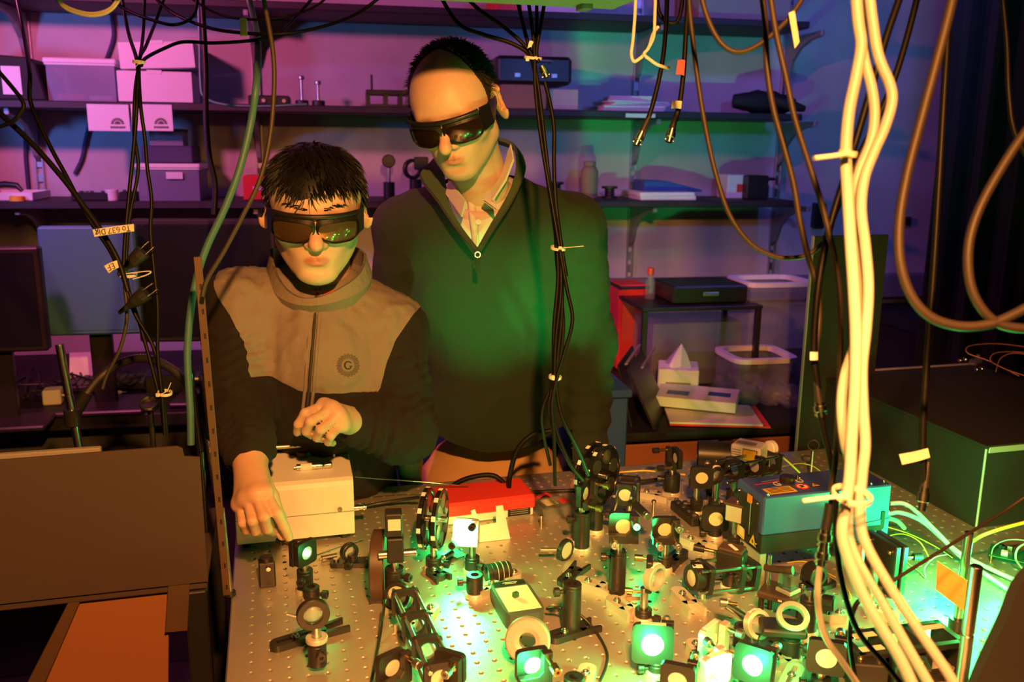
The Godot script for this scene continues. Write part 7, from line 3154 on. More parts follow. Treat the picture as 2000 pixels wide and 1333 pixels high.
	# cube mount on a post
	p = on_table(1432, 1098)
	t = thing("cube_mount", "block-topped cube mount on a post just left of the laser head", "optical mount", p, facing(p) - 0.35)
	var hk := height_to(p, 1000)
	holder(t, height_to(p, 1045), 0.012, 1.2)
	post_rod(t, height_to(p, 1045), hk - 0.016)
	b = MB.new()
	b.box(Vector3(0, hk, 0), Vector3(0.030, 0.030, 0.030), 0.002)
	part("cube", b, M.alu, t)
	b = MB.new()
	b.box(Vector3(0, hk + 0.017, 0), Vector3(0.036, 0.004, 0.034), 0.001)
	part("top_plate", b, M.stage_brown, t)
	b = MB.new()
	screw_head(b, Vector3(0.002, hk + 0.0195, 0.004), Vector3.UP, 0.0038)
	part("screw", b, M.steel, t)
	# camera tube, labelled detector and rods at the far right
	p = on_table(1395, 985)
	t = thing("camera_tube", "black camera tube at the far edge with a cylindrical hood", "camera", pt(1395, 890, 1.86), facing(p) + 0.10)
	b = MB.new()
	b.lathe([Vector2(0.027, 0.002), Vector2(0.027, 0), Vector2(0.030, 0), Vector2(0.030, 0.064), Vector2(0.026, 0.066), Vector2(0, 0.066)], Vector3(-0.034, 0, 0), Vector3.RIGHT, 28)
	b.lathe([Vector2(0.0262, 0.002), Vector2(0.0262, 0.05), Vector2(0, 0.05)], Vector3(-0.034, 0, 0), Vector3.RIGHT, 28)
	part("hood", b, M.black, t)
	legged(t, Vector3(0, -0.028, 0), t.position.y - 0.028 - TY)
	t = thing("detector_unit", "grey-white detector unit with a yellow-green label at the far right", "detector", pt(1462, 898, 1.84), facing(p) - 0.35)
	b = MB.new()
	b.box(Vector3(0, 0.018, 0), Vector3(0.062, 0.034, 0.05), 0.003)
	part("case", b, M.white, t)
	b = MB.new()
	b.box(Vector3(0.010, 0.018, 0.0256), Vector3(0.030, 0.024, 0.001))
	part("label_frame", b, M.text_dark, t)
	b = MB.new()
	b.box(Vector3(0.010, 0.018, 0.0260), Vector3(0.0275, 0.0215, 0.001))
	part("label", b, M.yellow, t)
	b = MB.new()
	for k in 4:
		b.box(Vector3(-0.018, 0.010 + k * 0.005, 0.0256), Vector3(0.018, 0.0016, 0.0006))
	part("lettering", b, M.grey, t)
	b = MB.new()
	b.box(Vector3(-0.005, 0.0356, 0.005), Vector3(0.04, 0.0008, 0.018), 0.0, Basis(Vector3.UP, 0.1))
	part("top_label", b, M.card_grey, t)
	legged(t, Vector3(0, 0.002, 0), t.position.y + 0.002 - TY)
	t = thing("knurled_cap", "round white-rimmed cap on a stem right of the labelled detector unit", "cap", pt(1505, 876, 1.84), 0.5)
	b = MB.new()
	b.cyl(Vector3(-0.006, 0.0, 0), Vector3(0.008, 0.0, 0), 0.016, 22, 0.002)
	part("cap", b, M.white, t)
	legged(t, Vector3(0, -0.014, 0), t.position.y - 0.014 - TY)
	t = cage("black and steel cage of rods behind the laser head", pt(1412, 922, 1.76), pt(1512, 902, 1.84), 0.034, [[0.22, 0], [0.62, 2], [0.95, 0]])
	for f in [0.22, 0.95]:
		var q: Vector3 = (pt(1512, 902, 1.84) - pt(1412, 922, 1.76)) * f
		legged(t, q + Vector3(0, -0.02, 0), t.position.y + q.y - 0.02 - TY)
	# eye bolt
	p = on_table(1583, 935)
	t = thing("eye_bolt", "ring-headed bolt standing up before the enclosure", "bolt", p, facing(p))
	var he := height_to(p, 870)
	b = MB.new()
	b.cyl(Vector3.ZERO, Vector3(0, he - 0.012, 0), 0.0042, 12, 0.0005)
	part("stem", b, M.steel, t)
	b = MB.new()
	var rg := []
	for k in 25:
		rg.append(Vector3(cos(TAU * k / 24.0) * 0.0115, he + sin(TAU * k / 24.0) * 0.0115, 0))
	b.tube(rg, 0.0020, 8, false)
	part("ring", b, M.black, t)
	# lens on edge lying on its carrier
	p = on_table(1104, 1094)
	t = thing("lens_cell", "thin lens cell with a white band lying on edge, centre back", "lens", p, facing(p) + 0.9)
	b = MB.new()
	b.ring(Vector3(0, 0.019, 0), Vector3(0, 0, 1), 0.019, 0.0155, 0.009, 32)
	part("cell", b, M.black, t)
	b = MB.new()
	b.cyl(Vector3(0, 0.019, -0.001), Vector3(0, 0.019, 0.002), 0.0157, 28)
	part("lens", b, M.optic, t)
	b = MB.new()
	b.box(Vector3(0.0192, 0.019, 0), Vector3(0.001, 0.020, 0.007))
	part("band", b, M.paper, t)
	b = MB.new()
	b.cyl(Vector3(-0.02, 0.024, -0.005), Vector3(-0.042, 0.026, -0.022), 0.0035, 10)
	part("arm", b, M.steel_dull, t)
	# ---- second cage with the ringed lens, right of centre
	t = cage("short cage of four rods with a round lens at its left end", pt(1362, 1128, 1.43), pt(1463, 1119, 1.47), 0.036, [[0.12, 0], [0.72, 1], [1.0, 0]])
	b = MB.new()
	var cd := (pt(1463, 1119, 1.47) - pt(1362, 1128, 1.43)).normalized()
	b.ring(-cd * 0.004, cd, 0.0215, 0.0140, 0.018, 36, 0.0015)
	part("lens_ring", b, M.black, t)
	b = MB.new()
	b.lathe([Vector2(0, -0.002), Vector2(0.014, 0), Vector2(0.014, 0.002), Vector2(0, 0.002)], -cd * 0.010, cd, 28)
	part("lens", b, M.optic, t)
	b = MB.new()
	b.box(-cd * 0.002 + Vector3(0, 0.0212, 0.004), Vector3(0.016, 0.0012, 0.010))
	part("sticker", b, M.paper, t)
	legged(t, cd * 0.012 + Vector3(0, -0.024, 0), t.position.y - 0.024 - TY)
	fork("pale fork clamp holding the post of the short cage", 1318, 1160, 1362, 1206)
	# geared mount on top of the cage, with clear knob
	p = on_table(1425, 1150)
	t = thing("stage_mount", "black geared stage mount with white label above the short cage", "optical mount", p, facing(p) - 0.3)
	var hg := height_to(p, 1075)
	holder(t, maxf(hg - 0.032, 0.02), 0.0127, 1.0)
	b = MB.new()
	b.box(Vector3(0, hg - 0.016, 0), Vector3(0.044, 0.034, 0.034), 0.003)
	part("body", b, M.black, t)
	b = MB.new()
	b.box(Vector3(0, hg + 0.003, 0), Vector3(0.040, 0.006, 0.030), 0.002)
	part("top_plate", b, M.stage_brown, t)
	b = MB.new()
	b.box(Vector3(0.002, hg + 0.0063, 0.002), Vector3(0.022, 0.0010, 0.006), 0.0, Basis(Vector3.UP, -0.7))
	part("label", b, M.paper, t)
	for k in 4:
		b = MB.new()
		b.cyl(Vector3(-0.022, hg - 0.004 - k * 0.006, 0.012), Vector3(-0.026, hg - 0.004 - k * 0.006, 0.012), 0.0022, 10)
		part("set_screw", b, M.steel, t)
	adjuster(t, Vector3(-0.022, hg - 0.008, 0.004), Vector3(-1, 0.05, 0.2).normalized(), 0.040, M.black)
	b = MB.new()
	b.cyl(Vector3(-0.060, hg - 0.006, 0.012), Vector3(-0.068, hg - 0.005, 0.014), 0.0085, 16, 0.001)
	part("clear_knob", b, M.glass, t)
	fork("pale fork clamp under the geared stage mount", 1328, 1056, 1392, 1082)
	# ---- beam-splitter platform
	p = on_table(1524, 1206)
	t = thing("prism_platform", "brown-black prism platform with a clamp arm, right of the short cage", "platform", p, facing(p) - 0.25)
	var hq := height_to(p, 1160)
	b = MB.new()
	b.box(Vector3(0, hq, 0), Vector3(0.064, 0.012, 0.050), 0.003)
	part("platform", b, M.stage_brown, t)
	b = MB.new()
	for k in 3:
		b.box(Vector3(0.004 + k * 0.010, hq, 0.0254), Vector3(0.006, 0.003, 0.0006))
	part("lettering", b, M.paper, t)
	for q in [[-0.026, 0.018], [0.024, -0.014], [-0.022, -0.018]]:
		b = MB.new()
		b.cyl(Vector3(q[0], 0, q[1]), Vector3(q[0], hq - 0.005, q[1]), 0.0045, 12)
		part("leg", b, M.black, t)
	b = MB.new()
	b.cyl(Vector3(-0.024, hq, -0.004), Vector3(-0.024, hq + 0.056, -0.004), 0.003, 12)
	part("clamp_post", b, M.steel, t)
	b = MB.new()
	b.tube([Vector3(-0.030, hq + 0.034, -0.004), Vector3(-0.018, hq + 0.035, -0.002), Vector3(0.006, hq + 0.042, 0.004), Vector3(0.014, hq + 0.044, 0.004)], [0.006, 0.0055, 0.006, 0.007], 10)
	part("clamp_arm", b, M.stage_brown, t)
	t = thing("beam_splitter", "clear glass beam-splitter cube on the brown-black platform", "prism", p + Basis(Vector3.UP, facing(p)) * Vector3(0.008, 0, 0.002) + Vector3(0, hq + 0.0062, 0), facing(p) - 0.6)
	b = MB.new()
	b.box(Vector3(0, 0.003, 0), Vector3(0.027, 0.006, 0.027), 0.0008)
	part("base", b, M.alu, t)
	b = MB.new()
	b.box(Vector3(0, 0.0183, 0), Vector3(0.0225, 0.0240, 0.0225), 0.0006)
	part("cube", b, M.glass_solid, t)
	b = MB.new()
	b.box(Vector3(0, 0.0183, 0), Vector3(0.029, 0.0225, 0.0004), 0.0, Basis(Vector3.UP, PI / 4))
	part("coating", b, M.coating, t)
	# black cylinder lens, right
	t = ring_mount("thick black lens barrel on a low foot, right of the prism platform", 1592, 1150, 1588, 1122, 1140, 0.7, 0.0175, 0.0110, {"thick": 0.026, "r": 0.010, "base": "plate", "kd": 0.5})
	p = on_table(1575, 1238)
	t = thing("post_holder", "tall green-lit post holder with black side knob at the lower right", "post holder", p, facing(p))
	holder(t, height_to(p, 1168), 0.0135, 1.4)
	post_rod(t, height_to(p, 1168), height_to(p, 1152), 0.006)
	b = MB.new()
	b.cyl(Vector3(0.018, height_to(p, 1172), 0), Vector3(0.036, height_to(p, 1170), 0.004), 0.012, 18, 0.002)
	part("side_knob", b, M.black, t)
	fork("pale fork clamp right of the green-lit post holder", 1660, 1214, 1592, 1206)
	# ---- bright mounts at the front
	t = mirror_mount("square mount with a blinding green disc, front centre right", 1282, 1318, 1272, 1256, 1296, 0.05, {"size": 0.056, "back": false, "optic": M.mirror, "sticker": true, "tilt": -0.12, "kd": -1.3})
	glow_on(t, Vector3(-0.008, height_to(t.position, 1256), 0.0105), Vector3(0, 0.1, 1), 0.014)
	t = mirror_mount("round mirror mount at the front edge below the blinding green disc", 1322, 1400, 1320, 1325, 1358, -0.15, {"size": 0.044, "back": false, "optic": M.mirror})
	t = mirror_mount("square mount with a white-hot green mirror, front right", 1460, 1362, 1466, 1294, 1330, -0.30, {"size": 0.050, "back": false, "optic": M.mirror, "kd": 1.3, "tilt": -0.15})
	glow_on(t, Vector3(0.004, height_to(t.position, 1294), 0.0105), Vector3(-0.3, 0.15, 1), 0.012)
	t = mirror_mount("mount seen edge-on with a white sticker, between the two bright front mounts", 1385, 1298, 1383, 1250, 1284, 1.1, {"size": 0.050, "sticker": true, "three": true, "plate": M.alu})
	t = mirror_mount("slanted bright lens mount at the front edge beside the white-hot mirror", 1392, 1372, 1394, 1304, 1345, 0.7, {"size": 0.042, "back": false, "optic": M.mirror, "sticker": true, "plate": M.alu})
	glow_on(t, Vector3(0.006, height_to(t.position, 1304), 0.012), Vector3(0.7, 0.15, 0.7), 0.008)
	t = mirror_mount("mount with a pale green disc at the right front, under the thin white cable", 1600, 1362, 1606, 1279, 1322, 0.05, {"size": 0.048, "back": false, "optic": M.mirror, "three": true, "optic_out": 0.006})
	t = mirror_mount("crescent-bright mirror mount at the front edge below the ring sensor", 1035, 1372, 1038, 1294, 1330, 0.35, {"size": 0.044, "optic": M.mirror, "knob": M.brass, "knob_l": 0.034})
	glow_on(t, Vector3(-0.002, height_to(t.position, 1294), 0.0085), Vector3(0.35, 0.1, 1), 0.0105)
	t = ring_mount("tilted lens ring with knobs behind the white-hot mirror mount", 1448, 1270, 1474, 1216, 1222, 0.75, 0.021, 0.0150, {"thick": 0.013, "ring": M.alu, "tilt": -0.35, "sticker": true})
	for q in [[1412, 1180], [1440, 1232]]:
		var a := t.transform.affine_inverse() * pt(q[0], q[1], 1.32)
		adjuster(t, a + Vector3(0.020, 0.0, -0.004), Vector3(-1, 0.1, 0.2).normalized(), 0.026, M.steel_dull)
	b = MB.new()
	var ra := t.transform.affine_inverse() * pt(1418, 1182, 1.32)
	var rb2 := t.transform.affine_inverse() * pt(1462, 1212, 1.32)
	b.tube([ra, rb2], 0.0062, 12)
	part("cross_rod", b, M.steel, t)
	t = ring_mount("open iris ring lying flat on a black post, right of the white-hot mirror", 1541, 1290, 1541, 1206, 1240, 0.2, 0.0225, 0.0150, {"thick": 0.010, "tilt": -0.95, "glass": false, "ring": M.alu, "r": 0.0150})
	b = MB.new()
	b.box(Vector3(-0.012, height_to(t.position, 1226), 0.006), Vector3(0.062, 0.012, 0.040), 0.003, Basis(Vector3.UP, 0.2))
	part("mount_plate", b, M.black, t)
	p = on_table(1120, 1372)
	t = thing("post_holder", "post holder at the front edge seen from above, left of the pale clamp", "post holder", p, facing(p))
	holder(t, height_to(p, 1322), 0.0135, -1.2)
	fork("pale fork clamp at the front edge beside the top-view post holder", 1150, 1312, 1128, 1380)
	fork("pale fork clamp at the front edge below the flat iris ring", 1556, 1312, 1520, 1390)
	fork("pale fork clamp at the front edge left of the flat iris ring", 1496, 1308, 1546, 1296)
	fork("pale fork clamp standing by the edge-on mount at the front", 1350, 1262, 1375, 1300)
	fork("pale fork clamp between the cage and the bright filter wheels", 850, 1192, 822, 1222)
	fork("pale fork clamp behind the long front cage, deeper in", 806, 1214, 790, 1240)
	# ---- lower right: black plate mount, rods with the orange card, long stage
	p = on_table(1716, 1150)
	t = thing("plate_mount", "black square plate mount edge-on below the laser head's right end", "optical mount", p, facing(p) - 0.85)
	var hm := height_to(p, 1052)
	b = MB.new()
	b.box(Vector3(0, hm * 0.5, 0), Vector3(0.072, hm, 0.010), 0.0015)
	part("front_plate", b, M.black, t)
	b = MB.new()
	b.box(Vector3(0.004, hm * 0.5 + 0.002, -0.013), Vector3(0.068, hm - 0.004, 0.010), 0.0015)
	part("back_plate", b, M.black, t)
	for q in [[-0.024, 0.85], [0.024, 0.85], [-0.024, 0.2], [0.024, 0.2]]:
		b = MB.new()
		screw_head(b, Vector3(q[0], hm * q[1], 0.006), Vector3(0, 0, 1), 0.0035)
		part("screw", b, M.brass, t)
	adjuster(t, Vector3(0.024, hm * 0.72, -0.018), Vector3(0.2, 0, -1).normalized(), 0.034, M.black)
	for q in [["short steel post in front of the black plate mount", 1703, 1165, 1092, 0.0070], ["lower steel post beside the white cables", 1700, 1192, 1140, 0.0055]]:
		p = on_table(q[1], q[2])
		t = thing("metal_post", q[0], "post", p)
		b = MB.new()
		b.cyl(Vector3.ZERO, Vector3(0, height_to(p, q[3]), 0), q[4], 18, 0.0008)
		part("rod", b, M.steel, t)
		b = MB.new()
		b.cyl(Vector3(0, 0, 0), Vector3(0, 0.012, 0), q[4] + 0.005, 18, 0.001)
		part("collar", b, M.black, t)
	p = on_table(1868, 1232)
	t = thing("steel_post", "tall steel post behind the orange card at the right", "post", p)
	b = MB.new()
	b.cyl(Vector3.ZERO, Vector3(0, height_to(p, 1040), 0), 0.0064, 20, 0.0008)
	part("rod", b, M.steel, t)
	b = MB.new()
	b.cyl(Vector3.ZERO, Vector3(0, 0.02, 0), 0.0127, 20, 0.001)
	part("holder", b, M.black, t)
	p = on_table(1866, 1420)
	t = thing("steel_post", "tall steel post with a joint, in front of the orange card at the right", "post", p)
	var h2 := height_to(p, 1106)
	b = MB.new()
	b.lathe([Vector2(0, 0), Vector2(0.0075, 0), Vector2(0.0075, h2 * 0.58), Vector2(0.0065, h2 * 0.585), Vector2(0.0065, h2 * 0.595), Vector2(0.0075, h2 * 0.60), Vector2(0.0075, h2 - 0.001), Vector2(0.0065, h2), Vector2(0, h2)], Vector3.ZERO, Vector3.UP, 22)
	part("rod", b, M.steel, t)
	# orange card held between the posts
	t = thing("orange_card", "orange card held up between the two tall steel posts", "card", pt(1862, 1148, 1.30), 0.0)
	b = MB.new()
	var cc := []
	for q in [[1831, 1096, 1.34], [1897, 1140, 1.30], [1893, 1202, 1.30], [1828, 1152, 1.34]]:
		cc.append(pt(q[0], q[1], q[2]) - t.position)
	var cm := Vector3.ZERO
	for q in cc:
		cm += q / cc.size()
	thick_fan(b, cc, cm, 0.0006)
	part("sheet", b, M.orange_card, t)
	# long black stage
	var sa := on_table(1652, 1290, 0.03)
	var sb := on_table(1858, 1262, 0.03)
	t = thing("linear_stage", "long black open-framed stage at the lower right under the white cables", "stage", Vector3((sa.x + sb.x) * 0.5, TY, (sa.z + sb.z) * 0.5), atan2(-(sb - sa).z, (sb - sa).x))
	var sl := (sb - sa).length()
	for z in [-0.026, 0.026]:
		b = MB.new()
		b.box(Vector3(0, 0.050, z), Vector3(sl, 0.008, 0.010), 0.001)
		b.box(Vector3(0, 0.006, z), Vector3(sl, 0.012, 0.014), 0.001)
		part("side_rail", b, M.black, t)
	for x in [-0.5, -0.16, 0.16, 0.5]:
		b = MB.new()
		b.box(Vector3(x * (sl - 0.012), 0.028, 0), Vector3(0.012, 0.052, 0.060), 0.0015)
		part("cross_plate", b, M.black, t)
	for q in [[-0.36, 0.020], [0.34, -0.010], [-0.30, -0.012]]:
		b = MB.new()
		b.box(Vector3(q[0] * sl, 0.0565, q[1]), Vector3(0.034, 0.0012, 0.010))
		part("label", b, M.label_peach, t)
	b = MB.new()
	b.cyl(Vector3(-sl * 0.45, 0.030, 0), Vector3(sl * 0.45, 0.030, 0), 0.005, 12)
	part("lead_screw", b, M.steel_dull, t)
	b = MB.new()
	b.cyl(Vector3(-sl * 0.5 - 0.02, 0.032, 0.004), Vector3(-sl * 0.5, 0.032, 0.004), 0.013, 18, 0.002)
	part("motor", b, M.black, t)
	for q in [["spare black mount block at the front edge under the white cables", 1690, 1352, 0.05], ["spare black mount block at the front edge right of the other block", 1770, 1372, 0.06]]:
		p = on_table(q[1], q[2])
		t = thing("mount_block", q[0], "optical mount", p, facing(p) + 0.3)
		b = MB.new()
		b.box(Vector3(0, q[3] * 0.5, 0), Vector3(0.045, q[3], 0.035), 0.002)
		part("body", b, M.black, t)
		b = MB.new()
		for x in [-0.012, 0.012]:
			screw_head(b, Vector3(x, q[3] + 0.001, 0.006), Vector3.UP, 0.004)
		part("screws", b, M.brass, t).set_meta("kind", "stuff")
	fork("pale fork clamp under the long black stage", 1700, 1198, 1752, 1214)
	fork("pale fork clamp at the right edge below the tall steel posts", 1862, 1290, 1838, 1318)
	# circuit board with wires at the right edge
	p = on_table(1978, 1096)
	t = thing("circuit_board", "small green circuit board with connectors at the right edge", "circuit board", p, facing(p))
	b = MB.new()
	b.box(Vector3(0, 0.012, 0), Vector3(0.075, 0.002, 0.055), 0.0005)
	part("board", b, M.pcb, t)
	for k in 9:
		b = MB.new()
		b.box(Vector3(rng.randf_range(-0.03, 0.03), 0.017, rng.randf_range(-0.02, 0.02)), Vector3(rng.randf_range(0.005, 0.014), 0.008, rng.randf_range(0.004, 0.010)), 0.0006)
		part("component", b, [M.black, M.white, M.steel_dull][k % 3], t)
	for q in [[-0.033, -0.022], [0.033, -0.022], [-0.033, 0.022], [0.033, 0.022]]:
		b = MB.new()
		b.cyl(Vector3(q[0], 0, q[1]), Vector3(q[0], 0.011, q[1]), 0.0025, 8)
		part("standoff", b, M.brass, t)
	fibers()

func fibers():
	# loose leads over the table at the right; heights are above the table top
	var list := [
		["white sheathed cable from the laser head to the right edge, upper", [[1738, 984, 0.10], [1765, 984, 0.10], [1790, 1000, 0.09], [1830, 1040, 0.06], [1870, 1078, 0.03], [1930, 1110, 0.01], [2020, 1150, 0.006]], 0.0040, "white"],
		["white sheathed cable from the laser head to the right edge, lower", [[1736, 1004, 0.09], [1760, 1002, 0.09], [1800, 1018, 0.075], [1840, 1052, 0.045], [1880, 1090, 0.02], [1950, 1140, 0.008], [2020, 1186, 0.005]], 0.0040, "white"],
		["white lead with a connector drooping from the laser head's end", [[1734, 1012, 0.075], [1752, 1018, 0.06], [1766, 1032, 0.04]], 0.0045, "white"],
		["yellow fibre looping below the laser head's right end", [[1718, 1062, 0.02], [1735, 1048, 0.035], [1765, 1044, 0.05], [1795, 1058, 0.05], [1812, 1085, 0.03], [1814, 1095, 0.02]], 0.0010, "yellow"],
		["yellow fibre running from the laser head to the orange card", [[1733, 1030, 0.05], [1780, 1045, 0.035], [1830, 1070, 0.012], [1860, 1090, 0.006]], 0.0010, "yellow"],
		["thick yellow lead at the right edge before the enclosure", [[1900, 1058, 0.06], [1920, 1046, 0.085], [1960, 1032, 0.10], [2020, 1016, 0.11]], 0.0030, "yellow"],
		["thin white lead circling by the circuit board", [[1936, 1086, 0.01], [1942, 1068, 0.03], [1965, 1056, 0.045], [2000, 1056, 0.05], [2030, 1066, 0.05]], 0.0011, "white"],
		["thin white lead standing in a hoop at the right edge", [[1996, 1110, 0.01], [1984, 1092, 0.03], [1990, 1070, 0.05], [2020, 1055, 0.06]], 0.0018, "white"],
		["thin yellow loop lying right of the black lens barrel", [[1644, 1110, 0.002], [1646, 1145, 0.002], [1654, 1168, 0.002], [1662, 1172, 0.002], [1660, 1160, 0.002], [1650, 1142, 0.002]], 0.0008, "yellow"],
		["thin yellow fibre curving behind the prism platform", [[1538, 1100, 0.002], [1560, 1097, 0.002], [1580, 1100, 0.002], [1612, 1118, 0.002], [1632, 1128, 0.002]], 0.0009, "yellow"],
		["thin white lead arching over the green-lit table", [[1770, 1098, 0.002], [1795, 1118, 0.002], [1808, 1130, 0.004], [1806, 1110, 0.02], [1825, 1090, 0.03], [1850, 1084, 0.03]], 0.0010, "white"],
		["yellow fibre from behind the filter wheels to the far right mounts", [[1196, 925, 0.03], [1225, 922, 0.045], [1262, 920, 0.05], [1300, 924, 0.04], [1338, 928, 0.03]], 0.0018, "yellow"],
		["yellow fibre running down behind the laser head", [[1508, 884, 0.09], [1528, 894, 0.085], [1545, 908, 0.07], [1562, 924, 0.05]], 0.0020, "yellow"],
		["thin pale fibre arching behind the laser head", [[1528, 912, 0.05], [1560, 906, 0.07], [1585, 910, 0.07], [1604, 922, 0.05]], 0.0008, "yellow"],
		["thin steel wire running from the white instrument box to the red box", [[693, 932, 0.11], [740, 936, 0.09], [800, 940, 0.07], [870, 946, 0.06], [915, 950, 0.05]], 0.0011, "steel"],
		["thin steel rod lying from the dark round stage towards the adjusted mount", [[615, 1086, 0.006], [660, 1070, 0.006], [710, 1052, 0.010]], 0.0014, "steel"],
		["thin dark rod leaning beside the long front cage", [[752, 1172, 0.05], [744, 1230, 0.04], [734, 1290, 0.03], [722, 1350, 0.02]], 0.0022, "black"],
		["black lead with a white flag behind the dark round stage", [[700, 992, 0.01], [740, 984, 0.012], [790, 976, 0.02], [818, 972, 0.03]], 0.0035, "black"],
		["thick black lead lying behind the back clamps", [[1190, 955, 0.01], [1230, 945, 0.01], [1265, 940, 0.012], [1300, 935, 0.012]], 0.0045, "black"],
		["black lead lying behind the clear plastic case", [[1040, 962, 0.004], [1080, 960, 0.004], [1130, 958, 0.004]], 0.0040, "black"],
		["orange fibre coil on the enclosure lid, outer turn", [[1990, 735, 0.185], [1930, 705, 0.19], [1890, 690, 0.20], [1895, 676, 0.20], [1950, 672, 0.20], [2030, 682, 0.20]], 0.0013, "orange"],
		["orange fibre coil on the enclosure lid, inner turn", [[2020, 740, 0.185], [1965, 722, 0.19], [1935, 705, 0.195], [1945, 690, 0.20], [1990, 688, 0.20], [2030, 694, 0.20]], 0.0013, "orange"],
		["orange fibre coil on the enclosure lid, crossing turn", [[1945, 726, 0.18], [1955, 700, 0.19], [1985, 690, 0.20], [2030, 700, 0.20]], 0.0013, "orange"]]
	for f in list:
		var c := []
		for q in f[1]:
			c.append(on_table(q[0], q[1], q[2]))
		var o: Vector3 = c[0]
		for i in c.size():
			c[i] -= o
		var b := MB.new()
		b.tube(smooth_path(c, 8), f[2], 8)
		solo({"white": "white_lead", "yellow": "yellow_fibre", "steel": "steel_wire", "black": "black_lead", "orange": "orange_fibre"}[f[3]], b, {"white": M.cable_white, "yellow": M.yellow_fiber, "steel": M.steel, "black": M.cable_dark, "orange": M.orange_card}[f[3]], f[0], "cable", o)
	# clear clip on the enclosure lid
	var t := thing("fibre_clip", "clear plastic clip holding the orange fibre coil on the enclosure lid", "clip", on_table(1905, 712, 0.168), 0.8)
	var b := MB.new()
	b.box(Vector3(0, 0.008, 0), Vector3(0.05, 0.016, 0.02), 0.003)
	part("clip", b, M.clear_plastic, t)
	b = MB.new()
	b.cyl(Vector3(0.02, 0.016, 0), Vector3(0.02, 0.024, 0), 0.006, 14, 0.001)
	part("stud", b, M.steel, t)
	for q in [["silver coupler lying on the enclosure lid nearer the front", 1912, 722], ["silver coupler lying on the enclosure lid nearer the back", 1880, 704]]:
		t = thing("coupler", q[0], "coupler", on_table(q[1], q[2], 0.1735), 0.4)
		b = MB.new()
		b.cyl(Vector3(-0.012, 0, 0), Vector3(0.012, 0, 0), 0.005, 14, 0.001)
		b.cyl(Vector3(0.004, 0, 0), Vector3(0.010, 0, 0), 0.0065, 14, 0.001)
		part("body", b, M.steel, t)

# ------------------------------------------------------------------ cables
func cable(called: String, label: String, pts: Array, d: float, r: float, m: Material, group := "") -> MeshInstance3D:
	var c := []
	for q in pts:
		# the left bundle leans back to the rack it hangs from
		var dd: float = q[2] if q.size() > 2 else d
		if q[0] < 800 and d < 1.52 and d > 1.38 and q[1] < 150:
			dd += 0.32 * smoothstep(150.0, 10.0, q[1])
		c.append(pt(q[0], q[1], dd))
	var o: Vector3 = c[0]
	for i in c.size():
		c[i] -= o
	var sp := smooth_path(c, 7)
	# what leaves the picture upwards runs on to the ceiling
	for e in [0, c.size() - 1]:
		if pts[e][1] <= -10:
			var up := Vector3(c[e].x, 3.04 - o.y, c[e].z - 0.02)
			var mid: Vector3 = c[e].lerp(up, 0.1)
			if e == 0:
				sp.push_front(mid)
				sp.push_front(up)
			else:
				sp.push_back(mid)
				sp.push_back(up)
			break
	var b := MB.new()
	b.tube(sp, r, 10)
	return solo(called, b, m, label, "cable", o, 0.0, group)

func bnc(label: String, px: float, py: float, tx: float, ty: float, d: float, boot := true):
	# connector from (px, py) towards (tx, ty)
	var a := pt(px, py, d)
	var e := pt(tx, ty, d)
	var dir := (e - a).normalized()
	var l := (e - a).length()
	var t := thing("coax_connector", label, "connector", a)
	var b := MB.new()
	if boot:
		b.lathe([Vector2(0.0028, -0.03), Vector2(0.0045, -0.01), Vector2(0.0052, 0.0), Vector2(0.004, 0.001)], Vector3.ZERO, dir, 14)
		part("boot", b, M.rubber, t)
		b = MB.new()
	b.lathe([Vector2(0, 0), Vector2(0.0056, 0), Vector2(0.0056, l * 0.22), Vector2(0.0070, l * 0.25), Vector2(0.0072, l * 0.6), Vector2(0.0060, l * 0.64), Vector2(0.0050, l * 0.65), Vector2(0.0050, l), Vector2(0.0040, l), Vector2(0.0040, l * 0.7), Vector2(0, l * 0.7)], Vector3.ZERO, dir, 18)
	part("shell", b, M.nickel, t)
	b = MB.new()
	var fr := MB.frame(dir)
	for s in [-1.0, 1.0]:
		b.cyl(dir * l * 0.82 + fr.x * s * 0.0045, dir * l * 0.82 + fr.x * s * 0.0068, 0.0012, 8)
	part("lugs", b, M.nickel, t)

func tie(label: String, pts: Array, d: float, r: float, loop_px: Array, m: Material):
	# nylon tie: a band round the bundle and its free tail
	var o := pt(loop_px[0], loop_px[1], d)
	var t := thing("cable_tie", label, "cable tie", o)
	var b := MB.new()
	b.ring(Vector3.ZERO, Vector3(0.1, 1, 0.12), loop_px[2] + 0.0016, loop_px[2], 0.0045, 24, 0.0003)
	part("band", b, m, t)
	b = MB.new()
	var c := []
	for q in pts:
		c.append(pt(q[0], q[1], q[2] if q.size() > 2 else d - loop_px[2]) - o)
	b.tube(smooth_path(c, 4), r, 6, true, 0.5)
	part("tail", b, m, t)
	b = MB.new()
	b.box(c[0], Vector3(0.006, 0.006, 0.005), 0.001)
	part("head", b, m, t)

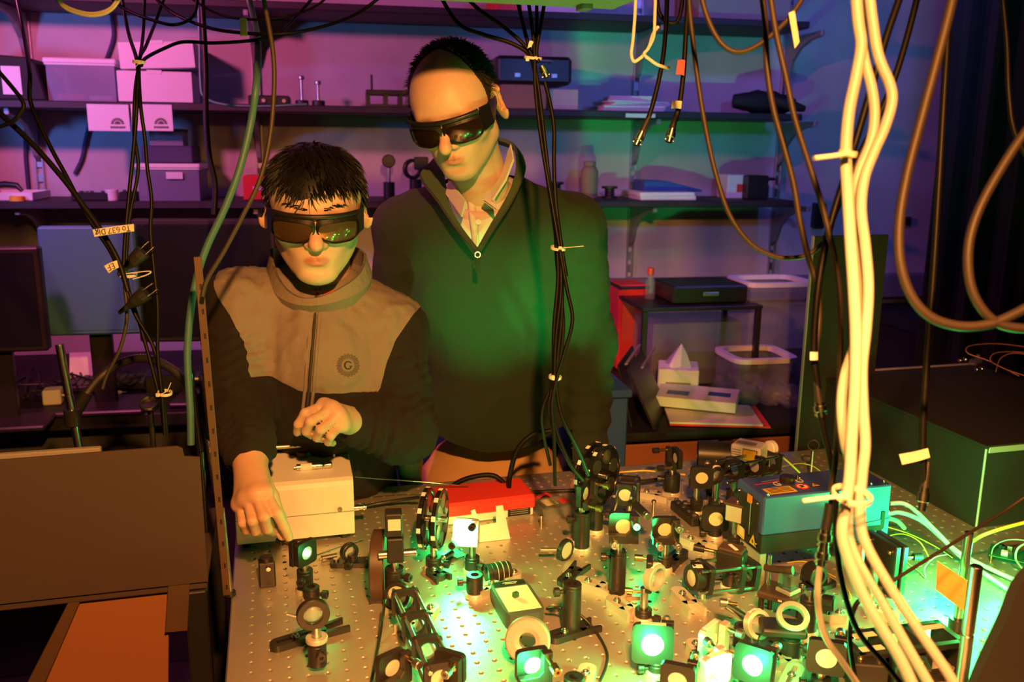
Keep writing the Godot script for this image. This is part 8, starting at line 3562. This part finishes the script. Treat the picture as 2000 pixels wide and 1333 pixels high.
func flag(label: String, quad: Array, d: float, m: Material, text := "", tsize := 0.012, flip := false):
	# paper or tape flag folded on a cable, four pixel corners
	var p := []
	for q in quad:
		p.append(pt(q[0], q[1], q[2] if q.size() > 2 else d))
	var c: Vector3 = (p[0] + p[1] + p[2] + p[3]) * 0.25
	var t := thing("cable_flag", label, "label", c)
	var b := MB.new()
	for i in 4:
		p[i] -= c
	var nn: Vector3 = (p[1] - p[0]).cross(p[3] - p[0]).normalized()
	if nn.z < 0:
		nn = -nn
	var th := 0.0007
	# gently curved over eight strips
	var m8 := 8
	for i in m8:
		var f0 := i / float(m8)
		var f1 := (i + 1) / float(m8)
		var w0 := nn * 0.0025 * sin(f0 * PI)
		var w1 := nn * 0.0025 * sin(f1 * PI)
		var a: Vector3 = p[0].lerp(p[1], f0) + w0
		var e: Vector3 = p[0].lerp(p[1], f1) + w1
		var g: Vector3 = p[3].lerp(p[2], f1) + w1
		var h: Vector3 = p[3].lerp(p[2], f0) + w0
		b.flat(a + nn * th, e + nn * th, g + nn * th, h + nn * th, nn)
		b.flat(a - nn * th, e - nn * th, g - nn * th, h - nn * th, -nn)
		b.flat(a + nn * th, e + nn * th, e - nn * th, a - nn * th, (p[0] - p[3]).normalized())
		b.flat(h + nn * th, g + nn * th, g - nn * th, h - nn * th, (p[3] - p[0]).normalized())
	b.flat(p[0] + nn * th, p[3] + nn * th, p[3] - nn * th, p[0] - nn * th, (p[0] - p[1]).normalized())
	b.flat(p[1] + nn * th, p[2] + nn * th, p[2] - nn * th, p[1] - nn * th, (p[1] - p[0]).normalized())
	part("flag", b, m, t)
	if text != "":
		var x: Vector3 = (p[1] - p[0]).normalized()
		if flip:
			x = -x
		var y := nn.cross(x)
		text_part("lettering", text, tsize, M.text_dark, t, Transform3D(Basis(x, y, nn), nn * 0.0036))

func cables():
	mat("nickel", Color(0.70, 0.66, 0.58), 0.22, 1.0)
	mat("cable_black", Color(0.006, 0.0055, 0.0055), 0.45).metallic_specular = 0.3
	mat("cable_brown", Color(0.036, 0.023, 0.017), 0.55)
	mat("cable_teal", Color(0.055, 0.16, 0.18), 0.5)
	mat("cable_cream", Color(0.70, 0.62, 0.48), 0.5)
	
	mat("cord", Color(0.82, 0.76, 0.64), 0.9)
	mat("nylon", Color(0.75, 0.72, 0.62), 0.5)
	mat("masking", Color(0.74, 0.68, 0.52), 0.8)
	var K: Material = M.cable_black
	# ---- left bundle
	cable("cable", "black cable of the left bundle, entering at its upper left corner", [[232, -40], [250, 60], [268, 122], [268, 190], [262, 280], [252, 380], [244, 470], [243, 545], [262, 610], [300, 680], [318, 768], [326, 850]], 1.445, 0.0032, K)
	cable("cable", "black cable of the left bundle, straight down from the top", [[284, -40], [280, 60], [272, 122], [264, 180], [262, 260], [270, 330], [254, 420], [247, 500], [250, 560], [275, 640], [310, 770], [322, 850]], 1.450, 0.0030, K)
	cable("cable", "black cable of the left bundle, coming in from its upper right", [[330, -30], [305, 40], [285, 90], [272, 120], [274, 200], [283, 270], [288, 330], [296, 390], [294, 450], [300, 520], [308, 600], [308, 690], [316, 770], [322, 850]], 1.440, 0.0030, K)
	cable("cable", "black cable crossing from the left bundle to the upper right", [[276, 128], [284, 114], [320, 95], [358, 82], [420, 84], [500, 78], [545, 65], [590, 20], [640, -40]], 1.445, 0.0030, K)
	cable("cable", "black cable sagging across the top left from the corner to the tall man", [[180, -40], [240, 15], [300, 40], [345, 48], [380, 28], [386, -20]], 1.395, 0.0030, K)
	cable("cable", "long black cable sagging across the top between the two shelves", [[270, -40], [330, 20], [400, 52], [470, 64], [550, 66], [630, 52], [700, 25], [760, -20]], 1.415, 0.0032, K)
	cable("cable", "thin black cable sagging higher across the top left", [[350, -20], [420, 25], [490, 38], [560, 32], [620, 10], [660, -30]], 1.430, 0.0024, K)
	cable("cable", "thick black cable running diagonally down from the left edge", [[-60, 170], [0, 222], [60, 278], [120, 345], [165, 405], [200, 455], [232, 512], [250, 570]], 1.280, 0.0040, K)
	cable("cable", "black cable curving down to the diagonal pair at the left", [[25, -40], [45, 60], [58, 140], [60, 200], [95, 280], [130, 345], [175, 430], [215, 490], [246, 555]], 1.470, 0.0034, K)
	cable("cable", "black cable curling out at the left edge below the bin", [[-30, 110], [15, 160], [45, 200], [40, 220], [20, 240], [-30, 256]], 1.250, 0.0030, K)
	cable("cable", "thin black cable dropping from the left bundle to the metal hose", [[243, 560], [248, 620], [235, 680], [210, 730], [200, 760]], 1.435, 0.0028, M.cable_brown)
	cable("cable", "black cable hanging straight between the shelves left of the young man", [[392, -40], [398, 60], [402, 140], [402, 220], [408, 300], [420, 360], [418, 420]], 2.2, 0.007, K)
	cable("cable", "dark cord hanging beside the straight black cable left of the young man", [[386, -40], [390, 80], [392, 160], [400, 190], [440, 205], [520, 208], [600, 204]], 2.25, 0.0035, M.cable_teal)
	cable("cable", "teal cable curving down left of the young man", [[476, -40], [494, 30], [503, 80], [502, 150], [490, 240], [468, 330], [440, 405], [405, 480], [385, 540], [372, 610], [366, 690], [369, 760], [372, 812], [373, 870]], 1.470, 0.0062, M.cable_teal)
	cable("cable", "thin brown cable curving down beside the teal one", [[508, -40], [523, 40], [534, 110], [535, 180], [527, 270], [508, 350], [475, 420], [438, 490], [405, 545], [395, 580]], 1.290, 0.0034, M.cable_brown)
	for q in [[0.0, "outer cream cable looping at the top left corner"], [5.0, "inner cream cable looping at the top left corner"]]:
		cable("cable", q[1], [[98 + q[0], -30], [120, 10 - q[0]], [150, 26 - q[0]], [184, 31 - q[0]], [214, 22 - q[0]], [234 - q[0], -4], [236, -40]], 1.230, 0.0020, M.cable_cream)
	# wires on the back wall
	for qq in [["behind the clear box on the middle shelf", [[218, 30], [222, 70], [212, 105], [206, 120]]], ["below the hanging white cards", [[176, 236], [166, 280], [160, 310], [146, 340]]], ["at the far left over the white tray", [[52, 250], [50, 300], [56, 370]]]]:
		var q = qq[1]
		var c := []
		for w in q:
			c.append(on_wall(w[0], w[1], 0.012))
		var b := MB.new()
		b.tube(smooth_path(c, 5), 0.007, 8)
		solo("wall_cable", b, M.navy_box, "dark blue cord on the wall, " + qq[0], "cable", Vector3.ZERO, 0.0, "cords on the wall between the shelves")
	# plugs hanging in the left bundle
	var plug := func(label: String, px: Array, d: float):
		var a := pt(px[0], px[1], d)
		var e := pt(px[2], px[3], d)
		var t := thing("power_plug", label, "plug", a)
		var dir := (e - a).normalized()
		var b := MB.new()
		b.lathe([Vector2(0.003, -0.03), Vector2(0.005, -0.012), Vector2(0.010, 0.0), Vector2(0.012, 0.014), Vector2(0.012, 0.024), Vector2(0, 0.024)], Vector3.ZERO, dir, 12)
		part("body", b, M.rubber, t)
		var fr := MB.frame(dir)
		for s in [-1.0, 1.0]:
			b = MB.new()
			b.box(dir * 0.033 + fr.x * s * 0.006, Vector3(0.0015, 0.018, 0.006), 0.0003, MB.frame(dir))
			part("prong", b, M.nickel, t)
	plug.call("black power plug with bright prongs in the left bundle", [258, 512, 280, 492], 1.415)
	plug.call("black plug hanging lower in the left bundle", [262, 590, 281, 576], 1.415)
	flag("white flag lettered To 637 Dig on the left cable bundle", [[261, 438], [181, 449], [185, 463], [262, 452]], 1.255, M.masking, "To 637 Dig", 0.0105)
	flag("small white flag lettered EF on the left cable bundle", [[228, 509], [204, 520], [213, 534], [232, 523]], 1.270, M.masking, "EF", 0.011)
	flag("pale tape flag on the cable at the top left", [[468, 36], [482, 37], [483, 73], [470, 72]], 1.395, M.masking)
	tie("white cable tie with looped tail round the left bundle", [[240, 536], [262, 533], [292, 530], [290, 536], [260, 546]], 1.430, 0.0020, [249, 536, 0.013], M.nylon)
	tie("small white cable tie high on the left bundle", [[272, 122], [264, 132]], 1.445, 0.0010, [271, 121, 0.008], M.nylon)
	tie("white cable tie near the foot of the left bundle", [[308, 772], [325, 765], [334, 748]], 1.445, 0.0014, [322, 768, 0.010], M.nylon)
	# ---- centre bundle in front of the tall man
	var D := 1.46
	cable("cable", "black cable of the centre bundle, entering from the far left at the top", [[848, -40], [870, 10], [900, 50], [945, 68], [1000, 85], [1034, 108], [1046, 150], [1054, 230], [1068, 340], [1084, 450], [1090, 540], [1082, 640], [1081, 740], [1072, 800], [1090, 860], [1120, 915]], D, 0.0034, K)
	cable("cable", "black cable of the centre bundle, entering above the tall man's head", [[880, -40], [930, 14], [980, 50], [1020, 84], [1040, 112], [1050, 160], [1060, 240], [1073, 350], [1090, 460], [1096, 560], [1086, 660], [1083, 740], [1082, 820], [1110, 900], [1140, 940]], D - 0.006, 0.0032, K)
	cable("cable", "black cable of the centre bundle, first of those hanging from the rack", [[1008, -10], [1022, 50], [1038, 112], [1052, 190], [1062, 290], [1080, 400], [1094, 500], [1098, 600], [1090, 690], [1086, 740], [1096, 810], [1130, 880], [1150, 930]], D + 0.006, 0.0032, K)
	cable("cable", "black cable of the centre bundle, second of those hanging from the rack", [[1030, -10], [1040, 60], [1044, 112], [1046, 180], [1058, 280], [1075, 380], [1092, 480], [1106, 560], [1118, 625], [1102, 690], [1088, 738], [1078, 790], [1082, 850], [1084, 950]], D - 0.010, 0.0032, K)
	cable("cable", "black cable of the centre bundle, third of those hanging from the rack", [[1048, -10], [1048, 60], [1042, 112], [1056, 200], [1066, 310], [1082, 420], [1088, 520], [1100, 620], [1096, 690], [1084, 738], [1060, 800], [1062, 850], [1075, 910]], D + 0.010, 0.0030, K)
	cable("cable", "black cable of the centre bundle, ending in a coax connector by the head", [[1066, -10], [1056, 50], [1048, 100], [1052, 122]], D - 0.008, 0.0032, K)
	bnc("coax connector at the end of a short cable in the centre bundle", 1058, 130, 1068, 152, D - 0.01, false)
	cable("cable", "black cable bowed out right of the centre bundle beside the tall man", [[1064, 160], [1074, 200], [1082, 250], [1082, 320], [1086, 400], [1098, 490], [1106, 540]], D, 0.0034, K)
	tie("beige cable tie at the top of the centre bundle", [[1030, 116], [1048, 110]], D, 0.0012, [1041, 113, 0.013], M.nylon)
	tie("beige cable tie with long tail across the tall man's chest", [[1094, 485], [1115, 483], [1140, 481]], D, 0.0014, [1090, 485, 0.011], M.nylon)
	tie("beige cable tie with a forked tail low on the centre bundle", [[1080, 737], [1090, 742], [1090, 745]], D, 0.0014, [1084, 737, 0.009], M.nylon)
	flag("pale tape flag on the centre bundle above the tie", [[1034, 80], [1042, 82], [1038, 92], [1030, 95]], D - 0.02, M.paper)
	cable("cable", "black cable looping on the table behind the red box", [[1076, 842, 1.75], [1040, 850, 1.75], [1010, 880, 1.75], [996, 930, 1.76], [994, 960, 1.78]], 1.75, 0.005, K)
	cable("cable", "thick black cable arching over behind the red box", [[870, 960, 1.80], [900, 940, 1.80], [935, 930, 1.80], [965, 930, 1.80], [985, 945, 1.80]], 1.8, 0.005, K)
	# ---- hanging coax and cord at top centre
	cable("cable", "black coax cable hanging left of the red-taped one, tip lit green", [[1304, -40], [1300, 60], [1292, 130], [1276, 200], [1262, 242]], 1.3, 0.0034, K)
	bnc("bright coax connector lit green at the left hanging cable", 1254, 258, 1242, 284, 1.3)
	cable("cable", "black coax cable hanging with a red tape flag", [[1346, -40], [1340, 60], [1335, 140], [1328, 200], [1320, 236]], 1.3, 0.0036, K)
	bnc("brass coax connector below the white flag of the red-taped cable", 1313, 252, 1306, 278, 1.3)
	flag("red tape flag on the hanging coax cable", [[1324, 118], [1338, 118], [1336, 148], [1320, 146]], 1.29, M.red)
	flag("small white flag above the brass coax connector", [[1313, 198], [1332, 198], [1330, 213], [1311, 212]], 1.29, M.masking)
	cable("cord", "white cord loop with a knot hanging from the rack", [[1243, -40], [1240, 30], [1236, 80], [1233, 105], [1238, 120], [1250, 114], [1258, 106], [1268, 90], [1276, 65], [1286, 52]], 1.3, 0.0024, M.cord)
	cable("cord", "white cord tied to the loop, its free end hanging right", [[1281, -40], [1279, 30], [1277, 70], [1266, 95], [1258, 106], [1270, 117], [1285, 127], [1308, 134]], 1.295, 0.0024, M.cord)
	cable("cable", "black cable loop at the top right of the cord", [[1282, -40], [1286, 20], [1302, 42], [1320, 44], [1330, 20], [1336, -40]], 1.34, 0.0032, K)
	# ---- brown cables at the right
	var B: Material = M.cable_brown
	cable("cable", "long thin brown cable sweeping down to the tall black panel", [[1342, -40], [1350, 50], [1362, 150], [1378, 250], [1398, 340], [1425, 420], [1465, 475], [1510, 500], [1548, 504], [1582, 496], [1612, 470]], 1.1, 0.0030, B)
	cable("cable", "brown cable sagging at the top with a beige paper flag", [[1362, -40], [1380, 30], [1405, 80], [1435, 101], [1468, 95], [1510, 66], [1548, 26], [1590, -40]], 1.0, 0.0030, B)
	flag("beige crumpled paper flag on the sagging brown cable", [[1540, 26], [1552, 22], [1561, 82], [1552, 95]], 0.99, M.masking)
	cable("cable", "brown cable hanging left of the pair before the panel", [[1484, -40], [1494, 40], [1498, 130], [1510, 210], [1532, 290], [1550, 360], [1562, 430], [1578, 500], [1596, 560], [1600, 620], [1592, 690]], 1.0, 0.0034, B)
	cable("cable", "brown cable hanging right of the pair before the panel", [[1500, -40], [1515, 60], [1535, 150], [1552, 230], [1580, 320], [1605, 400], [1620, 460], [1636, 540], [1642, 640], [1638, 780], [1632, 900], [1622, 960]], 0.95, 0.0032, B)
	cable("cable", "dark cable crossing diagonally behind the white cables to a coax connector", [[1770, -40], [1735, 60], [1708, 150], [1682, 240], [1655, 330], [1630, 410], [1612, 480], [1598, 560], [1591, 640], [1590, 700], [1596, 750], [1600, 785]], 0.98, 0.0040, K)
	cable("cable", "second dark cable crossing diagonally behind the white cables", [[1800, -40], [1775, 60], [1748, 150], [1715, 230], [1680, 300], [1650, 370], [1625, 430], [1612, 470]], 1.05, 0.0038, K)
	flag("small white tag on the cable before the tall panel", [[1582, 688], [1597, 688], [1597, 704], [1582, 704]], 0.97, M.white)
	bnc("nickel coax connector hanging before the tall panel", 1600, 786, 1604, 815, 0.98)
	cable("cable", "green-lit cable going down from the nickel coax connector", [[1604, 815], [1610, 850], [1620, 890], [1628, 940], [1624, 985]], 0.98, 0.0034, K)
	# ---- thick white cables, near the lens
	var W: Material = M.cable_white
	cable("white_cable", "thick white cable, the left strand from top to bottom", [[1668, -60], [1676, 40], [1682, 90], [1672, 150], [1658, 220], [1652, 300], [1656, 380], [1662, 480], [1668, 570], [1672, 660], [1670, 760], [1664, 850], [1660, 930], [1650, 1000], [1646, 1050], [1664, 1110], [1700, 1190], [1760, 1290], [1800, 1380]], 0.80, 0.0052, W)
	cable("white_cable", "thick white cable, the right strand bulging out at the top", [[1692, -60], [1704, 40], [1716, 110], [1738, 165], [1742, 200], [1728, 250], [1706, 300], [1688, 350], [1682, 410], [1690, 480], [1696, 560], [1692, 640], [1684, 720], [1686, 800], [1690, 870], [1684, 930], [1680, 1000], [1690, 1060], [1740, 1150], [1800, 1240], [1860, 1330], [1890, 1400]], 0.815, 0.0048, W)
	cable("white_cable", "thick white cable, the middle strand crossing at the top", [[1680, -60], [1683, 60], [1690, 120], [1704, 180], [1708, 230], [1700, 280], [1680, 330], [1672, 370], [1676, 430], [1684, 520], [1688, 610], [1672, 670], [1652, 730], [1644, 790], [1650, 860], [1660, 900], [1668, 960], [1656, 1020], [1668, 1080], [1720, 1170], [1770, 1260], [1840, 1380]], 0.83, 0.0048, W)
	tie("wide pale tape flag round the white cables, high", [[1655, 300, 0.785], [1625, 305, 0.785], [1590, 309, 0.785]], 0.80, 0.0046, [1656, 300, 0.0065], M.masking)
	tie("white cable tie with long tails round the white cables, low", [[1652, 970, 0.775], [1620, 972, 0.775], [1568, 979, 0.775]], 0.80, 0.0030, [1664, 968, 0.016], M.nylon)
	cable("thin_cable", "dark cable hanging in front of the blue laser head to a chain of coax adapters", [[1622, 985], [1618, 1010], [1612, 1040]], 0.94, 0.0055, M.rubber)
	bnc("coax adapter chain before the blue laser head, upper adapter", 1613, 1035, 1608, 1072, 0.94, false)
	bnc("coax adapter chain before the blue laser head, lower adapter", 1608, 1072, 1603, 1105, 0.94, false)
	cable("white_cable", "pale thin cable curving from the coax adapters to the lower edge", [[1602, 1105], [1597, 1150], [1600, 1200], [1615, 1250], [1650, 1300], [1690, 1360]], 0.94, 0.0034, W)
	cable("cable", "green-lit dark cable curving down right of the coax adapters", [[1634, 960], [1632, 1020], [1638, 1100], [1655, 1180], [1680, 1240], [1730, 1300], [1770, 1350]], 0.92, 0.0030, K)
	cable("cable", "green-lit dark cable curling back up at the lower right", [[1690, 1160], [1668, 1190], [1660, 1240], [1664, 1290], [1676, 1350]], 0.98, 0.0026, K)
	# ---- brown loops at the far right
	cable("cable", "brown cable in a wide loop at the right, the larger loop", [[1872, -60], [1855, 20], [1832, 110], [1800, 230], [1772, 340], [1757, 430], [1758, 510], [1778, 575], [1815, 618], [1870, 637], [1930, 634], [1985, 612], [2040, 580]], 0.85, 0.0048, B)
	cable("cable", "brown cable in a loop at the right edge, the smaller loop", [[2060, 190], [2005, 255], [1955, 330], [1912, 410], [1892, 480], [1894, 550], [1915, 600], [1950, 632], [2000, 642], [2060, 640]], 0.85, 0.0046, B)
	cable("cable", "dark cable hanging straight at the right with a pale flag", [[1860, -60], [1846, 150], [1836, 320], [1824, 520], [1812, 680], [1804, 800], [1802, 880], [1806, 950]], 1.05, 0.0042, K)
	cable("cable", "thin dark cable over the curtain at the far right", [[1952, -60], [1966, 80], [1970, 180], [1982, 260], [2020, 330]], 1.0, 0.0030, K)
	flag("pale curved flag on the straight dark cable at the right", [[1756, 888], [1812, 876], [1816, 894], [1762, 908]], 1.04, M.masking)
	bnc("greenish coax connector at the foot of the straight dark cable", 1806, 952, 1799, 998, 1.05)
	cable("thin_cable", "thin brown wire crossing the enclosure to the right edge", [[2040, 945, 1.2], [1960, 1000, 1.2], [1880, 1050, 1.15], [1800, 1100, 1.1], [1720, 1150, 1.05]], 1.1, 0.0022, B)
